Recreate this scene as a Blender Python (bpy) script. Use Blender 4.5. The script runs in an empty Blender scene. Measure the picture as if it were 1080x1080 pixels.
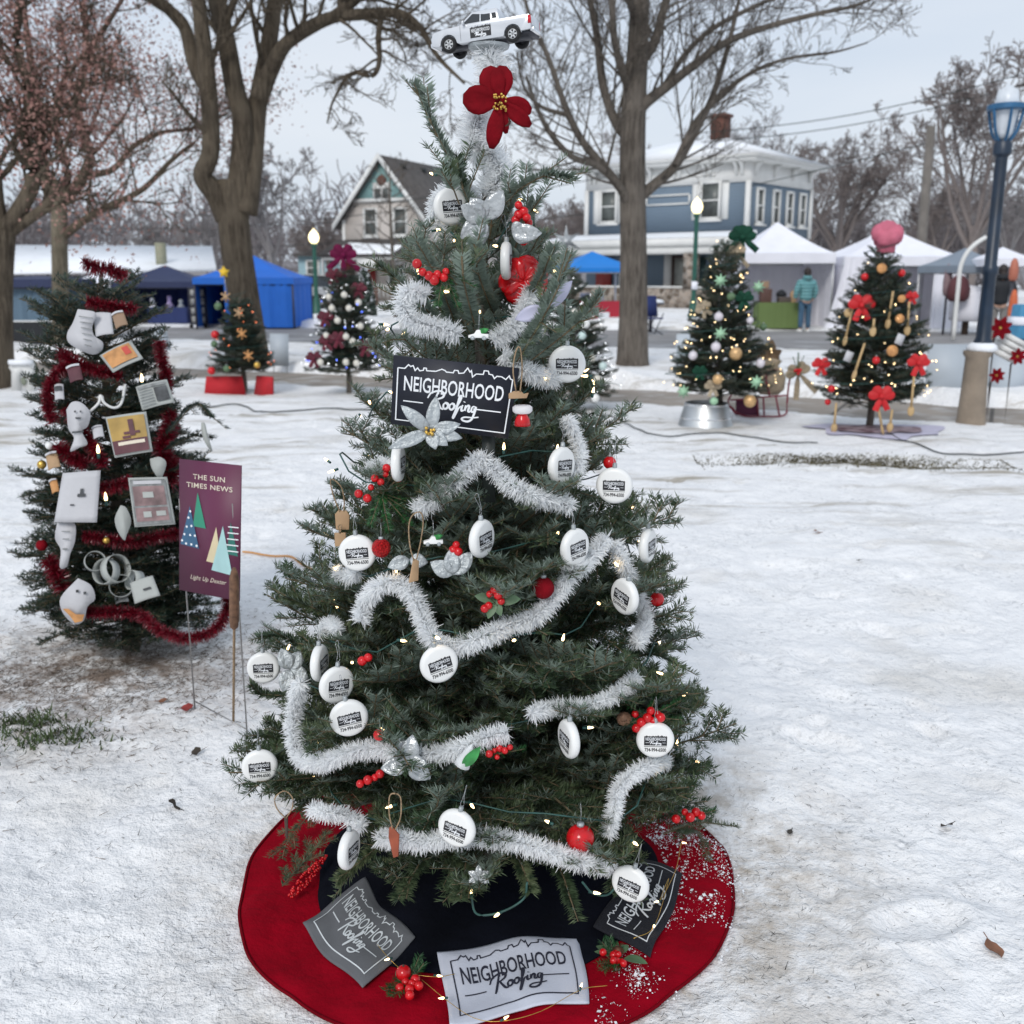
import bpy, math, random
import numpy as np
from mathutils import Vector, Matrix

R = math.radians
scene = bpy.context.scene
COL = scene.collection

# ------------------------------------------------------------------ camera, sky, sun, exposure
CAMH, TILT, FPX = 1.5, 13.0, 1080.0
cam_d = bpy.data.cameras.new('camera')
cam = bpy.data.objects.new('camera', cam_d)
COL.objects.link(cam)
cam.location = (0, 0, CAMH)
cam.rotation_euler = (R(90 - TILT), 0, 0)
cam_d.sensor_width = 36; cam_d.sensor_fit = 'HORIZONTAL'; cam_d.lens = 36.0
cam_d.clip_start = 0.05; cam_d.clip_end = 2000
cam_d.dof.use_dof = True; cam_d.dof.focus_distance = 2.15; cam_d.dof.aperture_fstop = 5.2
scene.camera = cam

SUN_EL, SUN_AZ = 38, 200
world = bpy.data.worlds.new('World'); scene.world = world; world.use_nodes = True
wt = world.node_tree; wn = wt.nodes; wl = wt.links
for n in list(wn): wn.remove(n)
wo = wn.new('ShaderNodeOutputWorld'); bg = wn.new('ShaderNodeBackground')
sky = wn.new('ShaderNodeTexSky'); sky.sky_type = 'NISHITA'; sky.sun_disc = False
sky.sun_elevation = R(SUN_EL); sky.sun_rotation = R(SUN_AZ); sky.dust_density = 3.0; sky.air_density = 1.0
tc = wn.new('ShaderNodeTexCoord'); mp = wn.new('ShaderNodeMapping'); mp.inputs['Scale'].default_value = (1.0, 1.0, 4.5)
nz = wn.new('ShaderNodeTexNoise'); nz.inputs['Scale'].default_value = 1.6; nz.inputs['Detail'].default_value = 5; nz.inputs['Roughness'].default_value = .45
cr = wn.new('ShaderNodeValToRGB')
cr.color_ramp.elements[0].position = .3; cr.color_ramp.elements[0].color = (4.6, 5.5, 6.7, 1)
cr.color_ramp.elements[1].position = .72; cr.color_ramp.elements[1].color = (6.7, 7.1, 7.7, 1)
mx = wn.new('ShaderNodeMix'); mx.data_type = 'RGBA'; mx.inputs[0].default_value = .86
wl.new(tc.outputs['Generated'], mp.inputs[0]); wl.new(mp.outputs[0], nz.inputs['Vector']); wl.new(nz.outputs['Fac'], cr.inputs[0])
wl.new(sky.outputs[0], mx.inputs[6]); wl.new(cr.outputs[0], mx.inputs[7])
wl.new(mx.outputs[2], bg.inputs[0]); bg.inputs[1].default_value = 0.10
wl.new(bg.outputs[0], wo.inputs[0])

sun_d = bpy.data.lights.new('sun', 'SUN'); sun_d.energy = 1.25; sun_d.angle = R(18); sun_d.color = (1, .97, .93)
sun = bpy.data.objects.new('sun', sun_d); COL.objects.link(sun)
az = R(SUN_AZ)
sdir = Vector((math.sin(az) * math.cos(R(SUN_EL)), math.cos(az) * math.cos(R(SUN_EL)), math.sin(R(SUN_EL))))
sun.rotation_euler = sdir.to_track_quat('Z', 'Y').to_euler(); sun.location = (0, 0, 30)
vs = scene.view_settings
vs.view_transform = 'Standard'; vs.look = 'None'; vs.gamma = 1; vs.exposure = 0.32
scene.cycles.max_bounces = 8; scene.cycles.diffuse_bounces = 6; scene.cycles.glossy_bounces = 3
scene.cycles.transmission_bounces = 4; scene.cycles.transparent_max_bounces = 6
scene.cycles.caustics_reflective = False; scene.cycles.caustics_refractive = False

# ------------------------------------------------------------------ measuring helpers
cT, sT = math.cos(R(TILT)), math.sin(R(TILT))
def ray(px, py):
    a = (px - 540) / FPX; b = (540 - py) / FPX
    return Vector((a, cT + b * sT, -sT + b * cT))
def at(px, py, Y):
    d = ray(px, py); return Vector((0, 0, CAMH)) + d * (Y / d.y)
def gp(px, py, z=0.04):
    d = ray(px, py); return Vector((0, 0, CAMH)) + d * ((z - CAMH) / d.z)
def mpp(Y, z=1.0):      # metres per photo pixel at horizontal distance Y
    return (Y * cT + (CAMH - z) * sT) / FPX

rng = np.random.default_rng(7)
rnd = random.Random(11)

# value noise on the ground
_tab = np.random.default_rng(3).random((256, 256))
def vnoise(x, y, s, seed=0):
    x = np.asarray(x, float) / s + seed * 17.3; y = np.asarray(y, float) / s + seed * 31.7
    xi = np.floor(x).astype(int); yi = np.floor(y).astype(int); fx = x - xi; fy = y - yi
    fx = fx * fx * (3 - 2 * fx); fy = fy * fy * (3 - 2 * fy)
    a = _tab[xi % 256, yi % 256]; b = _tab[(xi + 1) % 256, yi % 256]; c = _tab[xi % 256, (yi + 1) % 256]; d = _tab[(xi + 1) % 256, (yi + 1) % 256]
    return (a * (1 - fx) + b * fx) * (1 - fy) + (c * (1 - fx) + d * fx) * fy - .5
TX, TY = -0.06, 2.31    # axis of the near tree
def sstep(a, b, x):
    t = np.clip((x - a) / (b - a), 0, 1); return t * t * (3 - 2 * t)
_dr = np.random.default_rng(5)
_dents = [(a, b, c, d, e) for a, b, c, d, e in zip(_dr.uniform(-3.5, 4.5, 700), _dr.uniform(1.0, 11, 700), _dr.uniform(0, 3.14, 700), _dr.uniform(.032, .06, 700), _dr.uniform(.005, .020, 700))]
def zbase(x, y):
    x = np.asarray(x, float); y = np.asarray(y, float)
    h = .055 + .055 * vnoise(x, y, 1.3, 1) + .03 * vnoise(x, y, .42, 2) + .02 * vnoise(x, y, .16, 3)
    jag = .28 * vnoise(x, y, .9, 7) + .12 * vnoise(x, y, .25, 8)
    walk = sstep(0, .18, (y + .47 * x - 12.6) + jag) * (1 - sstep(0, .18, (y + .47 * x - 14.5) + jag * 1.3))
    bank = sstep(-.2, .2, y + .47 * x - 14.5) * (1 - sstep(.7, 3.2, y + .47 * x - 14.6)) * (.14 + .14 * vnoise(x, y, .6, 12))
    road = sstep(0, .5, (y + .25 * x - 22.0) + 2.2 * jag) * (1 - sstep(0, .4, (y + .12 * x - 29.6) + jag))
    kerb = sstep(-.2, .3, y + .12 * x - 29.6) * (1 - sstep(1.0, 4, y + .12 * x - 29.6)) * (.2 + .18 * vnoise(x, y, 1.1, 14)) * sstep(-7.0, -6.0, x) * (1 - sstep(6.0, 7.4, x))
    h = h + bank + kerb
    strip = np.exp(-((y - 8.0 + .12 * (x - 3) + .1 * vnoise(x, y, .5, 9)) / .13) ** 2) * sstep(1.0, 1.9, x) * (1 - sstep(3.5, 4.1, x))
    h = h - strip * .05
    tree = np.exp(-(((x - TX) ** 2 + (y - TY) ** 2) / .75 ** 2) ** 2)
    h = h * (1 - .8 * tree) + .03 * tree
    far = sstep(34, 60, y); h = h * (1 - far) + .12 * far
    m = np.maximum(walk, road)
    return h * (1 - m) - .05 * m
def zg(x, y): return float(zbase(x, y))

# ------------------------------------------------------------------ mesh building helpers
class MB:
    def __init__(s): s.v = []; s.f = []; s.m = []; s.n = 0; s.M = None
    def add(s, V, F, mi=0):
        V = np.asarray(V, float).reshape(-1, 3)
        if s.M is not None:
            A = np.array(s.M); V = V @ A[:3, :3].T + A[:3, 3]
        for fa in F:
            fa = np.asarray(fa, int)
            if fa.ndim == 1: fa = fa[None]
            if len(fa): s.f.append(fa + s.n); s.m.append(np.full(len(fa), mi))
        s.v.append(V); s.n += len(V); return s
    def box(s, c, d, mi=0, rot=None, top=1.0):
        x, y, z = [q / 2 for q in d]; t = top
        V = np.array([(-x, -y, -z), (x, -y, -z), (x, y, -z), (-x, y, -z), (-x * t, -y * t, z), (x * t, -y * t, z), (x * t, y * t, z), (-x * t, y * t, z)])
        if rot is not None: V = V @ np.array(rot.to_3x3()).T
        V = V + np.array(c)
        return s.add(V, [[(3, 2, 1, 0), (4, 5, 6, 7), (0, 1, 5, 4), (1, 2, 6, 5), (2, 3, 7, 6), (3, 0, 4, 7)]], mi)
    def tube(s, pts, rad, sides=6, mi=0, cap=True):
        P = np.array([tuple(p) for p in pts], float); n = len(P)
        rad = np.full(n, rad) if np.isscalar(rad) else np.array(rad, float)
        T = np.gradient(P, axis=0); T /= np.linalg.norm(T, axis=1)[:, None] + 1e-12
        up = np.array([0, 0, 1.0]) if abs(T[0][2]) < .9 else np.array([1.0, 0, 0])
        U = np.cross(T, up); U /= np.linalg.norm(U, axis=1)[:, None] + 1e-12
        W = np.cross(T, U)
        a = np.linspace(0, 2 * math.pi, sides, endpoint=False)
        V = P[:, None] + rad[:, None, None] * (np.cos(a)[None, :, None] * U[:, None] + np.sin(a)[None, :, None] * W[:, None])
        i = np.arange(n - 1)[:, None] * sides; j = np.arange(sides)[None]; k = (j + 1) % sides
        F = [np.stack([i + j, i + k, i + sides + k, i + sides + j], -1).reshape(-1, 4)]
        if cap and sides > 2: F += [np.arange(sides)[::-1], np.arange(sides) + (n - 1) * sides]
        return s.add(V.reshape(-1, 3), F, mi)
    def lathe(s, prof, c=(0, 0, 0), seg=20, mi=0, rot=None, sc=(1, 1, 1), wob=None, cap=True):
        pr = np.array(prof, float); a = np.linspace(0, 2 * math.pi, seg, endpoint=False)
        rr = pr[:, 0][:, None] * np.ones(seg)[None]
        if wob is not None: rr = rr * (1 + wob(a)[None])
        V = np.stack([rr * np.cos(a), rr * np.sin(a), pr[:, 1][:, None] + 0 * rr], -1).reshape(-1, 3) * np.array(sc)
        if rot is not None: V = V @ np.array(rot.to_3x3()).T
        V = V + np.array(c); n = len(pr)
        i = np.arange(n - 1)[:, None] * seg; j = np.arange(seg)[None]; k = (j + 1) % seg
        F = [np.stack([i + j, i + k, i + seg + k, i + seg + j], -1).reshape(-1, 4)]
        if cap and pr[0, 0] > 1e-6: F.append(np.arange(seg)[::-1])
        if cap and pr[-1, 0] > 1e-6: F.append(np.arange(seg) + (n - 1) * seg)
        return s.add(V, F, mi)
    def ball(s, c, r, mi=0, seg=14, sc=(1, 1, 1), rot=None):
        n = max(5, seg // 2); t = np.linspace(-math.pi / 2, math.pi / 2, n + 1)
        return s.lathe([(r * max(math.cos(q), 1e-4), r * math.sin(q)) for q in t], c, seg, mi, rot, sc)
    def prism(s, poly, d, mi=0, M=None):      # poly in xz, extruded along y from -d/2 to d/2
        n = len(poly); V = [(p[0], -d / 2, p[1]) for p in poly] + [(p[0], d / 2, p[1]) for p in poly]
        V = np.array(V, float)
        if M is not None: A = np.array(M); V = V @ A[:3, :3].T + A[:3, 3]
        F = [np.arange(n), np.arange(n)[::-1] + n]
        F += [(i, i + n, (i + 1) % n + n, (i + 1) % n) for i in range(n)]
        return s.add(V, F, mi)
    def quads(s, Q, mi=0):
        Q = np.asarray(Q, float); n = len(Q)
        return s.add(Q.reshape(-1, 3), [np.arange(n * Q.shape[1]).reshape(n, Q.shape[1])], mi)
    def sticks(s, A, B, ra, rb, mi=0, sides=3):
        A = np.asarray(A, float); B = np.asarray(B, float); n = len(A)
        if n == 0: return s
        T = B - A; T /= np.linalg.norm(T, axis=1)[:, None] + 1e-12
        up = np.where(np.abs(T[:, 2:3]) < .9, np.array([[0, 0, 1.0]]), np.array([[1.0, 0, 0]]))
        U = np.cross(T, up); U /= np.linalg.norm(U, axis=1)[:, None] + 1e-12; W = np.cross(T, U)
        a = np.linspace(0, 2 * math.pi, sides, endpoint=False)
        D = np.cos(a)[None, :, None] * U[:, None] + np.sin(a)[None, :, None] * W[:, None]
        ra = np.broadcast_to(ra, n)[:, None, None]; rb = np.broadcast_to(rb, n)[:, None, None]
        V = np.concatenate([A[:, None] + D * ra, B[:, None] + D * rb], 1)
        b = np.arange(n)[:, None, None] * 2 * sides; j = np.arange(sides)[None, :, None]; k = (j + 1) % sides
        F = np.concatenate([b + j, b + k, b + sides + k, b + sides + j], 2).reshape(-1, 4)
        return s.add(V.reshape(-1, 3), [F], mi)
    def build(s, name, mats, parent=None, smooth=False, bevel=0, local=False, keep=False):
        if not isinstance(mats, (list, tuple)): mats = [mats]
        me = bpy.data.meshes.new(name)
        V = np.concatenate(s.v) if s.v else np.zeros((0, 3))
        if parent is not None and not local and not keep:
            q_ = parent
            while q_.parent is not None: q_ = q_.parent
            V = V - np.array(q_.get('_w', (0, 0, 0)))
        me.vertices.add(len(V)); me.vertices.foreach_set('co', V.astype(np.float32).ravel())
        L = np.concatenate([f.ravel() for f in s.f]); S = np.concatenate([np.full(len(f), f.shape[1]) for f in s.f])
        me.loops.add(len(L)); me.loops.foreach_set('vertex_index', L.astype(np.int32))
        me.polygons.add(len(S)); st = np.concatenate([[0], np.cumsum(S)[:-1]])
        me.polygons.foreach_set('loop_start', st.astype(np.int32)); me.polygons.foreach_set('loop_total', S.astype(np.int32))
        me.polygons.foreach_set('material_index', np.concatenate(s.m).astype(np.int32))
        if smooth: me.polygons.foreach_set('use_smooth', np.ones(len(S), bool))
        for m in mats: me.materials.append(m)
        me.update(calc_edges=True); me.validate()
        if smooth == 'auto':
            try: me.set_sharp_from_angle(angle=R(40))
            except Exception: pass
        o = bpy.data.objects.new(name, me); COL.objects.link(o)
        if parent is not None: o.parent = parent
        if bevel:
            b = o.modifiers.new('bevel', 'BEVEL'); b.width = bevel; b.segments = 2; b.limit_method = 'ANGLE'; b.angle_limit = R(40)
        return o

def cat(path, n=6):        # Catmull-Rom smoothing of a path
    P = [Vector(p) for p in path]; out = []
    if len(P) < 3: return P
    Q = [2 * P[0] - P[1]] + P + [2 * P[-1] - P[-2]]
    for i in range(1, len(Q) - 2):
        for k in range(n):
            t = k / n; a, b, c, d = Q[i - 1], Q[i], Q[i + 1], Q[i + 2]
            out.append(.5 * ((2 * b) + (c - a) * t + (2 * a - 5 * b + 4 * c - d) * t * t + (3 * b - a - 3 * c + d) * t ** 3))
    out.append(P[-1]); return out

def thing(name, label, cat_, loc=(0, 0, 0), group=None, rot=None):
    o = bpy.data.objects.new(name, None); COL.objects.link(o); o.empty_display_size = .1
    o.location = loc
    if rot is not None: o.rotation_euler = rot
    else: o['_w'] = list(loc)
    o['label'] = label; o['category'] = cat_
    if group: o['group'] = group
    return o
def tag(o, label, cat_, group=None):
    o['label'] = label; o['category'] = cat_
    if group: o['group'] = group
    return o
def kind(o, k): o['kind'] = k; return o
def dup(root, loc, rot, label=None, group=None, scale=None):
    r = root.copy(); COL.objects.link(r); r.location = loc; r.rotation_euler = rot
    if scale is not None: r.scale = (scale,) * 3
    if label: r['label'] = label
    if group: r['group'] = group
    for ch in list(root.children):
        c = ch.copy(); COL.objects.link(c); c.parent = r
        for g in list(ch.children):
            d = g.copy(); COL.objects.link(d); d.parent = c
    return r

# ------------------------------------------------------------------ materials
def mk(name, col, rough=.6, metal=0, var=.12, scale=8, bump=0, bscale=60, emis=None, estr=0, trans=0, spec=None, sheen=0, col2=None, detail=3):
    m = bpy.data.materials.new(name); m.use_nodes = True; nt = m.node_tree; b = nt.nodes['Principled BSDF']
    b.inputs['Roughness'].default_value = rough; b.inputs['Metallic'].default_value = metal
    if spec is not None: b.inputs['Specular IOR Level'].default_value = spec
    if trans: b.inputs['Transmission Weight'].default_value = trans
    if sheen: b.inputs['Sheen Weight'].default_value = sheen
    t = nt.nodes.new('ShaderNodeTexCoord'); n = nt.nodes.new('ShaderNodeTexNoise')
    n.inputs['Scale'].default_value = scale; n.inputs['Detail'].default_value = detail
    nt.links.new(t.outputs['Object'], n.inputs['Vector'])
    r = nt.nodes.new('ShaderNodeValToRGB'); r.color_ramp.elements[0].position = .3; r.color_ramp.elements[1].position = .7
    c1 = [max(0, c * (1 - var)) for c in col]; c2 = [min(1, c * (1 + var)) for c in col] if col2 is None else col2
    r.color_ramp.elements[0].color = (*c1, 1); r.color_ramp.elements[1].color = (*c2, 1)
    nt.links.new(n.outputs['Fac'], r.inputs[0]); nt.links.new(r.outputs[0], b.inputs['Base Color'])
    if bump:
        n2 = nt.nodes.new('ShaderNodeTexNoise'); n2.inputs['Scale'].default_value = bscale; n2.inputs['Detail'].default_value = 4
        nt.links.new(t.outputs['Object'], n2.inputs['Vector'])
        bp = nt.nodes.new('ShaderNodeBump'); bp.inputs['Strength'].default_value = bump; bp.inputs['Distance'].default_value = .02
        nt.links.new(n2.outputs['Fac'], bp.inputs['Height']); nt.links.new(bp.outputs[0], b.inputs['Normal'])
    if emis:
        b.inputs['Emission Color'].default_value = (*emis, 1); b.inputs['Emission Strength'].default_value = estr
    return m
def N(m, t, **kw):
    n = m.node_tree.nodes.new(t)
    for k, v in kw.items():
        if hasattr(n, k): setattr(n, k, v)
        else: n.inputs[k].default_value = v
    return n
def LK(m, a, b): m.node_tree.links.new(a, b)
def BS(m): return m.node_tree.nodes['Principled BSDF']
def mixc(m, fac, a, b):
    x = m.node_tree.nodes.new('ShaderNodeMix'); x.data_type = 'RGBA'
    for sock, v in ((x.inputs[0], fac), (x.inputs[6], a), (x.inputs[7], b)):
        if hasattr(v, 'is_output') or isinstance(v, bpy.types.NodeSocket): LK(m, v, sock)
        else: sock.default_value = v if not isinstance(v, tuple) else ((*v, 1) if len(v) == 3 else v)
    return x.outputs[2]
def ramp(m, fac, p0, p1, c0=(0, 0, 0), c1=(1, 1, 1)):
    r = m.node_tree.nodes.new('ShaderNodeValToRGB'); e = r.color_ramp.elements
    e[0].position = p0; e[1].position = p1; e[0].color = (*c0, 1); e[1].color = (*c1, 1); LK(m, fac, r.inputs[0]); return r.outputs[0]
def noise(m, vec, scale, detail=4, rough=.55):
    n = N(m, 'ShaderNodeTexNoise'); n.inputs['Scale'].default_value = scale; n.inputs['Detail'].default_value = detail; n.inputs['Roughness'].default_value = rough
    LK(m, vec, n.inputs['Vector']); return n.outputs['Fac']
def objco(m): return N(m, 'ShaderNodeTexCoord').outputs['Object']
def bumpn(m, h, strength, dist=.02, prev=None):
    b = N(m, 'ShaderNodeBump'); b.inputs['Strength'].default_value = strength; b.inputs['Distance'].default_value = dist
    LK(m, h, b.inputs['Height'])
    if prev is not None: LK(m, prev, b.inputs['Normal'])
    return b.outputs[0]

def translucent(m, amt):
    nt = m.node_tree; b = BS(m); t = nt.nodes.new('ShaderNodeBsdfTranslucent'); x = nt.nodes.new('ShaderNodeMixShader'); x.inputs[0].default_value = amt
    src = b.inputs['Base Color'].links[0].from_socket if b.inputs['Base Color'].links else None
    if src: nt.links.new(src, t.inputs[0])
    o = [n for n in nt.nodes if n.type == 'OUTPUT_MATERIAL'][0]; nt.links.new(b.outputs[0], x.inputs[1]); nt.links.new(t.outputs[0], x.inputs[2]); nt.links.new(x.outputs[0], o.inputs[0])
# snow
m_snow = bpy.data.materials.new('snow'); m_snow.use_nodes = True
def _snow(m, dirt_lo=.55):
    c = objco(m); b = BS(m); b.inputs['Roughness'].default_value = .75; b.inputs['Specular IOR Level'].default_value = .25
    n1 = noise(m, c, .9, 5); n2 = noise(m, c, 7, 5, .65); n3 = noise(m, c, 38, 4, .7); n4 = noise(m, c, 2.2, 6, .7)
    col = mixc(m, ramp(m, n2, .35, .7), (.83, .83, .835), (.93, .925, .92))
    dirt = ramp(m, n1, dirt_lo, .78)
    col = mixc(m, dirt, col, (.60, .57, .52))
    gr = N(m, 'ShaderNodeMath', operation='MULTIPLY'); LK(m, ramp(m, n3, .52, .70), gr.inputs[0]); LK(m, ramp(m, n4, .42, .66), gr.inputs[1])
    col = mixc(m, gr.outputs[0], col, (.40, .41, .42))
    v = N(m, 'ShaderNodeTexVoronoi'); v.inputs['Scale'].default_value = 26; LK(m, c, v.inputs['Vector'])
    sp = N(m, 'ShaderNodeMath', operation='MULTIPLY'); LK(m, ramp(m, v.outputs['Distance'], .05, .12, (1, 1, 1), (0, 0, 0)), sp.inputs[0]); LK(m, ramp(m, n4, .5, .62), sp.inputs[1])
    col = mixc(m, sp.outputs[0], col, (.16, .15, .13))
    for (cx, cy, r0, r1, cc) in ((TX + .12, TY, .45, 1.25, (.42, .36, .29)), (-1.55, 3.6, .15, .95, (.27, .21, .17))):
        dn = N(m, 'ShaderNodeVectorMath', operation='DISTANCE'); LK(m, c, dn.inputs[0]); dn.inputs[1].default_value = (cx, cy, .05)
        mm_ = N(m, 'ShaderNodeMath', operation='MULTIPLY'); LK(m, ramp(m, dn.outputs['Value'], r0 / 1, min(r1, 1.0) if r1 <= 1 else 1.0, (1, 1, 1), (0, 0, 0)), mm_.inputs[0]); LK(m, ramp(m, noise(m, c, 9, 6, .7), .40, .60), mm_.inputs[1])
        col = mixc(m, mm_.outputs[0], col, cc)
    mp_ = N(m, 'ShaderNodeMapping'); mp_.inputs['Scale'].default_value = (.45, 2.6, 1); mp_.inputs['Rotation'].default_value = (0, 0, R(6)); LK(m, c, mp_.inputs[0])
    sy_ = N(m, 'ShaderNodeSeparateXYZ'); LK(m, c, sy_.inputs[0]); my_ = N(m, 'ShaderNodeMapRange'); LK(m, sy_.outputs[1], my_.inputs[0]); my_.inputs[1].default_value = 4.5; my_.inputs[2].default_value = 7.0
    ms_ = N(m, 'ShaderNodeMath', operation='MULTIPLY'); LK(m, ramp(m, noise(m, mp_.outputs[0], 1.6, 8, .72), .53, .66), ms_.inputs[0]); LK(m, my_.outputs[0], ms_.inputs[1])
    col = mixc(m, ms_.outputs[0], col, (.40, .36, .30))
    LK(m, col, b.inputs['Base Color'])
    nb = bumpn(m, n2, .8, .04); nb = bumpn(m, n3, .6, .012, nb); nb = bumpn(m, noise(m, c, 140, 3), .5, .004, nb)
    LK(m, nb, b.inputs['Normal'])
_snow(m_snow)
m_snowclean = mk('snow_clean', (.86, .88, .91), .7, var=.04, scale=3, bump=.4, bscale=8)

m_walk = mk('concrete', (.27, .235, .20), .85, var=.18, scale=1.2, bump=.3, bscale=50)
m_road = mk('asphalt', (.25, .24, .235), .8, var=.2, scale=.7, bump=.3, bscale=40, detail=6)
def bark(name, c1, c2, sz=9):
    m = bpy.data.materials.new(name); m.use_nodes = True; c = objco(m)
    mpn = N(m, 'ShaderNodeMapping'); mpn.inputs['Scale'].default_value = (1, 1, .14); LK(m, c, mpn.inputs[0])
    n = noise(m, mpn.outputs[0], sz * 2.2, 6, .7); n2 = noise(m, c, 1.4, 3)
    col = mixc(m, ramp(m, n, .35, .65), c1, c2); col = mixc(m, ramp(m, n2, .45, .75), col, tuple(x * 1.15 for x in c2))
    LK(m, col, BS(m).inputs['Base Color']); BS(m).inputs['Roughness'].default_value = .95; BS(m).inputs['Specular IOR Level'].default_value = .1
    LK(m, bumpn(m, n, 1.0, .06), BS(m).inputs['Normal']); return m
m_bark = bark('bark', (.055, .044, .034), (.165, .135, .10))
m_bark2 = bark('bark_grey', (.075, .064, .054), (.20, .175, .15))
m_barkt = bark('bark_tan', (.11, .095, .07), (.23, .20, .15))
m_barkfar = mk('bark_far', (.15, .13, .125), .95, var=.15, scale=1)
m_twig = mk('fir_twig', (.17, .13, .075), .9, var=.3, scale=30)
def needle(name, a, b, pale):
    m = bpy.data.materials.new(name); m.use_nodes = True; c = objco(m)
    n = noise(m, c, 5, 3); n2 = noise(m, c, 60, 2)
    col = mixc(m, ramp(m, n, .35, .65), a, b); col = mixc(m, ramp(m, n2, .4, .62), col, tuple(x * .5 for x in a))
    g = N(m, 'ShaderNodeNewGeometry'); col = mixc(m, g.outputs['Backfacing'], col, pale)
    LK(m, col, BS(m).inputs['Base Color']); BS(m).inputs['Roughness'].default_value = .45; BS(m).inputs['Specular IOR Level'].default_value = .4
    return m
m_needle = needle('fir_needles', (.070, .120, .062), (.185, .22, .115), (.26, .325, .27))
m_needle2 = needle('fir_needles_blue', (.026, .052, .032), (.045, .075, .055), (.09, .13, .12))
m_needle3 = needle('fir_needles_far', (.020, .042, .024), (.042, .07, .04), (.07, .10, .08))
m_white = mk('white_plastic', (.80, .80, .78), .3, var=.03, scale=20)
m_tinsel = mk('white_tinsel', (.95, .96, .97), .35, var=.04, scale=30, spec=.8)
m_rtinsel = mk('red_tinsel', (.19, .006, .018), .3, var=.4, scale=40, spec=.8)
m_red = mk('red_gloss', (.55, .008, .012), .18, var=.2, scale=60)
m_redglit = mk('red_glitter', (.55, .010, .012), .35, metal=.4, var=.5, scale=250, bump=.8, bscale=300)
m_redvel = mk('red_velvet', (.17, .002, .007), .85, var=.25, scale=25, bump=.2, spec=.15)
m_gold = mk('gold', (.65, .42, .10), .35, metal=.8, var=.3, scale=80)
m_green = mk('bright_green', (.03, .22, .05), .5, var=.4, scale=60)
m_lgreen = mk('leaf_green', (.09, .16, .08), .5, var=.3, scale=30)
m_silver = mk('silver_fabric', (.40, .43, .44), .42, metal=.45, var=.15, scale=30, bump=.3, bscale=120)
m_silver2 = mk('silver_ribbon', (.44, .46, .47), .25, metal=.3, var=.25, scale=20, bump=.9, bscale=22)
m_black = mk('black_sign', (.010, .012, .022), .55, var=.2, scale=30)
m_blackfelt = mk('black_felt', (.005, .006, .011), .95, var=.4, scale=6, bump=.3, bscale=25, spec=.08)
m_ink = mk('black_ink', (.012, .012, .015), .5, var=.1)
m_inkw = mk('white_ink', (.82, .84, .86), .6, var=.04)
m_wire = mk('green_wire', (.02, .075, .065), .5, var=.3, scale=40)
m_bulb = mk('warm_bulb', (.9, .8, .55), .3, emis=(1, .70, .34), estr=5)
m_bulbw = mk('white_bulb', (.9, .9, .9), .3, emis=(.95, .97, 1), estr=2.5)
m_bulbb = mk('blue_bulb', (.1, .15, .9), .3, emis=(.12, .2, 1), estr=4)
m_bulbr = mk('red_bulb', (.9, .2, .1), .3, emis=(1, .25, .1), estr=4)
m_twine = mk('twine', (.36, .25, .15), .95, var=.3, scale=90, bump=.6, bscale=200)
m_wood = mk('tan_wood', (.42, .27, .15), .7, var=.2, scale=15)
m_woodr = mk('red_wood', (.28, .065, .03), .7, var=.3, scale=25)
m_woodd = mk('dark_wood', (.06, .04, .03), .8, var=.3, scale=25)
m_cone = mk('pine_cone', (.16, .085, .05), .8, var=.4, scale=60)
m_metal = mk('galvanised', (.55, .57, .58), .45, metal=.9, var=.15, scale=4, bump=.15, bscale=12)
m_rim = mk('rim_silver', (.62, .63, .64), .35, metal=.3, var=.05)
m_chrome = mk('chrome', (.75, .75, .76), .15, metal=1, var=.05)
m_tyre = mk('tyre', (.012, .012, .013), .8, var=.2)
m_glass = mk('dark_glass', (.02, .024, .028), .08, var=.2, spec=.8)
m_paint = mk('truck_paint', (.62, .64, .67), .2, var=.03, scale=8, metal=.2, spec=.7)
m_taill = mk('tail_lamp', (.5, .01, .02), .2)
m_wirem = mk('steel_wire', (.30, .29, .28), .4, metal=.8)

for _m, _a in ((m_tinsel, .5), (m_rtinsel, .3), (m_needle, .3)): translucent(_m, _a)
BS(m_tinsel).inputs['Roughness'].default_value = .5; BS(m_tinsel).inputs['Specular IOR Level'].default_value = .4
# ------------------------------------------------------------------ ground, walk, road
ys = np.concatenate([np.linspace(-8, .7, 24)[:-1], .7 * np.exp(np.arange(0, 1090) * .0062)])
ys = ys[ys < 600]
us = np.linspace(-1.15, 1.15, 560)
GX = us[None, :] * (np.abs(ys[:, None]) + 2.2); GY = np.repeat(ys[:, None], len(us), 1)
GZ = zbase(GX, GY)
for (a, b, c, d, e) in _dents:
    q = np.where((np.abs(ys - b) < .35))[0]
    if len(q) == 0: continue
    sl = slice(q[0], q[-1] + 1); dx = GX[sl] - a; dy = GY[sl] - b
    u = (dx * math.cos(c) + dy * math.sin(c)) / (d * 1.9); v = (-dx * math.sin(c) + dy * math.cos(c)) / d
    r2 = u * u + v * v
    if (a - TX) ** 2 + (b - TY) ** 2 < .6: continue
    GZ[sl] += -e * np.exp(-r2 ** 2) + .5 * e * np.exp(-((np.sqrt(r2) - 1.25) / .25) ** 2)
nearm = 1 - sstep(5, 9, GY)
offt = 1 - np.exp(-(((GX - TX) ** 2 + (GY - TY) ** 2) / .7 ** 2) ** 3)
GZ += nearm * offt * (.010 * vnoise(GX, GY, .055, 21) + .008 * vnoise(GX, GY, .028, 22))
nr, nc = GX.shape
mb = MB(); i = np.arange(nr - 1)[:, None] * nc; j = np.arange(nc - 1)[None]
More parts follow.
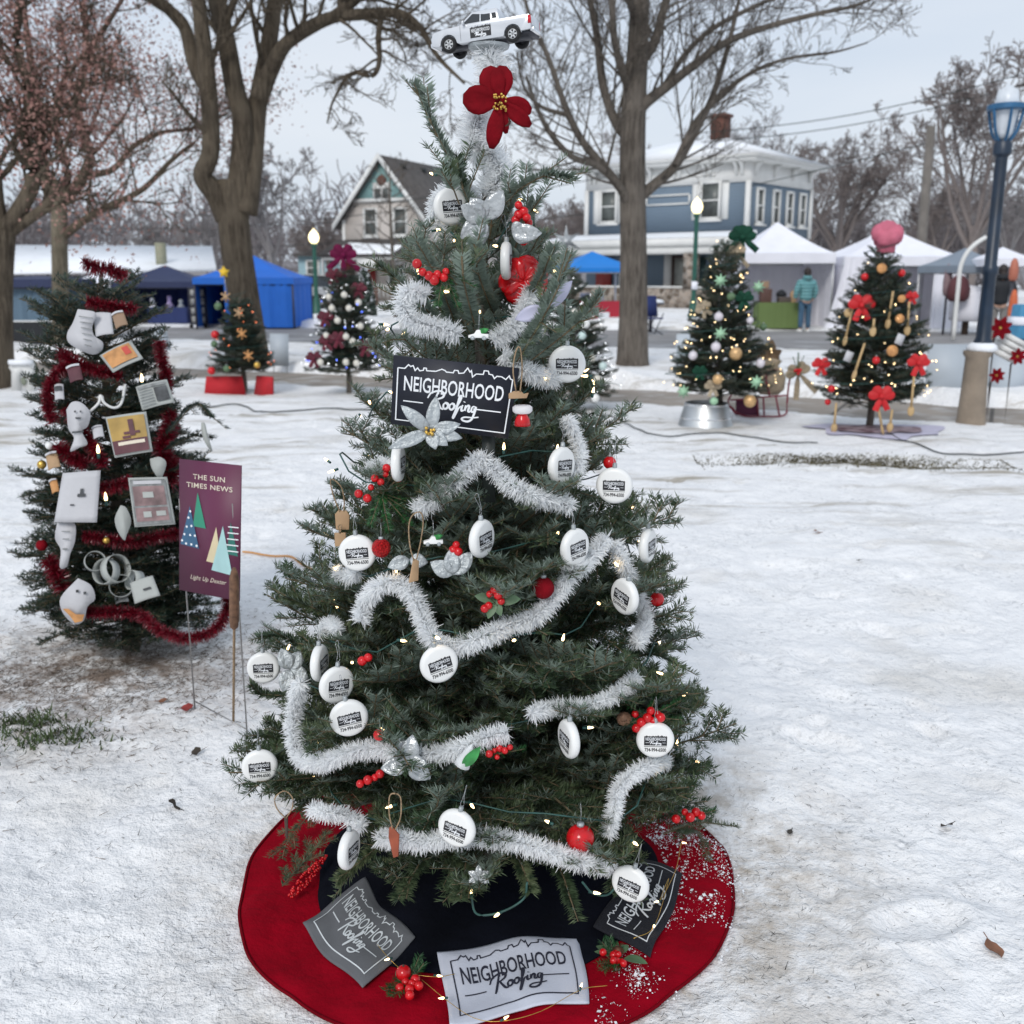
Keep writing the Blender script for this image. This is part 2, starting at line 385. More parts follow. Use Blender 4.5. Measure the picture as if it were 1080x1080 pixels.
mb.add(np.stack([GX, GY, GZ], -1).reshape(-1, 3), [np.stack([i + j, i + j + 1, i + nc + j + 1, i + nc + j], -1).reshape(-1, 4)])
kind(mb.build('snow_ground', m_snow, smooth=True), 'structure')

def strip(name, fn_near, fn_far, x0, x1, z, m, n=60):
    mb = MB(); xs = np.linspace(x0, x1, n)
    V = [(x, fn_near(x), z) for x in xs] + [(x, fn_far(x), z) for x in xs]
    F = [(k, k + 1, n + k + 1, n + k) for k in range(n - 1)]
    mb.add(V, [F]); return kind(mb.build(name, m), 'structure')
# concrete joints on the walk
c = objco(m_walk); mpn = N(m_walk, 'ShaderNodeMapping'); mpn.inputs['Rotation'].default_value = (0, 0, R(25.2)); LK(m_walk, c, mpn.inputs[0])
sx = N(m_walk, 'ShaderNodeSeparateXYZ'); LK(m_walk, mpn.outputs[0], sx.inputs[0])
ma = N(m_walk, 'ShaderNodeMath', operation='PINGPONG'); LK(m_walk, sx.outputs[0], ma.inputs[0]); ma.inputs[1].default_value = .8
jn = ramp(m_walk, ma.outputs[0], .012, .03, (1, 1, 1), (0, 0, 0))
prev = BS(m_walk).inputs['Base Color'].links[0].from_socket
wet = ramp(m_walk, noise(m_walk, c, 2.5, 5), .5, .68)
pc = mixc(m_walk, wet, prev, (.40, .38, .36)); LK(m_walk, mixc(m_walk, jn, pc, (.08, .07, .06)), BS(m_walk).inputs['Base Color'])
prev = BS(m_road).inputs['Base Color'].links[0].from_socket
LK(m_road, mixc(m_road, ramp(m_road, noise(m_road, objco(m_road), .9, 6), .52, .7), prev, (.42, .42, .43)), BS(m_road).inputs['Base Color'])
strip('sidewalk', lambda x: 12.1 - .47 * x, lambda x: 15.0 - .47 * x, -22, 22, .0, m_walk)
strip('road', lambda x: 20.8 - .25 * x, lambda x: 30.6 - .12 * x, -60, 60, .004, m_road)

# grass showing in the thawed strip and dirty patches beside the newspaper tree
def blades(name, pts, h, m, w=.004, lean=.6):
    P = np.array(pts); n = len(P); a = rng.uniform(0, 6.283, n); L = h * rng.uniform(.5, 1.2, n); ln = rng.uniform(.2, lean, n)
    d = np.stack([np.cos(a) * ln, np.sin(a) * ln, np.ones(n)], -1); sd = np.stack([-np.sin(a), np.cos(a), 0 * a], -1) * w
    T = P + d * L[:, None]
    mb = MB(); mb.quads(np.stack([P - sd, P + sd, T], 1)); return kind(mb.build(name, m), 'stuff')
m_grass = mk('grass', (.12, .105, .06), .9, var=.4, scale=12)
gx = np.clip(2.7 + rng.normal(0, .5, 9000), 1.5, 3.9); gy = 8.0 - .12 * (gx - 3) - .1 * vnoise(gx, 8 + 0 * gx, .5, 9) + rng.normal(0, .11, 9000)
gz = zbase(gx, gy)
blades('grass', np.stack([gx, gy, gz], -1), .011, m_grass, .007, 2.2)
m_debris = mk('debris', (.05, .04, .03), .9, var=.5, scale=20)
def litter(name, xs, ys_, ln, m, wd=.0012, lift=.004):
    n = len(xs); a = rng.uniform(0, 3.1416, n); L = ln * rng.uniform(.4, 1.5, n)
    d = np.stack([np.cos(a), np.sin(a), rng.uniform(-.1, .25, n)], -1) * L[:, None]
    P = np.stack([xs, ys_, zbase(xs, ys_) + lift], -1); mb = MB()
    mb.sticks(P, P + d, wd, wd * .5, sides=3); return kind(mb.build(name, m), 'stuff')
n = 1900; ang = rng.uniform(0, 6.28, n); rr = .62 + np.abs(rng.normal(0, .45, n))
litter('fallen_needles', TX + rr * np.cos(ang), TY + rr * np.sin(ang), .011, m_debris, .0006)
n = 220; lx = rng.uniform(-3.5, 4.5, n); ly = rng.uniform(1.1, 9, n)
litter('twig_litter', lx, ly, .018, m_debris, .0011)
# leaf litter and grass around the newspaper tree
m_leaf = mk('fallen_leaf', (.20, .09, .05), .8, var=.4, scale=30)
m_leafr = mk('fallen_leaf_red', (.25, .035, .03), .8, var=.4, scale=30)
def leafmesh(L):
    mb = MB(); k = 9; P = []
    for i in range(k):
        t = i / (k - 1); w = L * .35 * math.sin(math.pi * t) * (1 + .35 * math.sin(9 * t)); P.append((t, w))
    V = []
    for t, w in P: V += [((t - .5) * L, -w, .12 * L * math.sin(4 * t)), ((t - .5) * L, 0, 0), ((t - .5) * L, w, .16 * L * math.cos(5 * t) * (w > 0))]
    F = []
    for i in range(k - 1): F += [(3 * i, 3 * i + 3, 3 * i + 4, 3 * i + 1), (3 * i + 1, 3 * i + 4, 3 * i + 5, 3 * i + 2)]
    mb.add(V, [F]); mb.tube([(L * .5, 0, 0), (L * .75, .05 * L, .05 * L)], .0012, 4); return mb
n = 5200; px_ = rng.normal(-1.55, .38, n); py_ = rng.normal(3.55, .35, n)
litter('straw_litter', px_, py_, .022, mk('straw', (.17, .13, .10), .95, var=.5, scale=10), .0012)
gx = np.concatenate([rng.normal(-1.45, .09, 300), rng.normal(-1.6, .07, 400)]); gy = np.concatenate([rng.normal(2.98, .05, 300), rng.normal(3.1, .05, 400)])
blades('green_weeds', np.stack([gx, gy, zbase(gx, gy)], -1), .022, mk('weeds', (.05, .075, .025), .8, var=.4, scale=20), .004, 1.6)
leafs = [(861, 570, .045, m_leaf, 'curled brown leaf lying on the open snow below the spoon tree'), (1042, 462, .0, None, ''),
         (855, 800, 0, None, ''), (483 - 310, 755, .035, m_leaf, 'small tan leaf beside the foot of the purple sign'),
         (199, 765, .045, m_leafr, 'reddish leaf on the snow under the purple sign'), (1046, 1022, .05, m_leaf, 'brown leaf near the right edge on the clean snow'),
         (208, 807, .035, m_debris, 'dark grey leaf crumb on snow left of the red skirt'), (185, 862, .045, m_debris, 'dark curled leaf on snow level with the skirt top'),
         (832, 889, .03, m_debris, 'small dark leaf right of the skirt edge'), (905, 573 + 25, .03, m_debris, 'dark speck of leaf in the middle of the open snow'),
         (997, 884, .035, m_debris, 'dark leaf pair at the lower right of the open snow')]
for (lx, ly, L, m, lab) in leafs:
    if m is None: continue
    p = gp(lx, ly); o = leafmesh(L).build('fallen_leaf', m, smooth=True); o.location = (p.x, p.y, zg(p.x, p.y) + .012)
    o.rotation_euler = (rnd.uniform(-.3, .5), rnd.uniform(-.4, .4), rnd.uniform(0, 6)); tag(o, lab, 'leaf', 'fallen leaves on the snow')

# cords on the snow
def ground_cord(name, pxs, r, m, label):
    P = []
    for q in cat([(a, b, 0) for a, b in pxs], 8):
        g = gp(q.x, q.y); P.append((g.x, g.y, zg(g.x, g.y) + r + .006))
    mb = MB(); mb.tube(P, r, 6); return tag(mb.build(name, m, smooth=True), label, 'cord')
m_orange = mk('orange_cord', (.62, .27, .05), .5)
m_blackc = mk('black_cord', (.015, .02, .018), .5)
ground_cord('extension_cord', [(256, 588), (268, 589), (290, 592), (305, 594), (318, 601), (335, 607), (352, 606)], .005, m_orange, 'yellow-orange extension cord crossing the snow to the near tree')
ground_cord('extension_cord', [(215, 433), (250, 430), (275, 437), (300, 436), (345, 434), (400, 438)], .008, m_blackc, 'dark cord lying on snow in front of the maroon bow tree')
ground_cord('extension_cord', [(640, 440), (690, 463), (760, 462), (830, 470), (862, 472)], .006, m_blackc, 'dark cord on the snow below the bucket tree')
ground_cord('extension_cord', [(938, 462), (960, 472), (990, 482), (1035, 484), (1080, 480)], .006, m_blackc, 'thin dark cord on snow right of the spoon tree skirt')

# ------------------------------------------------------------------ bare trees
def grow(mb, p, d, L, r, depth, rg, up=.12, spread=.8, kids=4, wig=.16, sides=5, tips=None, start=.3, minr=.003, ratio=.62):
    n = 6 if depth > 1 else 4
    pts = [np.array(p, float)]; dd = np.array(d, float); dd /= np.linalg.norm(dd); dirs = [dd]
    for k in range(n):
        dd = dd + rg.normal(0, wig, 3) * (.6 if depth > 2 else 1) + np.array([0, 0, up * .5]); dd /= np.linalg.norm(dd)
        pts.append(pts[-1] + dd * L / n); dirs.append(dd)
    rad = np.linspace(r, max(r * .35, minr), n + 1)
    mb.tube(pts, rad, sides if depth > 1 else 3, cap=False)
    if tips is not None and depth <= 1: tips.extend([pts[-1], pts[len(pts) // 2]])
    if depth <= 0: return
    nk = kids + int(rg.integers(0, 2))
    for k in range(nk):
        t = start + (1 - start) * (k + rg.uniform(.1, .9)) / nk; f = t * n; i = min(int(f), n - 1); q = pts[i] + (pts[i + 1] - pts[i]) * (f - i)
        ax = dirs[i]; s = rg.normal(0, 1, 3); s -= ax * s.dot(ax); s /= np.linalg.norm(s); s[2] = s[2] * .7 + .15
        nd = ax * (1 - spread * .45) + s * spread * rg.uniform(.6, 1.1)
        grow(mb, q, nd, L * ratio * rg.uniform(.7, 1.15) * (1.15 - .5 * t), max(rad[i] * rg.uniform(.35, .52), minr), depth - 1, rg, up, spread, kids, wig * 1.15, max(3, sides - 1), tips, .18, minr, ratio)

def stem(mb, pxs, Y, rads, sides=10, rg=None, kids=0, klen=1, kdepth=2, tips=None, krad=.3, yo=None, **kw):
    P = []
    for k, q in enumerate(pxs):
        yy = Y + (yo[k] if yo else 0); P.append(at(q[0], q[1], yy))
    S = cat(P, 6); n = len(S); rr = np.interp(np.linspace(0, 1, n), np.linspace(0, 1, len(rads)), rads)
    Sp = [Vector(s) + Vector(rg.normal(0, .0, 3)) if rg is not None else s for s in S]
    mb.tube(Sp, rr, sides)
    if kids:
        for k in range(kids):
            t = kw.get('k0', .35) + (1 - kw.get('k0', .35)) * (k + rg.uniform(0, 1)) / kids; i = min(int(t * (n - 1)), n - 2)
            ax = (S[i + 1] - S[i]).normalized(); s = Vector(rg.normal(0, 1, 3)); s -= ax * s.dot(ax); s.normalize(); s.z = s.z * .7 + .25
            nd = ax * .5 + s * .8
            grow(mb, S[i], nd, klen * rg.uniform(.6, 1.1) * (1.2 - .5 * t), max(rr[i] * krad, .006), kdepth, rg, tips=tips, up=kw.get('up', .12), minr=kw.get('minr', .004), kids=kw.get('kk', 4), wig=kw.get('wig', .11))
    return S

# many stemmed tree behind the red box tree
rg = np.random.default_rng(21); Y = 17.4
t = thing('maple_tree', 'tall bare many-stemmed tree with dark furrowed bark behind the red box tree', 'tree', tuple(gp(263, 388)))
mb = MB()
stem(mb, [(269, 392), (266, 372), (258, 320), (249, 260), (245, 215), (243, 190)], Y, [.36, .275, .255, .25, .25, .235], 14)
mb.build('trunk', m_bark, t, smooth=True)
mb = MB(); kw = dict(rg=rg, kk=4, minr=.0048)
stem(mb, [(240, 230), (228, 205), (214, 185), (222, 160), (221, 110), (214, 40), (205, -30), (195, -120)], Y, [.20, .18, .155, .14, .135, .12, .09, .05], 10, kids=7, klen=1.9, yo=[0, -.1, -.2, -.3, -.3, -.4, -.5, -.7], kdepth=3, krad=.35, k0=.45, **kw)
stem(mb, [(246, 235), (253, 190), (256, 130), (247, 90), (238, 40), (228, 0), (215, -60), (205, -140)], Y, [.23, .19, .165, .155, .145, .13, .10, .05], 10, kids=8, klen=1.8, kdepth=3, krad=.35, k0=.5, **kw)
stem(mb, [(258, 225), (266, 170), (272, 110), (283, 50), (290, 0), (300, -70)], Y, [.21, .17, .15, .135, .12, .08], 10, kids=7, klen=1.8, kdepth=3, krad=.35, k0=.45, yo=[0, .1, .2, .3, .5, .8], **kw)
stem(mb, [(222, 100), (206, 70), (195, 30), (180, 12), (158, -8), (130, -40)], Y, [.13, .12, .10, .09, .08, .05], 8, kids=6, klen=1.5, kdepth=3, krad=.5, **kw)
stem(mb, [(273, 105), (285, 75), (300, 48), (325, 30), (352, 18), (385, 15), (420, 14), (442, 28), (462, 60), (490, 88)], Y - .2, [.15, .13, .11, .10, .09, .08, .065, .05, .035, .02], 8, kids=22, klen=1.3, kdepth=3, krad=.35, yo=[0, 0, -.2, -.5, -.8, -1, -1.2, -1.3, -1.4, -1.5], k0=.25, up=-.02, wig=.2, rg=rg, kk=4, minr=.005)
stem(mb, [(352, 18), (368, 5), (385, -10), (420, -50), (470, -90)], Y - 1.1, [.09, .08, .07, .05, .03], 8, kids=12, klen=1.4, kdepth=3, krad=.4, k0=.1, up=-.05, wig=.2, rg=rg, kk=4, minr=.005)
stem(mb, [(402, 15), (399, 40), (400, 65), (392, 80), (370, 78), (352, 105), (345, 130)], Y - 1.2, [.05, .045, .04, .035, .03, .02, .012], 7, kids=12, klen=.9, kdepth=2, krad=.5, k0=.15, up=-.05, wig=.2, rg=rg, kk=4, minr=.005)
mb.build('crown', m_bark, t)

# single trunk tree right of the near tree
rg = np.random.default_rng(33); Y = 17.2
t = thing('maple_tree', 'tall straight bare tree with fine spreading twigs in front of the blue house', 'tree', tuple(gp(667, 388)))
mb = MB()
stem(mb, [(667, 392), (667, 380), (668, 330), (668, 260), (667, 190), (668, 120), (672, 60), (675, 0), (678, -70)], Y, [.36, .27, .235, .215, .21, .20, .17, .15, .10], 14)
mb.build('trunk', m_bark2, t, smooth=True)
mb = MB()
K = dict(rg=rg, kdepth=3, kk=3, minr=.004, krad=.30)
for pl, rr, nk, kl, yy in [
    ([(668, 215), (640, 180), (615, 150), (600, 122), (590, 95), (578, 60), (560, 20), (548, -20)], [.085, .07, .06, .055, .045, .04, .03, .02], 16, 1.5, 0),
    ([(668, 225), (652, 195), (630, 175), (603, 165), (580, 140), (565, 110), (555, 80)], [.08, .07, .055, .05, .04, .03, .02], 14, 1.3, -.8),
    ([(668, 150), (650, 130), (636, 90), (630, 40), (622, 0), (610, -50)], [.10, .08, .07, .06, .05, .03], 13, 1.4, .3),
    ([(667, 100), (655, 70), (648, 40), (645, 0), (640, -50)], [.09, .07, .055, .05, .03], 9, 1.3, -.5),
    ([(669, 212), (690, 195), (712, 175), (730, 145), (748, 110), (762, 70), (775, 20), (785, -30)], [.10, .085, .075, .065, .055, .045, .035, .02], 17, 1.5, .2),
    ([(670, 118), (685, 105), (705, 90), (730, 70), (765, 45), (810, 28), (860, 15), (905, 5), (940, -12)], [.11, .09, .075, .065, .055, .045, .035, .025, .012], 20, 1.2, -.3),
    ([(712, 174), (732, 132), (755, 105), (790, 78), (830, 62), (880, 55), (915, 45)], [.06, .05, .04, .03, .02, .01], 12, 1.0, .2),
    ([(672, 70), (690, 45), (700, 10), (712, -30), (725, -70)], [.10, .08, .07, .055, .04], 11, 1.4, .4),
    ([(674, 30), (665, 5), (655, -30)], [.07, .06, .04], 6, 1.3, -.4),
    ([(698, 95), (722, 58), (752, 30), (800, 5), (850, -15)], [.05, .045, .04, .03, .02], 10, 1.1, -.3),
    ([(600, 122), (570, 112), (552, 90), (545, 55)], [.04, .03, .02, .012], 9, .9, -.2)]:
    stem(mb, pl, Y, rr, 8, kids=nk, klen=kl, yo=[yy * k / (len(pl) - 1) * 2 for k in range(len(pl))], k0=.12, up=.10, wig=.08, **K)
mb.build('crown', m_bark2, t)

# reddish leaved trees on the left
def redtree(label, group, base, trunk, stems, Y, mt, mc, seed, nleaf, kl=1.8):
    rg = np.random.default_rng(seed)
    t = thing('red_leaved_tree', label, 'tree', tuple(base), group)
    mb = MB(); stem(mb, trunk[0], Y, trunk[1], 12); mb.build('trunk', mt, t, smooth=True)
    mb = MB(); tips = []
    for pl, rr, nk in stems: stem(mb, pl, Y, rr, 8, rg=rg, kids=nk, klen=kl, kdepth=3, tips=tips, krad=.4, k0=.25, kk=3, minr=.007, wig=.2)
    mb.build('crown', mc, t)
    T = np.array(tips); sel = rg.integers(0, len(T), nleaf)
    C = T[sel] + rg.normal(0, .30, (nleaf, 3)); a = rg.normal(0, 1, (nleaf, 3)); b = rg.normal(0, 1, (nleaf, 3))
    a /= np.linalg.norm(a, axis=1)[:, None]; b -= a * (a * b).sum(1)[:, None]; b /= np.linalg.norm(b, axis=1)[:, None]
    sz = rg.uniform(.016, .036, nleaf)[:, None]
    mb = MB(); mb.quads(np.stack([C - a * sz, C - b * sz * .6, C + a * sz, C + b * sz * .6], 1)); mb.build('leaves', m_redleaf, t)
m_redleaf = mk('red_leaves', (.27, .11, .10), .8, var=.3, scale=4, col2=(.42, .25, .20))
redtree('tan-barked tree with rust-red leaves behind the newspaper tree', 'red leaved trees', gp(64, 372),
        ([(64, 375), (64, 330), (63, 270), (62, 205)], [.19, .16, .15, .15]),
        [([(62, 215), (50, 190), (43, 160), (40, 110), (32, 60), (24, 0), (18, -60)], [.13, .12, .11, .09, .07, .05, .03], 12),
         ([(63, 215), (82, 195), (95, 165), (84, 130), (82, 95), (92, 60), (88, 20), (90, -40)], [.13, .12, .11, .10, .08, .07, .05, .03], 12),
         ([(66, 250), (85, 235), (110, 220), (150, 200), (180, 170), (205, 150)], [.09, .08, .07, .055, .045, .03], 9),
         ([(95, 185), (120, 178), (140, 155), (170, 140), (205, 135), (240, 120)], [.07, .06, .05, .04, .03, .02], 10),
         ([(62, 210), (72, 180), (60, 140), (65, 90), (110, 30), (140, -20)], [.10, .08, .07, .06, .05, .03], 10)], 20.5, m_barkt, m_bark, 5, 19000)
redtree('dark-trunked tree with rust-red leaves at the left edge', 'red leaved trees', gp(0, 415),
        ([(-4, 418), (-4, 370), (-3, 300), (2, 240)], [.27, .21, .19, .17]),
        [([(2, 250), (-5, 215), (-8, 170), (-15, 110), (-10, 40), (-15, -40)], [.14, .12, .10, .09, .07, .04], 10),
         ([(2, 250), (20, 222), (35, 190), (28, 150), (30, 100), (18, 40), (22, -20)], [.13, .11, .10, .08, .06, .05, .03], 12),
         ([(5, 248), (25, 235), (50, 215), (60, 190)], [.08, .07, .06, .04], 7)], 13.6, m_bark, m_bark, 9, 9000, 1.3)

# sapling by the beige house
rg = np.random.default_rng(4)
t = thing('young_tree', 'slim bare sapling in front of the beige house porch', 'tree', tuple(gp(418, 337)))
mb = MB(); stem(mb, [(418, 338), (416, 300), (413, 250), (411, 210), (411, 175)], 37, [.11, .075, .055, .04, .02], 8); mb.build('trunk', m_bark2, t, smooth=True)
mb = MB()
for k in range(17):
    y = 285 - k * 6.4; s = -1 if k % 2 else 1; sp = 42 * (1 - k / 22) * rg.uniform(.6, 1)
    stem(mb, [(414, y), (414 + s * sp * .5, y - sp * .35), (414 + s * sp, y - sp * .95)], 37, [.025, .018, .010], 4, rg=rg, kids=4, klen=.8, kdepth=1, k0=.2, kk=2, minr=.008)
mb.build('crown', m_bark2, t)

# trees in the distance
def fartree(label, px, Y, ytop, seed, m, group='bare trees in the distance', r=.2, dens=5, base=None, spread=.85, depth=4):
    rg = np.random.default_rng(seed); top = at(px, ytop, Y); g = Vector((top.x, Y, .1)); H = top.z - .1
    t = thing('bare_tree', label, 'tree', tuple(g), group)
    mb = MB(); mb.tube([g, g + Vector((rg.normal(0, .1), 0, H * .16)), g + Vector((0, 0, H * .32))], [r, r * .8, r * .7], 8); mb.build('trunk', m, t, smooth=True)
    mb = MB()
    for k in range(dens):
        a = rg.uniform(0, 6.283); d = np.array([math.cos(a) * spread * .6, math.sin(a) * spread * .6, 1.0])
        grow(mb, g + Vector((0, 0, H * rg.uniform(.2, .34))), d, H * .52 * rg.uniform(.8, 1.15), r * .5, depth, rg, up=.06, spread=spread, kids=4, wig=.14, sides=4, minr=.018, ratio=.6)
    mb.build('crown', m, t); return t
m_far1 = mk('far_bark_brown', (.20, .17, .16), .95, var=.1)
m_far2 = mk('far_bark_grey', (.24, .225, .225), .95, var=.1)
fartree('wide bare tree behind the gap between the white tents', 893, 62, 128, 41, m_far1, dens=7, r=.38, spread=1.1)
fartree('bare tree behind the blue house chimney', 800, 75, 118, 42, m_far2, dens=5)
fartree('bare tree half behind the blue house side wall', 858, 70, 150, 43, m_far1, dens=5, r=.28)
fartree('large bare tree behind the right street lamp', 1046, 44, 40, 44, m_far1, dens=7, r=.25)
fartree('bare tree right of the wooden utility pole', 1000, 66, 180, 45, m_far1, dens=6)
fartree('small bare tree behind the far right stalls', 1075, 60, 160, 46, m_far2, dens=6)
fartree('slim pale bare tree between the two forked trunks', 222, 60, 205, 47, m_far2, dens=5, r=.16)
fartree('pale bare tree right of the many-stemmed trunk', 283, 52, 150, 48, m_far2, dens=6, r=.16)
fartree('bare tree behind the low light blue house', 336, 85, 235, 49, m_far1, dens=6)
fartree('bushy bare tree left of the blue house', 598, 80, 205, 50, m_far1, dens=7, spread=1.0)
fartree('small bare tree left of the white eave of the blue house', 566, 90, 222, 51, m_far1, dens=6)
fartree('bare tree above the blue house roof by its chimney', 705, 90, 120, 52, m_far1, dens=6, r=.3)
fartree('twiggy bare tree behind the snow-roofed shed', 152, 70, 225, 53, m_far2, dens=6)
fartree('bare tree left of the beige house gable', 345, 70, 222, 54, m_far1, dens=5)
# far woods as one mass
rg = np.random.default_rng(77); mb = MB()
for k in range(150):
    x = rg.uniform(-75, 75); y = rg.uniform(100, 130); H = rg.uniform(7, 11) * (.8 if abs(x) < 12 else 1)
    for q in range(3):
        grow(mb, (x, y, 0), (rg.normal(0, .35), 0, 1), H * rg.uniform(.7, 1), .14, 2, rg, up=.05, spread=.8, kids=6, wig=.1, sides=3, minr=.05, ratio=.55)
kind(mb.build('distant_woods', mk('woods', (.20, .18, .185), .95, var=.12, scale=.3)), 'stuff')
# wooded rise behind, low
mb = MB(); xs = np.linspace(-260, 260, 120); prof = 5.0 + 2.5 * vnoise(xs, xs * 0, 30, 5) + 2 * vnoise(xs, xs * 0, 9, 6)
V = []; 
for yy, f in ((150, 0), (175, .55), (200, 1), (320, .9)): V += [(x, yy, p * f) for x, p in zip(xs, prof)]
F = [(r * 120 + k, r * 120 + k + 1, (r + 1) * 120 + k + 1, (r + 1) * 120 + k) for r in range(3) for k in range(119)]
mb.add(V, [F]); kind(mb.build('hills', mk('wooded_hill', (.22, .205, .21), .95, var=.25, scale=.4, bump=1, bscale=2), smooth=True), 'structure')
# ------------------------------------------------------------------ materials of the buildings
def siding(name, col, pitch=.13):
    m = mk(name, col, .7, var=.06, scale=.6); c = objco(m)
    s = N(m, 'ShaderNodeSeparateXYZ'); LK(m, c, s.inputs[0])
    w = N(m, 'ShaderNodeMath', operation='FRACT'); q = N(m, 'ShaderNodeMath', operation='DIVIDE'); q.inputs[1].default_value = pitch
    LK(m, s.outputs[2], q.inputs[0]); LK(m, q.outputs[0], w.inputs[0]); LK(m, bumpn(m, w.outputs[0], .9, .03), BS(m).inputs['Normal'])
    pr = BS(m).inputs['Base Color'].links[0].from_socket
    LK(m, mixc(m, ramp(m, w.outputs[0], .02, .14, (1, 1, 1), (0, 0, 0)), pr, tuple(x * .45 for x in col)), BS(m).inputs['Base Color']); return m
m_sblue = siding('blue_siding', (.15, .205, .265), .14)
m_sbeige = siding('beige_siding', (.60, .55, .51), .12)
m_slight = siding('light_blue_siding', (.30, .45, .50), .2)
m_teal = mk('teal_shingle', (.22, .38, .38), .8, var=.15, scale=6)
m_trim = mk('white_trim', (.72, .72, .70), .6, var=.05, scale=2)
m_shingle = mk('roof_shingle', (.085, .078, .075), .95, var=.25, scale=3, bump=.5, bscale=14)
m_wglass = mk('window_glass', (.09, .10, .095), .35, var=.6, scale=1.2, spec=.4)
m_brick = mk('chimney_brick', (.13, .055, .04), .9, var=.3, scale=6)
m_doorred = mk('red_door', (.25, .025, .02), .5, var=.1)
m_doorb = mk('brown_door', (.06, .03, .025), .5, var=.1)
m_curt = mk('door_pane', (.40, .41, .38), .3, var=.2, scale=3)
m_dkgreen = mk('dark_green_shutter', (.02, .045, .045), .6)
m_stone = bpy.data.materials.new('field_stone'); m_stone.use_nodes = True
c = objco(m_stone); v = N(m_stone, 'ShaderNodeTexVoronoi'); v.inputs['Scale'].default_value = 4.2; LK(m_stone, c, v.inputs['Vector'])
v2 = N(m_stone, 'ShaderNodeTexVoronoi', feature='DISTANCE_TO_EDGE'); v2.inputs['Scale'].default_value = 4.2; LK(m_stone, c, v2.inputs['Vector'])
sc_ = N(m_stone, 'ShaderNodeSeparateColor'); LK(m_stone, v.outputs['Color'], sc_.inputs[0])
col = ramp(m_stone, sc_.outputs[0], .1, .9, (.10, .075, .055), (.36, .30, .25))
LK(m_stone, mixc(m_stone, ramp(m_stone, v2.outputs['Distance'], .02, .06, (1, 1, 1), (0, 0, 0)), col, (.33, .31, .28)), BS(m_stone).inputs['Base Color'])
BS(m_stone).inputs['Roughness'].default_value = .9; LK(m_stone, bumpn(m_stone, v2.outputs['Distance'], .8, .1), BS(m_stone).inputs['Normal'])

def frame_m(ox, oy, yaw, oz=0): return Matrix.Translation((ox, oy, oz)) @ Matrix.Rotation(R(yaw), 4, 'Z')
def part(parent, name, mat, M, fn, **kw):
    mb = MB(); mb.M = M; fn(mb); return mb.build(name, mat, parent, **kw)
def window(parent, M, u, z, w, h, v=0, shutters=False, mat=None, axis='u', head=False):
    def P(a, b, zz): return (a, b, zz) if axis == 'u' else (b, a, zz)
    sg = -1 if axis == 'u' else 1
    def D(a, b, zz): return (a, b, zz) if axis == 'u' else (b, a, zz)
    def fr(mb):
        t = .11
        for (a, c2, dw, dh) in ((u - w / 2 - t / 2, z, t, h + 2 * t), (u + w / 2 + t / 2, z, t, h + 2 * t), (u, z + h / 2 + t / 2, w, t), (u, z - h / 2 - t / 2, w, t), (u, z, w, .06)):
            mb.box(P(a, v + sg * .04, c2), D(dw, .10, dh))
    f = part(parent, 'window', m_trim, M, fr)
    part(f, 'pane', m_wglass, M, lambda mb: mb.box(P(u, v + sg * .008, z), D(w, .03, h)))
    part(f, 'sill', m_trim, M, lambda mb: mb.box(P(u, v + sg * .10, z - h / 2 - .16), D(w + .4, .16, .09)))
    if shutters:
        for s in (-1, 1):
            part(parent, 'shutter', m_trim, M, lambda mb: mb.box(P(u + s * (w / 2 + .14 + w * .22), v + sg * .035, z), D(w * .4, .05, h + .22)))
    return f

# ---- blue house
M = frame_m(3.7, 52.5, -40)
bh = thing('blue_house', 'blue two-storey house with white eaves, shutters and a stone porch', 'house', (3.7, 52.5, 0))
W, DP = 8.7, 6.4
def f(mb):
    mb.box((W / 2, DP / 2, 4.4), (W, DP, 2.3)); mb.box((W / 2, DP / 2, 1.6), (W - .01, DP - .01, 3.3))
part(bh, 'wall', m_sblue, M, f)
def f(mb):
    mb.box((W / 2, DP / 2, 5.95), (W + .12, DP + .12, .86)); mb.box((W / 2, DP / 2, 6.46), (W + 1.1, DP + 1.1, .18)); mb.box((W / 2, DP / 2, 6.58), (W + 1.3, DP + 1.3, .10))
    for u, vv in ((0, 0), (W, 0), (W, DP)): mb.box((u, vv, 4.4), (.2, .2, 2.32))
part(bh, 'cornice', m_trim, M, f)
for k in range(6):
    for du in (0, .28):
        u = .25 + k * (W - .8) / 5 + du
        part(bh, 'bracket', m_trim, M, lambda mb: mb.prism([(0, 0), (.0, -.55), (.12, -.5), (.2, -.2), (.42, -.02), (.42, 0)], .11, M=Matrix.Translation((u, -.065, 6.36)) @ Matrix.Rotation(R(-90), 4, 'Z')))
for k in range(4):
    u = .4 + k * (DP - .8) / 3
    part(bh, 'bracket', m_trim, M, lambda mb: mb.prism([(0, 0), (.0, -.55), (.12, -.5), (.2, -.2), (.42, -.02), (.42, 0)], .11, M=Matrix.Translation((W + .065, u, 6.36))))
def f(mb):
    o = .68; z0 = 6.635
    V = [(-o, -o, z0), (W + o, -o, z0), (W + o, DP + o, z0), (-o, DP + o, z0), (2.9, DP / 2, 7.85), (W - 2.9, DP / 2, 7.85)]
    mb.add(V, [[(0, 1, 5, 4), (2, 3, 4, 5)], [(1, 2, 5)], [(3, 0, 4)], [(3, 2, 1, 0)]])
rf = part(bh, 'roof', m_snowclean, M, f)
part(rf, 'chimney', m_brick, M, lambda mb: (mb.box((5.3, 3.4, 8.2), (.7, .7, 1.3)), mb.box((5.3, 3.4, 8.9), (.85, .85, .14))))
window(bh, M, 1.3, 4.75, .8, 1.35, shutters=True); window(bh, M, 6.85, 4.8, .85, 1.45, shutters=True)
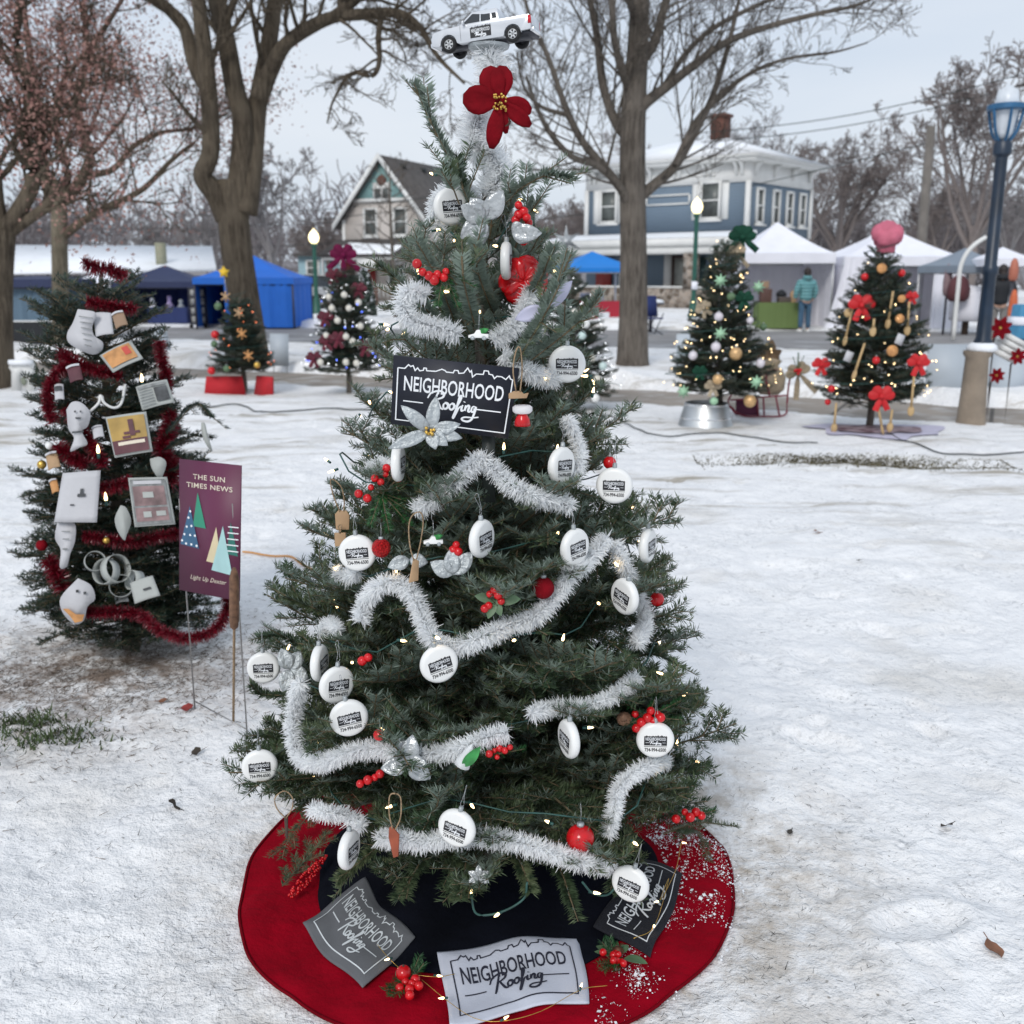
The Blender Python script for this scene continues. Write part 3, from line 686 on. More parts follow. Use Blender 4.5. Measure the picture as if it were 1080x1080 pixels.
for vv in (1.1, 2.7, 4.1, 5.5): window(bh, M, vv, 4.55, .5, 1.35, v=W, axis='v')
def f(mb):
    a, b = 3.5, 5.75
    for z in (4.72, 5.12): mb.box(((a + b) / 2, -.04, z), (b - a, .06, .07))
    mb.box((b + .03, -.04, 4.92), (.07, .06, .36)); mb.box((a - .03, -.04, 4.92), (.07, .06, .36))
part(bh, 'sign_frame', m_trim, M, f)
pr_ = part(bh, 'porch_roof', m_trim, M, lambda mb: (mb.box((W / 2 - .3, -1.15, 2.95), (W + 1.6, 2.3, .32)), mb.box((W / 2 - .3, -1.15, 2.62), (W + 1.1, 2.0, .34))))
part(pr_, 'roof_snow', m_snowclean, M, lambda mb: mb.add([(-1.1, -2.32, 3.115), (W + .5, -2.32, 3.115), (W + .5, -.01, 3.45), (-1.1, -.01, 3.45), (-1.1, -.01, 3.115), (W + .5, -.01, 3.115)], [[(0, 1, 2, 3)], [(0, 3, 4)], [(1, 5, 2)]]))
part(bh, 'stone_wall', m_stone, M, lambda mb: (mb.box((W / 2, -2.0, .48), (W + .2, .3, .96)),))
for u in (-.05, 4.45, 7.15, 8.7): part(bh, 'stone_column', m_stone, M, lambda mb: mb.box((u, -2.0, 1.704), (.55, .45, 1.48)))
part(bh, 'stone_cap', m_trim, M, lambda mb: [mb.box(((a + b) / 2, -2.0, 1.0), (b - a, .4, .07)) for a, b in ((.25, 4.15), (4.75, 6.85), (7.45, 8.4))])
d = part(bh, 'door', m_doorb, M, lambda mb: [mb.box(q, s) for q, s in (((5.05, -.06, 1.3), (.1, .1, 2.2)), ((5.95, -.06, 1.3), (.1, .1, 2.2)), ((5.5, -.06, 2.35), (.8, .1, .1)), ((5.5, -.06, .45), (.8, .1, .5)))])
part(d, 'pane', m_curt, M, lambda mb: mb.box((5.5, -.03, 1.5), (.8, .05, 1.58)))
part(bh, 'shutter', m_dkgreen, M, lambda mb: mb.box((6.45, -.06, 1.5), (.62, .1, 1.7)))
part(bh, 'wall_panel', m_trim, M, lambda mb: mb.box((4.75, -.03, 1.5), (.4, .06, 2.2)))
window(bh, M, 2.6, 1.55, .9, 1.3); part(bh, 'door', m_doorred, M, lambda mb: mb.box((1.1, -.05, 1.3), (.9, .08, 2.1)))

# ---- beige house
M = frame_m(-9.35, 59, -23)
ho = thing('beige_house', 'beige gabled house with teal gable end and snowy porch roof', 'house', (-9.35, 59, 0))
W, DP, EZ, PZ = 5.1, 9.5, 4.55, 7.6
zt = 5.5; s_ = (PZ - EZ) / (W / 2)
part(ho, 'wall', m_sbeige, M, lambda mb: mb.prism([(0, 0), (W, 0), (W, EZ), (W / 2, PZ), (0, EZ)], DP, M=Matrix.Translation((0, DP / 2, 0))))
ua = (zt - EZ) / s_
part(ho, 'gable', m_teal, M, lambda mb: mb.prism([(ua, zt), (W - ua, zt), (W / 2, PZ - .05)], .05, M=Matrix.Translation((0, -.03, 0))))
def f(mb):
    for sgn in (-1, 1):
        e = (W / 2 + sgn * (W / 2 + .45), EZ - .45 * s_); p = (W / 2, PZ + .06)
        V = [(e[0], -.45, e[1]), (p[0], -.45, p[1]), (p[0], DP + .3, p[1]), (e[0], DP + .3, e[1])]
        V += [(x, y, z + .16) for x, y, z in V]
        mb.add(V, [[(0, 1, 2, 3), (7, 6, 5, 4), (0, 4, 5, 1), (1, 5, 6, 2), (2, 6, 7, 3), (3, 7, 4, 0)]])
rf = part(ho, 'roof', m_shingle, M, f)
for k in range(3): part(rf, 'roof_vent', m_blackc, M, lambda mb: mb.box((W / 2 + .35, 1.6 + k * 2.4, PZ - .22), (.3, .4, .22)))
def f(mb):
    for sgn in (-1, 1):
        e = Vector((W / 2 + sgn * (W / 2 + .47), -.48, EZ - .47 * s_ + .03)); p = Vector((W / 2, -.48, PZ + .10)); d_ = Vector((0, 0, .24))
        V = [e - d_ * .6, p - d_ * .6, p + d_ * .85, e + d_ * .85]; V = V + [v_ + Vector((0, .06, 0)) for v_ in V]
        mb.add([tuple(v_) for v_ in V], [[(0, 1, 2, 3), (7, 6, 5, 4), (0, 4, 5, 1), (1, 5, 6, 2), (2, 6, 7, 3), (3, 7, 4, 0)]])
    mb.box((W / 2, -.075, zt), (W - 2 * ua + .2, .1, .18)); mb.box((.04, -.04, EZ / 2), (.16, .16, EZ - .1)); mb.box((W + .01, -.04, EZ / 2), (.16, .16, EZ - .1))
part(ho, 'trim', m_trim, M, f)
window(ho, M, 1.75, 4.35, .68, 1.3); window(ho, M, 3.6, 4.35, .68, 1.3)
part(ho, 'window', m_trim, M, lambda mb: mb.box((W / 2, -.09, 5.98), (1.1, .08, .85)))
for du in (-.24, .24): part(ho, 'pane', m_wglass, M, lambda mb: mb.box((W / 2 + du, -.145, 5.85), (.33, .04, .5)))
part(ho, 'ornament', m_brick, M, lambda mb: mb.lathe([(.001, 0), (.28, 0), (.28, .05), (.001, .05)], (W / 2, -.10, 6.52), 16, rot=Matrix.Rotation(R(90), 4, 'X')))
window(ho, M, 1.8, 4.3, .6, 1.2, v=W, axis='v')
def f(mb):
    V = [(-.4, -2.1, 2.62), (W * .86, -2.1, 2.62), (W * .86, -.05, 3.45), (-.4, -.05, 3.45)]; V += [(x, y, z - .15) for x, y, z in V]
    mb.add(V, [[(0, 1, 2, 3), (7, 6, 5, 4), (0, 4, 5, 1), (1, 5, 6, 2), (3, 0, 4, 7)]])
pr_ = part(ho, 'porch_roof', m_shingle, M, f)
part(pr_, 'roof_snow', m_snowclean, M, lambda mb: mb.add([(.3, -2.08, 2.66), (W * .84, -2.08, 2.66), (W * .84, -1.0, 3.09), (1.9, -.75, 3.2), (.7, -.5, 3.29), (.3, -2.1, 2.60), (W * .84, -2.1, 2.60)], [[(0, 1, 2, 3, 4)], [(0, 5, 6, 1)]]))
def f(mb):
    for u in (-.2, 1.0, 4.2): mb.box((u, -1.95, 1.25), (.14, .14, 2.4))
    mb.box((W * .4, -1.95, 2.40), (W * .9, .12, .16)); mb.box((2.6, -1.95, 1.0), (3.2, .06, .06))
    for k in range(12): mb.box((1.2 + k * .26, -1.95, .66), (.05, .04, .62))
part(ho, 'porch_rail', m_trim, M, f)
part(ho, 'door', m_doorred, M, lambda mb: mb.box((1.5, -.06, 1.25), (.95, .08, 2.1)))
part(ho, 'door', m_doorred, M, lambda mb: mb.box((.35, -.06, 1.25), (.5, .08, 2.1)))
part(ho, 'sign_board', m_trim, M, lambda mb: mb.box((2.6, -2.06, 2.1), (1.1, .05, .5)))
window(ho, M, 3.3, 1.5, .9, 1.2)

# ---- small light blue house, brick wall, parked car
M = frame_m(-14.2, 70, -8)
lb = thing('light_blue_house', 'low light blue house with grey roof beyond the left street lamp', 'house', (-14.2, 70, 0))
part(lb, 'wall', m_slight, M, lambda mb: mb.box((3.2, 2.5, 1.4), (6.4, 5, 2.8)))
def f(mb):
    V = [(-.4, -.5, 2.75), (6.8, -.5, 2.75), (6.8, 5.5, 2.75), (-.4, 5.5, 2.75), (1.2, 2.5, 3.7), (5.2, 2.5, 3.7)]
    mb.add(V, [[(0, 1, 5, 4), (2, 3, 4, 5)], [(1, 2, 5)], [(3, 0, 4)], [(3, 2, 1, 0)]])
part(lb, 'roof', m_shingle, M, f)
part(lb, 'gable', m_shingle, M, lambda mb: mb.prism([(2.7, 2.7), (5.1, 2.7), (3.9, 3.5)], 1.2, M=Matrix.Translation((0, -.3, 0))))
for u in (1.0, 3.6): window(lb, M, u, 2.0, .7, .8)
window(lb, M, 1.0, .7, .8, .6)
g = gp(337, 327); mb = MB(); mb.M = frame_m(-9.6, 50, -5); mb.box((1.6, 0, .5), (3.3, .3, 1.0))
bw = thing('brick_wall', 'low brown brick wall with pale coping near the beige house', 'wall', (-9.6, 50, 0)); mb.build('wall', mk('brown_brick', (.16, .10, .08), .9, var=.3, scale=9), bw)
mb = MB(); mb.M = frame_m(-9.6, 50, -5); mb.box((1.6, 0, 1.05), (3.4, .4, .09)); mb.build('coping', m_trim, bw)

def car(name, label, loc, yaw, paint, L=4.4, Wd=1.8, H=1.5):
    M = frame_m(loc[0], loc[1], yaw, loc[2]); t = thing(name, label, 'car', loc, 'parked cars')
    s = L / 4.4; body = [(-2.2, .35), (-2.15, .75), (-1.9, .95), (-1.2, 1.0), (-.6, 1.0), (1.9, .98), (2.15, .9), (2.2, .35), (1.75, .3), (1.65, .55), (1.35, .68), (1.05, .55), (.95, .3), (-.95, .3), (-1.05, .55), (-1.35, .68), (-1.65, .55), (-1.75, .3)]
    part(t, 'body', paint, M, lambda mb: mb.prism([(x * s, z * H / 1.5) for x, z in body], Wd), bevel=.05)
    def cab(mb):
        b = [(-1.2, .99), (-.65, 1.45), (1.3, 1.47), (1.95, .97)]; n = 4; V = []
        for sg in (-1, 1): V += [(x * s, sg * Wd / 2 * (.97 if z < 1.1 else .8), z * H / 1.5) for x, z in b]
        mb.add(V, [[(0, 3, 2, 1), (4, 5, 6, 7), (0, 1, 5, 4), (1, 2, 6, 5), (2, 3, 7, 6)]])
    part(t, 'windows', m_glass, M, cab)
    part(t, 'roof', paint, M, lambda mb: mb.box((.33 * s, 0, 1.475 * H / 1.5), (1.85 * s, Wd * .8, .04)))
    for x in (-1.35, 1.35):
        for sg in (-1, 1):
            w = part(t, 'wheel', m_tyre, M, lambda mb: mb.lathe([(.2, -.11), (.33, -.10), (.33, .10), (.2, .11)], (x * s, sg * (Wd / 2 - .1), .33), 18, rot=Matrix.Rotation(R(90), 4, 'X')))
            part(w, 'rim', m_chrome, M, lambda mb: mb.lathe([(.001, -.1), (.2, -.1), (.2, .1), (.001, .1)], (x * s, sg * (Wd / 2 - .09), .33), 12, rot=Matrix.Rotation(R(90), 4, 'X')))
    for sg in (-1, 1):
        part(t, 'headlight', m_wglass, M, lambda mb: mb.box((-2.16 * s, sg * .65, .75), (.08, .3, .14)))
        part(t, 'tail_lamp', m_taill, M, lambda mb: mb.box((2.16 * s, sg * .7, .8), (.08, .18, .2)))
    return t
car('parked_car', 'silver car half hidden behind the bright blue tent wall', (-9.9, 46, .05), 12, mk('car_silver', (.45, .46, .47), .25, metal=.5))
car('parked_car', 'white car parked beyond the light blue house lamp', (-9.3, 54, .05), 5, mk('car_white', (.7, .7, .7), .25))

# ---- shed with snow roof at the left
sh = thing('snowy_shed', 'long low shed with thick white snow over its roof', 'shed', (-15, 40, 0))
mb = MB(); mb.box((-15.1, 43.2, .75), (9.8, 5, 1.5)); mb.build('wall', mk('shed_wall', (.09, .10, .12), .8), sh)
def f(mb):
    V = [(-20.6, 38.8, 1.50), (-10.9, 38.8, 1.66), (-12.2, 43, 2.55), (-20.6, 43, 2.6)]; V += [(x, y, z + .12) for x, y, z in V]
    mb.add(V, [[(3, 2, 1, 0), (4, 5, 6, 7), (0, 1, 5, 4), (1, 2, 6, 5), (2, 3, 7, 6), (3, 0, 4, 7)]])
part(sh, 'roof', m_snowclean, None, f)
part(sh, 'roof_vent', mk('vent_tan', (.28, .28, .20), .8), None, lambda mb: mb.box((-13.2, 39.7, 2.2), (.32, .32, 1.0)))

# ---- tents
def canopy(name, label, c, sx, sy, yaw, ez, pz, mat, post_m, valance=.18, walls=(), wall_m=None, group='market tents along the road'):
    M = frame_m(c[0], c[1], yaw); t = thing(name, label, 'tent', (c[0], c[1], 0), group)
    a, b = sx / 2, sy / 2
    def roof(mb):
        n = 10; cor = [(-a, -b), (a, -b), (a, b), (-a, b)]
        for q in range(4):
            p0 = np.array(cor[q]); p1 = np.array(cor[(q + 1) % 4]); V = []
            for i in range(n + 1):
                f_ = i / n; k = 1 - f_
                zz = ez + (pz - ez) * (f_ ** 1.22)
                for j in range(7):
                    w = j / 6; e = (p0 * (1 - w) + p1 * w) * k; sag = -.05 * math.sin(math.pi * w) * math.sin(math.pi * f_) * (pz - ez)
                    V.append((e[0], e[1], zz + sag))
            F = [(i * 7 + j, i * 7 + j + 1, (i + 1) * 7 + j + 1, (i + 1) * 7 + j) for i in range(n) for j in range(6)]
            mb.add(V, [F])
            V = []
            for j in range(13):
                w = j / 12; e = p0 * (1 - w) + p1 * w; o = .012 * math.sin(j * 2.1)
                V += [(e[0] * (1.006 + o), e[1] * (1.006 + o), ez), (e[0] * 1.006, e[1] * 1.006, ez - valance)]
            mb.add(V, [[(2 * j, 2 * j + 1, 2 * j + 3, 2 * j + 2) for j in range(12)]])
    part(t, 'canopy', mat, M, roof, smooth=False)
    for x in (-a + .03, a - .03):
        for y in (-b + .03, b - .03): part(t, 'leg', post_m, M, lambda mb: mb.box((x, y, ez / 2), (.045, .045, ez)))
    for s in (-1, 1): part(t, 'truss', post_m, M, lambda mb: mb.box((0, s * (b - .04), ez - valance - .02), (sx - .1, .03, .03)))
    for (p, q, flare) in walls:    # p,q points in local plan, flare: bottom offset
        def wall(mb):
            n = 26; V = []
            for i in range(n + 1):
                w = i / n
                for j in range(9):
                    h = j / 8; fx, fy = flare; k = (1 - h)
                    x = p[0] + (q[0] - p[0]) * w + fx * k ** 1.3 * (1 - w if fx else 1); y = p[1] + (q[1] - p[1]) * w + fy * k
                    dx, dy = q[1] - p[1], p[0] - q[0]; L = math.hypot(dx, dy); o = .03 * math.sin(w * 23 + h * 1.5) * (k * .7 + .3) + .02 * math.sin(w * 51)
                    V.append((x + dx / L * o, y + dy / L * o, .05 + (ez - .07) * h))
            F = [(i * 9 + j, (i + 1) * 9 + j, (i + 1) * 9 + j + 1, i * 9 + j + 1) for i in range(n) for j in range(8)]
            mb.add(V, [F])
        part(t, 'side_wall', wall_m or mat, M, wall, smooth=True)
    return t
def cloth(name, col, **k): return mk(name, col, .75, var=.05, scale=2, bump=.5, bscale=3, **k)
m_tblue = cloth('blue_canvas', (.012, .13, .55)); m_tblue2 = cloth('bright_blue_canvas', (.01, .20, .62)); m_tnavy = cloth('navy_canvas', (.025, .035, .09)); m_tnavw = cloth('navy_wall', (.015, .03, .13))
m_twhite = cloth('white_canvas', (.80, .80, .86)); m_tgrey = cloth('grey_canvas', (.22, .26, .31)); m_tlt = cloth('slate_tarp', (.10, .16, .22))
m_post = mk('tent_post', (.55, .55, .56), .4, metal=.6); m_postd = mk('dark_post', (.04, .04, .05), .5)
X = lambda px, Y, z=1: (px - 540) * mpp(Y, z)
canopy('canopy_tent', 'bright blue market tent with closed side walls behind the forked trunk', (X(268, 31), 31.2), 2.85, 2.85, 0, 1.44, 2.08, m_tblue, m_postd, walls=[((-.55, -1.4), (1.4, -1.4), (0, 0)), ((1.4, -1.4), (1.4, 1.4), (0, 0)), ((1.4, 1.4), (-1.4, 1.4), (0, 0)), ((-1.4, 1.4), (-1.4, -1.4), (0, 0))], wall_m=m_tblue)
canopy('canopy_tent', 'dark navy market canopy with dark back wall left of the bright blue tent', (X(176, 33), 33), 2.7, 2.6, 6, 1.32, 1.82, m_tnavy, m_postd, walls=[((1.3, 1.3), (-1.3, 1.3), (0, 0)), ((-1.3, 1.3), (-1.3, -1.3), (0, 0))], wall_m=m_tnavw)
canopy('canopy_tent', 'small white tent peak between shed roof and navy canopy', (X(128, 36), 36), 2.6, 2.6, 0, 1.3, 1.85, m_twhite, m_post)
canopy('canopy_tent', 'open sky-blue canopy in front of the stone porch of the blue house', (X(624, 32), 32), 2.35, 2.2, 14, 1.72, 2.22, m_tblue2, m_post, valance=.12)
canopy('canopy_tent', 'pointed white tent behind the bucket tree and the person in teal', (X(816, 31), 31), 2.7, 2.7, 0, 2.12, 3.02, m_twhite, m_post, valance=.28, walls=[((1.35, 1.35), (-1.35, 1.35), (0, 0)), ((-1.35, 1.35), (-1.35, -1.35), (0, 0)), ((1.35, -1.3), (1.2, 1.35), (0, 0))])
canopy('canopy_tent', 'wide white tent with open curtains behind the spoon tree', (X(935, 30.7), 30.9), 3.35, 2.8, 0, 2.02, 2.88, m_twhite, m_post, valance=.25, walls=[((1.67, 1.4), (-1.67, 1.4), (0, 0)), ((1.67, -1.4), (1.67, 1.4), (0, 0)), ((-1.67, 1.4), (-1.67, -1.4), (0, 0)), ((-1.67, -1.43), (-1.1, -1.43), (-.45, 0)), ((1.67, -1.43), (.85, -1.43), (.25, 0))])
canopy('canopy_tent', 'grey canopy seen just left of the blue lamp post', (X(1022, 27), 27.5), 1.5, 1.8, 10, 1.75, 2.2, m_tgrey, m_post)
canopy('canopy_tent', 'small white canopy right of the blue lamp post', (X(1062, 26), 26.5), 1.2, 1.5, -8, 1.9, 2.2, m_twhite, m_post)
canopy('canopy_tent', 'slate blue tarp booth behind the dark-trunked tree at left edge', (X(30, 24), 24.6), 1.9, 2.2, 4, 1.42, 1.5, m_tnavy, m_postd, walls=[((.9, -.9), (-.5, -.9), (0, 0)), ((.9, 1.0), (-.9, 1.0), (0, 0))], wall_m=m_tlt)
# curved white arch pole near the blue lamp
P = [at(1011, 300, 24), at(1013, 282, 24), at(1019, 268, 24), at(1028, 258, 24), at(1040, 250, 24)]
P = [gp(1011, 362)] + P; P[0].y = 24; P[0].x = P[1].x
mb = MB(); mb.tube(cat(P, 5), .05, 8); tag(mb.build('arch_pole', m_trim, smooth=True), 'curved white arch pole over the stalls left of the blue lamp post', 'pole')

# ---- tables and goods
def table(name, label, c, w, d, h, mat, yaw=0, topm=None):
    t = thing(name, label, 'table', (c[0], c[1], 0)); M = frame_m(c[0], c[1], yaw, max(zg(c[0], c[1]), -.04))
    part(t, 'tabletop', topm or mat, M, lambda mb: mb.box((0, 0, h - .015), (w, d, .03)))
    def skirt(mb):
        cor = [(-w / 2, -d / 2), (w / 2, -d / 2), (w / 2, d / 2), (-w / 2, d / 2)]
        for q in range(4):
            p0, p1 = np.array(cor[q]), np.array(cor[(q + 1) % 4]); n = 22; V = []; nn = np.array([p1[1] - p0[1], p0[0] - p1[0]]); nn = nn / np.linalg.norm(nn)
            for i in range(n + 1):
                p = p0 + (p1 - p0) * i / n; o = .012 * math.sin(i * 1.9); V += [(p[0] + nn[0] * .004, p[1] + nn[1] * .004, h - .005), (p[0] + nn[0] * (.02 + o), p[1] + nn[1] * (.02 + o), .02)]
            mb.add(V, [[(2 * i, 2 * i + 1, 2 * i + 3, 2 * i + 2) for i in range(n)]])
    part(t, 'tablecloth', mat, M, skirt); return t
def boxthing(name, label, cat_, c, s, m, yaw=0, lid=None, bevel=.01):
    mb = MB(); mb.M = frame_m(c[0], c[1], yaw, c[2]); mb.box((0, 0, s[2] / 2), s)
    if lid: mb.box((0, 0, s[2] + .01), (s[0] * 1.06, s[1] * 1.06, .03), 1)
    return tag(mb.build(name, [m, lid or m], bevel=bevel), label, cat_)
m_olive = cloth('olive_cloth', (.13, .19, .06)); m_redc = cloth('red_cloth', (.40, .02, .04)); m_blkc = cloth('black_cloth', (.012, .014, .018))
gy_ = 29.0
table('market_table', 'olive green covered table left of the person in teal', (X(824, gy_), gy_ + .3), 1.22, .6, .72, m_olive)
m_card = mk('cardboard', (.30, .20, .13), .8)
boxthing('display_box', 'dark crate of goods at the left end of the olive table', 'box', (X(810, gy_), gy_ + .3, .72), (.3, .3, .42), mk('crate_dark', (.10, .05, .04), .7))
boxthing('display_box', 'small tan box on top of the dark crate', 'box', (X(809, gy_), gy_ + .3, 1.15), (.2, .2, .2), m_card)
boxthing('display_box', 'brown low box in the middle of the olive table', 'box', (X(830, gy_), gy_ + .3, .72), (.34, .3, .2), mk('crate_brown', (.09, .07, .06), .7))
mb = MB(); c_ = (X(827, gy_), gy_ + .3, .93); mb.lathe([(.15, 0), (.14, .1), (.05, .18), (.0001, .19)], c_, 14); tag(mb.build('black_bag', m_blkc), 'small black bag lying on the brown low box', 'bag')
mb = MB(); c_ = (X(839, gy_), gy_ + .3, .72); mb.lathe([(.09, 0), (.10, .1), (.07, .2), (.08, .28), (.03, .36), (.0001, .38)], c_, 12); tag(mb.build('wood_figurine', m_wood), 'tan carved figure standing on the olive table beside the person in teal', 'figurine')
table('market_table', 'red covered table under the sky-blue canopy', (X(632, 31.6), 31.9), 1.3, .6, .62, m_redc)
mb = MB(); c_ = (X(633, 31.6), 31.9, .62); mb.lathe([(.14, 0), (.15, .2), (.12, .3), (.06, .36), (.06, .42), (.0001, .42)], c_, 16); tag(mb.build('water_jug', mk('jug', (.6, .63, .68), .2, trans=.4), smooth=True), 'clear round jug standing on the red covered table', 'jug')
boxthing('storage_tub', 'white tub on the ground in front of the red table', 'tub', (X(637, 31), 31.0, .03), (.32, .3, .42), mk('tub', (.66, .69, .72), .4), lid=m_redc)
boxthing('storage_tub', 'blue-grey plastic tub behind the red table', 'tub', (X(617, 32.6), 32.6, .0), (.3, .3, .95), mk('tub_grey', (.40, .45, .52), .4), lid=m_trim)
table('market_table', 'black skirted table with white rim left of the newspaper tree', (X(40, 21), 21.2), 1.5, .7, .46, m_blkc, topm=m_trim)
table('market_table', 'dark blue covered table under the navy canopy', (X(176, 32), 32.2), 1.2, .6, .5, cloth('blue_cloth', (.015, .03, .12)))
for (px_, Y_, hh, m, lab) in ((160, 32.2, .35, m_twhite, 'white fluffy decoration at the left of the navy canopy table'), (178, 32.2, .42, mk('lilac', (.45, .36, .62), .7), 'lilac figure standing on the navy canopy table'), (190, 32.1, .3, mk('pale_grey', (.3, .33, .36), .7), 'pale grey figure at right of the navy canopy table')):
    mb = MB(); c_ = (X(px_, Y_), Y_, .5)
    mb.lathe([(.11, 0), (.13, .06), (.08, .14), (.05, .2), (.075, .26), (.06, .32), (.0001, .35)], c_, 12, sc=(1, 1, hh / .35)); tag(mb.build('table_figure', m, smooth=True), lab, 'decoration')
# newspaper rack
rk = thing('display_rack', 'tall black rack of papers between the navy canopy and the blue tent', 'rack', (X(208, 30.5), 30.5, 0))
Mx = frame_m(X(208, 30.5), 30.5, 8)
part(rk, 'frame', m_postd, Mx, lambda mb: [mb.box(q, s) for q, s in [((x, y, .6), (.03, .03, 1.15)) for x in (-.22, .22) for y in (-.15, .15)] + [((0, 0, z), (.46, .32, .025)) for z in (.12, .38, .64, .9, 1.14)]])
for q, z in enumerate((.25, .5, .76, 1.01)):
    for x in (-.1, .1): part(rk, 'papers', mk('papers', (.36, .36, .34), .8, var=.5, scale=22), Mx, lambda mb: mb.box((x, -.02, z), (.17, .24, .2)))
for x in (-.2, .2): part(rk, 'wheel', m_tyre, Mx, lambda mb: mb.lathe([(.02, -.02), (.06, -.02), (.06, .02), (.02, .02)], (x, -.15, .06), 12, rot=Matrix.Rotation(R(90), 4, 'X')))
# round covered pedestal table right
ct = thing('cocktail_table', 'round table under a white cloth just left of the blue lamp post', 'table', (X(1021, 27), 27, 0))
mb = MB(); mb.lathe([(.30, .35), (.40, .38), (.42, .6), (.40, 1.0), (.28, 1.22), (.001, 1.28)], (X(1021, 27), 27, 0), 28, wob=lambda a: .04 * np.sin(a * 7)); mb.build('tablecloth', m_twhite, ct, smooth=True)
mb = MB(); mb.tube([(X(1021, 27), 27, 0), (X(1021, 27), 27, .5)], .09, 8); mb.build('leg', m_woodd, ct)
# stalls of small goods on the far right
k_ = 0
for (px_, py0, py1, w, m, lab, Y_) in ((1066, 305, 345, 9, mk('orange_goods', (.55, .12, .04), .6), 'orange-red bundle hanging at the right stall', 19), (1068, 272, 296, 9, mk('orange2', (.40, .13, .08), .6), 'rust coloured bundle above the orange one at right stall', 19.5),
        (1009, 290, 318, 22, mk('maroon_goods', (.10, .03, .035), .7), 'dark maroon goods piled beside the wide white tent', 26.5), (998, 278, 312, 9, mk('mauve', (.25, .17, .18), .7), 'mauve cloth bundle beside the wide white tent right wall', 27)):
    a_ = at(px_, py1, Y_); b_ = at(px_, py0, Y_); r_ = w / 2 * mpp(Y_); h_ = b_.z - a_.z
    mb = MB(); mb.lathe([(r_ * .7, 0), (r_, h_ * .15), (r_ * 1.05, h_ * .45), (r_ * .8, h_ * .8), (r_ * .4, h_ * .97), (.0001, h_)], a_, 14, wob=lambda a: .08 * np.sin(a * 5 + w))
    o = mb.build('goods_bundle', m, smooth=True); tag(o, lab, 'bundle')
    mb = MB(); mb.tube([(a_.x, a_.y, 0), (a_.x, a_.y, a_.z + .02)], .03, 6); q = mb.build('stand', m_postd, o, keep=True); 
a_ = at(1078, 358, 18); t = thing('cooler_bag', 'blue and white cooler bag standing at the right photo edge', 'bag', (a_.x, 18, 0)); Mx = frame_m(a_.x, 18, 12)
part(t, 'bag', mk('blue_bag', (.05, .22, .38), .5), Mx, lambda mb: mb.box((0, 0, a_.z + .3), (.42, .3, .6), top=.85), bevel=.03); part(t, 'stripe', m_twhite, Mx, lambda mb: mb.box((0, 0, a_.z + .32), (.43, .32, .14), top=.98)); part(t, 'stand', m_postd, Mx, lambda mb: mb.box((0, 0, a_.z / 2), (.5, .35, max(.05, a_.z))))
# camping chair beside the straight tree
cc = thing('camping_chair', 'folding navy camping chair right of the straight bare tree', 'chair', (X(687, 27), 27, 0)); Mx = frame_m(X(687, 27), 27, 20)
part(cc, 'seat', m_tnavw, Mx, lambda mb: mb.box((0, 0, .42), (.5, .45, .03)))
part(cc, 'backrest', m_tnavw, Mx, lambda mb: mb.box((.05, .25, .72), (.5, .03, .55), rot=Matrix.Rotation(R(-14), 4, 'X')))
for a_, b_ in (((-.25, -.22, 0), (.25, .22, .45)), ((.25, -.22, 0), (-.25, .22, .45)), ((-.25, .25, 0), (-.25, -.22, .55)), ((.25, .25, 0), (.25, -.22, .55))):
    part(cc, 'leg', m_postd, Mx, lambda mb: mb.tube([a_, b_], .015, 6))
mb = MB(); sp_ = (X(688, 28), 28.2); mb.lathe([(.34, .78), (.36, .80), (.3, .86), (.001, .90)], (sp_[0], sp_[1], 0), 20); o = mb.build('snow_cap', m_snowclean, smooth=True)
rt = thing('round_table', 'small round table topped with snow behind the navy camping chair', 'table', (sp_[0], sp_[1], 0)); bpy.data.objects.remove(o)
mb.build('snow_cap', m_snowclean, rt, smooth=True)
mb = MB(); mb.lathe([(.35, .74), (.35, .779), (.001, .779)], (sp_[0], sp_[1], 0), 20); mb.build('tabletop', m_postd, rt)
mb = MB(); mb.tube([(sp_[0], sp_[1], 0), (sp_[0], sp_[1], .74)], .05, 8); mb.build('leg', m_postd, rt)

# ---- street lamps, utility pole, wires
m_lgreenp = mk('lamp_green', (.012, .085, .06), .45, var=.15); m_lblue = mk('lamp_blue', (.010, .022, .042), .4, var=.5, scale=3)
m_lblue2 = mk('lamp_cage_blue', (.02, .10, .21), .4, var=.3, scale=6)
m_globe = mk('lamp_globe', (.9, .85, .6), .4, emis=(1, .80, .40), estr=2.2)
def lamp(label, px, Y, ptop):
    x = X(px, Y, 2); z1 = at(px, ptop, Y).z; g = (x, Y, zg(x, Y) - .03); H = z1 - g[2]
    t = thing('street_lamp', label, 'lamp', g, 'green street lamps')
    mb = MB(); mb.lathe([(.20, 0), (.20, .12), (.15, .18), (.13, .5), (.10, .6), (.085, .7), (.075, H - .62), (.11, H - .58), (.13, H - .52), (.08, H - .48)], g, 16); mb.build('pole', m_lgreenp, t, smooth='auto')
    mb = MB(); mb.lathe([(.09, H - .47), (.17, H - .38), (.20, H - .25), (.16, H - .12), (.10, H - .05)], g, 18); mb.build('globe', m_globe, t, smooth=True)
    mb = MB(); mb.lathe([(.11, H - .06), (.08, H - .02), (.03, H + .02), (.0001, H + .1)], g, 12); mb.build('finial', m_globe, t, smooth=True)
    return t, g
lamp('green street lamp with lit globe between the blue tent and the beige house', 332, 40, 243)
t, g = lamp('green street lamp with lit globe and a paper notice in front of the blue house', 733, 37, 210)
mb = MB(); mb.box((g[0], g[1] - .115, at(731, 301, 37).z), (.22, .02, .28)); mb.build('notice', m_twhite, t)
Y = 10.3; x = 4.68
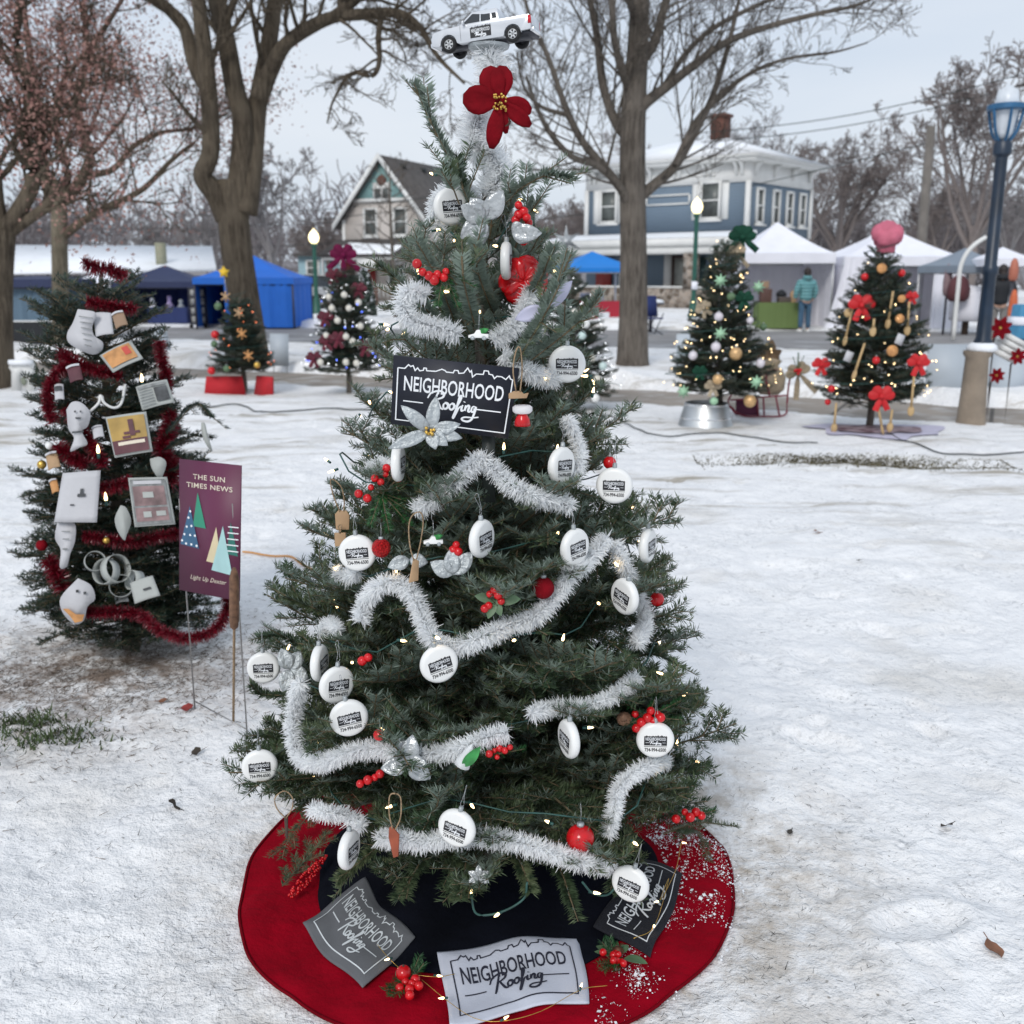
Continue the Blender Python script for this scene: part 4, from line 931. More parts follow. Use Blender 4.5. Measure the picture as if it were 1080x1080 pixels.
t = thing('street_lamp', 'dark blue lamp post with open cage lantern on a tapered concrete pedestal', 'lamp', (x, Y, 0))
mb = MB(); mb.lathe([(.155, -.05), (.135, .1), (.12, .4), (.11, .7), (.135, .735), (.135, .77), (.001, .775)], (x - .04, Y, 0), 14); mb.build('pedestal', mk('pedestal', (.27, .22, .17), .9, var=.15, scale=5, bump=.5, bscale=20), t, smooth='auto')
mb = MB(); mb.lathe([(.095, .775), (.095, .84), (.07, .9), (.060, 1.5), (.074, 1.52), (.074, 1.58), (.058, 1.6), (.056, 2.6), (.085, 2.63), (.085, 2.72), (.06, 2.76)], (x, Y, 0), 16); mb.build('pole', m_lblue, t, smooth='auto')
mb = MB()
for k in range(6):
    a = k * math.pi / 3 + .4; ca, sa = math.cos(a), math.sin(a)
    mb.tube(cat([(x + .05 * ca, Y + .05 * sa, 2.74), (x + .11 * ca, Y + .11 * sa, 2.83), (x + .15 * ca, Y + .15 * sa, 3.0), (x + .16 * ca, Y + .16 * sa, 3.06)], 4), .014, 6)
mb.lathe([(.15, 3.02), (.175, 3.03), (.175, 3.07), (.15, 3.08)], (x, Y, 0), 18)
mb.build('cage', m_lblue2, t, smooth='auto')
mb = MB(); mb.lathe([(.04, 2.76), (.075, 2.82), (.10, 2.98), (.11, 3.08), (.09, 3.2), (.001, 3.26)], (x, Y, 0), 16); mb.build('snowy_glass', mk('frost_glass', (.62, .66, .70), .3), t, smooth=True)
mb = MB(); mb.lathe([(.105, .76), (.15, .78), (.13, .83), (.097, .85)], (x, Y, 0), 16); mb.build('snow_collar', m_snowclean, t, smooth=True)

Y = 40; a = at(982, 133, Y); mb = MB(); mb.tube([(X(968, Y), Y, 0), (a.x, Y, a.z)], [.20, .16], 10)
tag(mb.build('utility_pole', mk('grey_wood', (.16, .145, .13), .95, var=.2, scale=3), smooth=True), 'plain wooden utility pole above the wide white tent', 'pole')
for k, (q0, q1, lab) in enumerate([((-40, 262, 75), (420, 252, 62), 'thin power line low across the left sky'), ((-40, 238, 75), (430, 230, 62), 'thin power line second from bottom across left sky'), ((250, 228, 62), (700, 165, 50), 'power line passing over the beige house roof'),
                                  ((250, 238, 62), (700, 175, 50), 'power line just under the one above the beige roof'), ((560, 232, 60), (982, 150, 40), 'power line rising to the wooden pole'), ((740, 140, 48), (1100, 72, 40), 'upper power line at the right sky'), ((740, 150, 48), (1100, 84, 40), 'lower power line at the right sky')]):
    A, B = at(*q0), at(*q1); P = [A.lerp(B, i / 12) - Vector((0, 0, 1.0 * math.sin(math.pi * i / 12) * .4)) for i in range(13)]
    mb = MB(); mb.tube(P, .018, 4); tag(mb.build('power_line', m_blackc), lab, 'power line')

# ---- plain yard boards
m_board = mk('board_white', (.46, .51, .56), .5, var=.05, scale=2)
def board(label, x0, x1, y0, y1, Y, yaw=0, skew=0):
    a = at(x0, y0, Y); b = at(x1, y1, Y); w = (b.x - a.x) / max(.3, math.cos(R(yaw))); h = a.z - b.z; cx = (a.x + b.x) / 2
    t = thing('yard_board', label, 'sign', (cx, Y, 0), 'blank white boards facing the road'); M = frame_m(cx, Y, yaw)
    part(t, 'panel', m_board, M @ Matrix.Translation((0, 0, b.z + h / 2)) @ Matrix.Rotation(R(skew), 4, 'Y'), lambda mb: mb.box((0, 0, 0), (w, .012, h)))
    for s in (-1, 1): part(t, 'stake', m_wirem, M, lambda mb: mb.tube([(s * w * .35, .012, -.03), (s * w * .35, .012, b.z + h * .4)], .006, 5))
board('blank white board leaning right behind the newspaper tree', 163, 179, 346, 379, 18, 25, -8)
board('blank white board at the foot of the forked trunk', 284, 305, 352, 386, 16.2, 6, 2)
board('blank white board left of the bucket tree', 713, 741, 352, 388, 15.8, 14)
board('large blank white board between the spoon tree and the blue lamp', 980, 1027, 363, 424, 12.4, -4)
board('large blank white board at the right edge beyond the blue lamp', 1044, 1092, 372, 424, 12.6, 5)

# ---- snow dusted shrubs
def shrub(label, px0, px1, py0, py1, Y, seed, n=3000):
    rg = np.random.default_rng(seed); a = at((px0 + px1) / 2, py1, Y); b = at((px0 + px1) / 2, py0, Y); r = (px1 - px0) / 2 * mpp(Y); H = b.z
    cx = a.x; t = thing('evergreen_shrub', label, 'shrub', (cx, Y, 0), 'snow dusted evergreens by the porch')
    h = rg.uniform(0, 1, n); rr = r * np.sqrt(1 - h ** 1.6) * (.55 + .45 * rg.random(n)); an = rg.uniform(0, 6.283, n)
    C = np.stack([cx + rr * np.cos(an), Y + rr * np.sin(an), h * H], -1); s = .06
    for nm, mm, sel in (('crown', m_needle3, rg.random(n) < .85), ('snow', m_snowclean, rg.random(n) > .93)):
        c_ = C[sel]; k = len(c_); u = rg.normal(0, 1, (k, 3)); u /= np.linalg.norm(u, axis=1)[:, None]; v = rg.normal(0, 1, (k, 3)); v -= u * (u * v).sum(1)[:, None]; v /= np.linalg.norm(v, axis=1)[:, None]
        if nm == 'snow': c_ = c_ + np.array([0, -.04, .04]); v[:, 2] *= .2
        mb = MB(); mb.quads(np.stack([c_ - u * s, c_ - v * s * .7, c_ + u * s, c_ + v * s * .7], 1)); o = mb.build('crown' if nm == 'crown' else 'snow_cover', mm, t)
        if nm == 'snow': kind(o, 'stuff')
    mb = MB(); mb.tube([(cx, Y, 0), (cx, Y, H * .8)], .05, 6); mb.build('trunk', m_bark, t)
shrub('conical evergreen with snow patches right of the maroon bow tree', 372, 398, 283, 332, 37, 1)
shrub('rounded evergreen shrub in front of the beige porch', 428, 455, 292, 334, 38, 2)

# ---- people
def person(label, loc, yaw, H, coat, trousers, hair, scarf=None, arms=((.30, 0.02, .52), (.28, -.05, .5)), hooded=False):
    t = thing('person', label, 'person', loc); M = frame_m(loc[0], loc[1], yaw, loc[2]); s = H / 1.75
    def skin(name, verts, edges, rads, mat, parent, sub=2, root=0):
        me = bpy.data.meshes.new(name); me.from_pydata([tuple(M @ (Vector(v) * s) - Vector(loc)) for v in verts], edges, [])
        o = bpy.data.objects.new(name, me); COL.objects.link(o); o.parent = parent; me.materials.append(mat)
        sk = o.modifiers.new('skin', 'SKIN'); sk.use_smooth_shade = True
        for i, r in enumerate(rads): me.skin_vertices[0].data[i].radius = (r[0] * s, r[1] * s) if isinstance(r, tuple) else (r * s, r * s); me.skin_vertices[0].data[i].use_root = (i == root)
        o.modifiers.new('sub', 'SUBSURF').levels = sub; o.modifiers['sub'].render_levels = sub; return o
    m_skin = mk('skin', (.45, .28, .21), .6)
    V = [(0, 0, .93), (0, 0, 1.12), (0, .0, 1.35), (0, 0, 1.47), (0, -.01, 1.56), (0, -.02, 1.68)]
    E = [(0, 1), (1, 2), (2, 3), (3, 4), (4, 5)]; Rr = [(.14, .10), (.13, .095), (.15, .10), .055, (.075, .085), (.07, .085)]
    for sg in (-1, 1):
        b = len(V); V += [(sg * .09, 0, .85), (sg * .10, -.01, .48), (sg * .11, .01, .09), (sg * .12, -.14, .04)]; E += [(0, b), (b, b + 1), (b + 1, b + 2), (b + 2, b + 3)]; Rr += [.085, .058, .042, .038]
        b = len(V); V += [(sg * .18, 0, 1.40), (sg * .25, .01, 1.13), (sg * .24, -.08, .92), (sg * .23, -.11, .84)]; E += [(2, b), (b, b + 1), (b + 1, b + 2), (b + 2, b + 3)]; Rr += [.06, .045, .035, .03]
    body = skin('body', V, E, Rr, m_skin, t)
    V = [(0, 0, .84), (0, 0, 1.0), (0, 0, 1.2), (0, 0, 1.38), (0, 0.01, 1.48)]; E = [(0, 1), (1, 2), (2, 3), (3, 4)]; Rr = [(.20, .155), (.19, .15), (.20, .15), (.19, .135), (.10, .09)]
    for sg in (-1, 1): b = len(V); V += [(sg * .21, 0, 1.37), (sg * .285, .01, 1.13), (sg * .27, -.08, .93)]; E += [(3, b), (b, b + 1), (b + 1, b + 2)]; Rr += [.095, .085, .07]
    skin('coat', V, E, Rr, coat, t)
    V = [(0, 0, .9)]; E = []; Rr = [(.15, .12)]
    for sg in (-1, 1): b = len(V); V += [(sg * .095, 0, .80), (sg * .105, 0, .48), (sg * .115, .01, .11)]; E += [(0, b), (b, b + 1), (b + 1, b + 2)]; Rr += [.105, .08, .07]
    skin('trousers', V, E, Rr, trousers, t)
    for sg in (-1, 1): part(t, 'shoe', m_trim if not hooded else m_postd, M, lambda mb: mb.ball((sg * .12 * s, -.04 * s, .045 * s), .14 * s, 0, 12, sc=(.45, 1, .42)), smooth=True)
    mb = MB(); mb.M = M; mb.ball((0, .02 * s, 1.655 * s), .118 * s, 0, 16, sc=(.9, 1, 1.1)); mb.ball((.0, .09 * s, 1.55 * s), .075 * s, 0, 12, sc=(1, .7, 1.5)); mb.build('hair', hair, t, smooth=True)
    mb = MB(); mb.M = M; mb.ball((0, -.105 * s, 1.63 * s), .02 * s, 0, 8)
    for sg in (-1, 1): mb.ball((sg * .03 * s, -.10 * s, 1.66 * s), .012 * s, 0, 8)
    mb.build('face', m_skin, t, smooth=True)
    mb = MB(); mb.M = M; mb.lathe([(.12 * s, 0), (.135 * s, .05 * s), (.11 * s, .11 * s), (.09 * s, .12 * s)], (0, .035 * s, 1.44 * s), 16); mb.build('hood', coat, t, smooth=True)
    return t
m_tealc = mk('teal_coat', (.14, .34, .36), .6, var=.08)
c = objco(m_tealc); s0 = N(m_tealc, 'ShaderNodeSeparateXYZ'); LK(m_tealc, c, s0.inputs[0]); w0 = N(m_tealc, 'ShaderNodeMath', operation='PINGPONG'); LK(m_tealc, s0.outputs[2], w0.inputs[0]); w0.inputs[1].default_value = .045
LK(m_tealc, bumpn(m_tealc, w0.outputs[0], 1, .6), BS(m_tealc).inputs['Normal'])
m_jeans = mk('jeans', (.05, .11, .18), .85, var=.2); m_hair = mk('dark_hair', (.02, .012, .01), .6); 
person('person in a teal quilted jacket and jeans facing the olive table', (X(850, 28.6), 28.6, -.03), 190, 1.72, m_tealc, m_jeans, m_hair)
person('person in a black coat right of the blue lamp post', (X(1055, 23.5), 23.5, .0), 165, 1.72, m_blkc, mk('grey_trousers', (.2, .19, .18), .8), m_hair, hooded=True)
# ------------------------------------------------------------------ fir trees
def needle_quads(A, B, per_m, L, w, rg, up=.35, spread=1.0):
    A = np.asarray(A, float); B = np.asarray(B, float)
    ln = np.linalg.norm(B - A, axis=1); k = np.maximum(2, (ln * per_m).astype(int)); idx = np.repeat(np.arange(len(A)), k)
    n = len(idx); t = rg.random(n)[:, None]; T = (B - A) / (ln[:, None] + 1e-9); T = T[idx]
    P = A[idx] + (B - A)[idx] * t
    U = np.cross(T, np.array([0, 0, 1.0])); nu = np.linalg.norm(U, axis=1)[:, None]; U = np.where(nu < .05, np.array([[1.0, 0, 0]]), U / (nu + 1e-9)); W = np.cross(U, T)
    a = rg.normal(0, 1.0 * spread, n); sgn = np.where(rg.random(n) < .5, 1, -1); a = a * .5
    out = U * (np.cos(a) * sgn)[:, None] + W * (np.sin(a) * .8 + up)[:, None]; out /= np.linalg.norm(out, axis=1)[:, None]
    f = rg.uniform(.38, .68, n)[:, None]; D = T * f + out * np.sqrt(1 - f * f); D += rg.normal(0, .06, (n, 3))
    Ls = (L * rg.uniform(.7, 1.12, n))[:, None]
    S = np.cross(D, W + rg.normal(0, .25, (n, 3))); S /= np.linalg.norm(S, axis=1)[:, None] + 1e-9
    return np.stack([P, P + D * Ls * .45 + S * w, P + D * Ls, P + D * Ls * .45 - S * w], 1)

def fir(name, label, base, H, prof, nb, rg, group=None, mats=(m_twig, m_needle), nl=.02, nw=.00075, per_m=900, dexp=.5, xrep=5, rvar=(.78, 1.07), roll=.1, upl=.06, lat=.03, sub=.035, trunk_r=.035, z0=.15, zmin=None, elev=(8, 55), extra=(), clear=(), axis_x=None, droop=.12, blunt=1.0, latmax=.17, inner=.35):
    bx, by = base; gz = zg(bx, by) - .02
    t = thing(name, label, 'christmas tree', (bx, by, gz), group)
    pz, pr = zip(*prof); Rf = lambda z: float(np.interp(z, pz, pr))
    mb = MB(); n = 14; P = [(bx + .01 * math.sin(i), by, gz + (H * .94 - gz) * i / n) for i in range(n + 1)]
    mb.tube(P, np.linspace(trunk_r, trunk_r * .2, n + 1), 10); mb.build('trunk', m_bark2, t, smooth=True)
    SA, SB, RA, RB = [], [], [], []; NA, NB_ = [], []
    def seg(a, b, ra, rb, nd=True):
        SA.append(a); SB.append(b); RA.append(ra); RB.append(rb)
        if nd: NA.append(a); NB_.append(b)
    def branch(p, d, L, dro, nd0=.35, lats=True):
        n = 8; pts = [np.array(p)]; dd = np.array(d, float)
        for i in range(n):
            dd = dd + np.array([0, 0, -dro / n * (1 if i < 5 else -1.4)]) + rg.normal(0, .035, 3); dd /= np.linalg.norm(dd); pts.append(pts[-1] + dd * L / n)
        r0 = .0035 + .006 * L
        for i in range(n): seg(pts[i], pts[i + 1], r0 * (1 - i / n * .75), r0 * (1 - (i + 1) / n * .75), i / n >= nd0)
        if not lats: return
        ax = pts[-1] - pts[0]; ax /= np.linalg.norm(ax); s = np.cross(ax, [0, 0, 1.0]); s /= np.linalg.norm(s) + 1e-9; rl = rg.normal(0, roll); s = s * math.cos(rl) + np.cross(ax, s) * math.sin(rl)
        q = inner * L * rg.uniform(.6, 1.1); k = 0
        while q < L * .97:
            f = q / L * n; i = min(int(f), n - 1); o = pts[i] + (pts[i + 1] - pts[i]) * (f - i); T = pts[i + 1] - pts[i]; T /= np.linalg.norm(T)
            for sg in ((1, -1) if rg.random() < .55 else ((1,) if k % 2 else (-1,))):
                l = min(latmax, (1 - q / L) * L * .55 * blunt + .035) * rg.uniform(.7, 1.15); d2 = T * .68 + s * sg * .72 + np.array([0, 0, rg.normal(upl, .16 + upl * .5)]); d2 /= np.linalg.norm(d2)
                e = o + d2 * l * .5; d3 = d2 + T * .15 + rg.normal(0, .08, 3); d3 /= np.linalg.norm(d3); e2 = e + d3 * l * .5
                seg(o, e, .0022, .0016); seg(e, e2, .0016, .001)
                u = .03
                while u < l * .85:
                    oo = o + d2 * u if u < l * .5 else e + d3 * (u - l * .5); s2 = np.cross(d2, [0, 0, 1.0]); s2 /= np.linalg.norm(s2) + 1e-9
                    for g2 in (1, -1):
                        if rg.random() < .8:
                            d4 = d2 * .7 + s2 * g2 * .7 + np.array([0, 0, rg.normal(.02, .15)]); l2 = min(.07, (l - u) * .6 + .02) * rg.uniform(.7, 1.1); seg(oo, oo + d4 * l2, .0013, .0009)
                    u += sub * rg.uniform(.8, 1.2)
            q += lat * rg.uniform(.75, 1.25); k += 1
    for b in range(nb):
        f = (b + rg.uniform(0, 1)) / nb; zz = z0 + (H * .93 - z0) * (1 - (1 - f * .985) ** dexp)
        ph = b * 2.39996 + rg.normal(0, .25); fz = zz / H
        Rt = Rf(zz) * rg.uniform(*rvar)
        el = R(elev[0] + (elev[1] - elev[0]) * fz ** 1.7 + rg.normal(0, 5))
        L = Rt / max(.35, math.cos(el)); d = np.array([math.cos(ph) * math.cos(el), math.sin(ph) * math.cos(el), math.sin(el)])
        zs = zz - Rt * math.tan(el) * .55
        if zmin is not None and math.sin(ph) < -.35 and zz < zmin + .05: continue
        if zs < z0 * .8: zs = z0 * .8 + rg.uniform(0, .1)
        branch((bx, by, gz + zs), d, L, droop)
    for pl in extra:
        S = cat(pl, 3)
        for i in range(len(S) - 1):
            seg(np.array(S[i]), np.array(S[i + 1]), .0026, .002)
            for _ in range(xrep - 1): NA.append(np.array(S[i])); NB_.append(np.array(S[i + 1]))
        for i in range(2, len(S) - 1):
            if rg.random() < .7: 
                T = np.array(S[i + 1] - S[i]); T /= np.linalg.norm(T); s = rg.normal(0, 1, 3); seg(np.array(S[i]), np.array(S[i]) + (T * .8 + s * .45) * .05, .002, .001)
    SA, SB, RA, RB = map(np.array, (SA, SB, RA, RB)); NA, NB_ = np.array(NA), np.array(NB_)
    def keep(A, B, big=0):
        ok = np.ones(len(A), bool); M_ = (A + B) / 2
        for (cpt, rad, out) in clear:
            cpt = np.array(cpt); o = np.array(out); w = M_ - cpt; s = np.clip(w @ o, 0, .22); dist = np.linalg.norm(w - s[:, None] * o, axis=1)
            ok &= dist > rad
        return ok
    if len(clear):
        k = keep(SA, SB); k |= (RA > .003) & (np.hypot(SA[:, 0] - bx, SA[:, 1] - by) < .15); SA, SB, RA, RB = SA[k], SB[k], RA[k], RB[k]; k = keep(NA, NB_); NA, NB_ = NA[k], NB_[k]
    mb = MB(); mb.sticks(SA, SB, RA, RB, 0)
    Q = needle_quads(NA, NB_, per_m, nl, nw, rg)
    if len(clear):
        C_ = Q.mean(1); k = np.ones(len(C_), bool)
        for (cpt, rad, out) in clear:
            o = np.array(out); w = C_ - np.array(cpt); s = np.clip(w @ o, 0, .22); k &= np.linalg.norm(w - s[:, None] * o, axis=1) > rad * .8
        Q = Q[k]
    mb.quads(Q, 1)
    mb.build('crown', list(mats), t)
    return t, Rf

def surf(px, py, c, Rf, k=1.0, gz=0):
    d = ray(px, py); best = None; bd = 9
    for yy in np.linspace(c[1] - .95, c[1] + .02, 195):
        p = Vector((0, 0, CAMH)) + d * (yy / d.y); r = math.hypot(p.x - c[0], p.y - c[1]); e = r - k * Rf(max(0, p.z - gz))
        if e <= 0: return p
        if e < bd: bd = e; best = p
    return best

prof = [(0.0, .52), (.15, .55), (.28, .56), (.45, .535), (.6, .49), (.83, .405), (1.08, .33), (1.25, .265), (1.38, .215), (1.5, .165), (1.6, .14), (1.75, .05), (1.95, .02)]
RfM = lambda z: float(np.interp(z, *zip(*prof)))
TC = (TX, TY)
def onT(px, py, k=1.04): return surf(px, py, TC, RfM, k)

# hanging places of the white discs: px, py, yaw, tilt, label
DISCS = [
 (475, 218, 28, -6, 'round white logo disc left of the silver bow near the tree top'),
 (534, 275, 84, 0, 'white disc turned edge-on in front of the big red flower'),
 (427, 330, 82, 0, 'white disc turned edge-on over the road left of the fluffy garland'),
 (598, 384, 0, 0, 'white logo disc facing forward right of the black sign'),
 (592, 491, 52, 5, 'half-turned white disc hanging right above the upper white garland end'),
 (648, 512, -8, 0, 'white logo disc under the small red ball at the right silhouette'),
 (420, 488, 80, 3, 'white disc turned edge-on beside red berries below the black sign'),
 (508, 568, 58, -4, 'half-turned white disc just under the middle of the upper garland'),
 (606, 577, 48, -6, 'half-turned white disc touching the right rise of the long garland'),
 (377, 583, -5, -4, 'white logo disc left of the faceted red ball'),
 (659, 629, -50, 14, 'tilted white disc half sunk behind the garland at the right side'),
 (683, 575, 70, 0, 'white disc mostly hidden behind twigs at the upper right silhouette'),
 (278, 704, -4, 0, 'white logo disc sticking out over the snow at far left'),
 (337, 699, 72, 0, 'edge-on white disc left of the half-hidden disc pair'),
 (355, 722, 30, 6, 'white logo disc partly behind the larger one under it'),
 (368, 757, 8, -8, 'large looking white logo disc above the lower left garland'),
 (463, 700, 18, -14, 'tilted white logo disc under the lowest dip of the long garland'),
 (600, 779, -66, 4, 'narrow half-turned white disc under the right short garland'),
 (691, 780, 4, 0, 'white logo disc under the red berries and pine cone at right'),
 (274, 808, 0, 0, 'white logo disc behind the bottom left branch tips'),
 (482, 873, -25, 12, 'tilted white logo disc in front of the bottom garland'),
 (368, 896, 66, 6, 'half-turned white disc hanging over the left part of the red skirt'),
 (665, 932, -20, 12, 'tilted white logo disc overlapping the black cloth on the skirt')]
DR = .0385
disc_pos = []
for (x_, y_, yaw, tl, lab) in DISCS:
    k = 1.06
    p = onT(x_, y_, k)
    disc_pos.append(p)
clear = []
for p, D_ in zip(disc_pos, DISCS):
    v = (Vector((0, 0, CAMH)) - p).normalized(); clear.append((tuple(p), .040, tuple(v)))
SIGN = [at(415, 375, 1.965), at(548, 389, 1.965), at(536, 463, 1.985), at(412, 447, 1.985)]   # TL TR BR BL
sc_c = (SIGN[0] + SIGN[2]) / 2; sv = (Vector((0, 0, CAMH)) - sc_c).normalized()
for f1 in (.1, .3, .5, .7, .9):
    for f2 in (.25, .75): q = SIGN[0].lerp(SIGN[1], f1).lerp(SIGN[3].lerp(SIGN[2], f1), f2); clear.append((tuple(q), .045, tuple(sv)))
extra = [[at(a, b, y) for a, b, y in P] for P in [
    [(512, 260, 2.25), (498, 222, 2.22), (478, 175, 2.2), (455, 130, 2.18), (437, 88, 2.17)], [(508, 255, 2.26), (492, 215, 2.2), (482, 165, 2.2)], [(500, 250, 2.2), (478, 200, 2.1), (474, 175, 2.1)],
    [(522, 250, 2.25), (540, 208, 2.15), (560, 192, 2.1), (580, 184, 2.08), (602, 188, 2.07)], [(530, 290, 2.25), (548, 250, 2.2), (565, 212, 2.15)], [(545, 330, 2.2), (567, 300, 2.12), (585, 260, 2.08)],
    [(548, 350, 2.15), (580, 315, 2.08), (602, 268, 2.05)], [(480, 340, 2.2), (462, 295, 2.1), (439, 254, 2.05)], [(520, 330, 2.2), (505, 290, 2.08), (500, 255, 2.05)], [(470, 350, 2.15), (430, 305, 2.05), (400, 280, 2.05)],
    [(540, 390, 2.1), (570, 340, 1.98), (590, 300, 1.95)], [(560, 380, 2.1), (610, 340, 2.0), (635, 310, 1.98)], [(440, 740, 2.3), (350, 700, 2.3), (300, 672, 2.3), (272, 672, 2.3)], [(440, 750, 2.28), (340, 730, 2.26), (285, 735, 2.26), (264, 722, 2.26)], [(430, 840, 2.3), (340, 810, 2.3), (290, 778, 2.3), (268, 776, 2.3)], [(430, 830, 2.2), (330, 790, 2.2), (280, 760, 2.2)], [(440, 700, 2.25), (350, 650, 2.2), (300, 630, 2.2)], [(430, 800, 2.15), (340, 770, 2.1), (290, 800, 2.1)], [(600, 720, 2.25), (680, 690, 2.2), (712, 700, 2.2)], [(500, 850, 2.1), (492, 905, 1.88), (486, 948, 1.78)], [(520, 850, 2.1), (545, 900, 1.88), (560, 940, 1.80)], [(560, 860, 2.1), (590, 915, 1.9), (602, 950, 1.82)], [(470, 860, 2.1), (440, 915, 1.88), (420, 948, 1.8)], [(600, 860, 2.15), (640, 905, 2.0), (655, 940, 1.92)], [(450, 850, 2.15), (390, 900, 1.98), (355, 930, 1.92)], [(600, 800, 2.2), (690, 770, 2.15), (722, 745, 2.15)], [(500, 340, 2.1), (490, 300, 2.0), (487, 270, 1.98)]]]
t0 = fir('christmas_tree', 'tall fir in the centre with white tinsel, logo discs and a red skirt', TC, 1.90, prof, 215, np.random.default_rng(12), per_m=1050, z0=.2, zmin=.21, rvar=(.74, 1.08), roll=.5, upl=.24, elev=(20, 58), extra=extra, clear=clear, droop=.34, nl=.023, nw=.0013, inner=.3, lat=.036, sub=.058, latmax=.16, trunk_r=.04)[0]

# ------------------------------------------------------------------ small decoration builders
def petal(mb, base, d, nrm, L, Wd, bend=.3, mi=0, n=7, tip=.9, fold=.12, back=False, shape=None):
    d = Vector(d).normalized(); nrm = Vector(nrm); s = d.cross(nrm).normalized(); nrm = s.cross(d).normalized(); V = []
    for i in range(n + 1):
        t = i / n; w = Wd * .5 * (math.sin(math.pi * min(t ** tip, 1)) ** .75 if 0 < t < 1 else .04)
        if shape == 'round': w = Wd * .5 * min(1, (.25 + 1.5 * t)) * math.sqrt(max(.06, 1 - max(0, (t - .6) / .42) ** 2))
        if shape == 'tail': w = Wd * .5 * (.3 + .7 * min(1, t * 2.2))
        c = Vector(base) + d * (L * t) - nrm * (bend * L * t * t)
        for k in (-1, -.5, 0, .5, 1): V.append(tuple(c + s * (w * k) + nrm * (fold * w * abs(k) * 1.6)))
    F = [(i * 5 + k, i * 5 + k + 1, (i + 1) * 5 + k + 1, (i + 1) * 5 + k) for i in range(n) for k in range(4)]
    mb.add(V, [F], mi)
def outward(p):
    v = Vector((p.x - TX, p.y - TY, 0)); v = v.normalized() if v.length > .02 else Vector((0, -1, 0)); return v
def tocam(p): return (Vector((0, 0, CAMH)) - p).normalized()
def camframe(p, roll=0, yaw=0, pitch=0):      # a frame facing the viewer's side of the tree, then turned
    return Matrix.Translation(p) @ Matrix.Rotation(R(yaw), 4, 'Z') @ Matrix.Rotation(R(pitch), 4, 'X') @ Matrix.Rotation(R(roll), 4, 'Y')

def tinsel(name, label, pts, rad, mat, dens=5200, rg=np.random.default_rng(8), w=.0013, group=None, wcol=None):
    P = cat(pts, 10); P = [np.array(p) for p in P]; A = np.array(P[:-1]); B = np.array(P[1:]); ln = np.linalg.norm(B - A, axis=1)
    k = np.maximum(3, (ln * dens * 1.45).astype(int)); idx = np.repeat(np.arange(len(A)), k); n = len(idx)
    T = ((B - A) / (ln[:, None] + 1e-9))[idx]; O = A[idx] + (B - A)[idx] * rg.random(n)[:, None]
    rad = rad * .88
    D = rg.normal(0, 1, (n, 3)); D -= T * (D * T).sum(1)[:, None] * .75; D /= np.linalg.norm(D, axis=1)[:, None]
    L = rad * rg.uniform(.7, 1.1, n)[:, None]; S = np.cross(D, rg.normal(0, 1, (n, 3))); S /= np.linalg.norm(S, axis=1)[:, None]
    mid = O + D * L * .55 + rg.normal(0, .0012, (n, 3)); end = O + D * L + rg.normal(0, .003, (n, 3)) - np.array([0, 0, .002])
    mb = MB(); Q = np.stack([O - S * w, O + S * w, mid + S * w, mid - S * w], 1); Q2 = np.stack([mid - S * w, mid + S * w, end + S * w * .3, end - S * w * .3], 1)
    mb.quads(Q); mb.quads(Q2); mb.tube(P, .002, 5); o = mb.build(name, mat)
    return tag(o, label, 'garland', group)

def silver_flower(label, p, dirs, L, Wd, mat=None, centre=True, name='fabric_flower', cat_='flower', group='silver fabric flowers on the tree'):
    t = thing(name, label, cat_, tuple(p), group); f = tocam(p)
    for (a, e, l) in dirs:
        d = Vector((math.cos(R(a)), 0, math.sin(R(a)))); d = (d - f * d.dot(f) + f * e).normalized(); mb = MB(); petal(mb, p, d, f, L * l, Wd, .25); o = mb.build('petal', mat or m_silver, t, smooth=True)
        so = o.modifiers.new('s', 'SOLIDIFY'); so.thickness = .0008
    if centre:
        mb = MB()
        for k in range(9): mb.ball(p + f * .008 + Vector((rnd.uniform(-1, 1), rnd.uniform(-.3, .3), rnd.uniform(-1, 1))) * .008, .0035, 0, 8)
        mb.build('centre', m_gold, t, smooth=True)
    return t
def berries(label, p, pts, r=.007, leaves=(), sprig=True, name='berry_sprig', up=None, cone=None, lm=None, ln=.05):
    t = thing(name, label, 'berry sprig', tuple(p), 'red berry sprigs'); f = tocam(p) if up is None else Vector(up); sx = f.cross(Vector((0, 0, 1))) if up is None else Vector((1, 0, 0)); sx = -sx.normalized() if up is None else sx
    sy = sx.cross(f).normalized() * (-1 if up is None else 1); 
    if up is not None: sy = Vector((0, 1, 0))
    elif sy.z < 0: sy = -sy
    if sx.x < 0: sx = -sx
    for (a, b) in pts:
        rr_ = r * rnd.uniform(.85, 1.25) if len(pts) > 1 else r; q = p + sx * a + sy * b + f * rnd.uniform(.004, .018); mb = MB(); mb.ball(q, rr_, 0, 14); o = mb.build('berry', m_red, t, smooth=True)
        mb = MB(); mb.tube([p, p.lerp(q, .6) - f * .004, q], .0008, 4); mb.build('stem', m_twig, t)
    for (a, l) in leaves:
        d = sx * math.cos(R(a)) + sy * math.sin(R(a)) + f * .25; mb = MB()
        if lm == 'fir':
            e = p + d.normalized() * l; mb.sticks([p], [e], .0016, .001, 0); mb.quads(needle_quads([tuple(p)], [tuple(e)], 2200, .014, .0009, rng), 1); mb.build('fir_twig', [m_twig, m_needlebr], t)
        else: petal(mb, p, d, f, l, l * .5, .15); mb.build('leaf', m_lgreen, t, smooth=True)
    if cone: pinecone(p + sx * cone[0] + sy * cone[1] + f * .012, cone[2], t)
    return t
m_needlebr = needle('bright_needles', (.015, .075, .02), (.035, .14, .04), (.05, .15, .06))
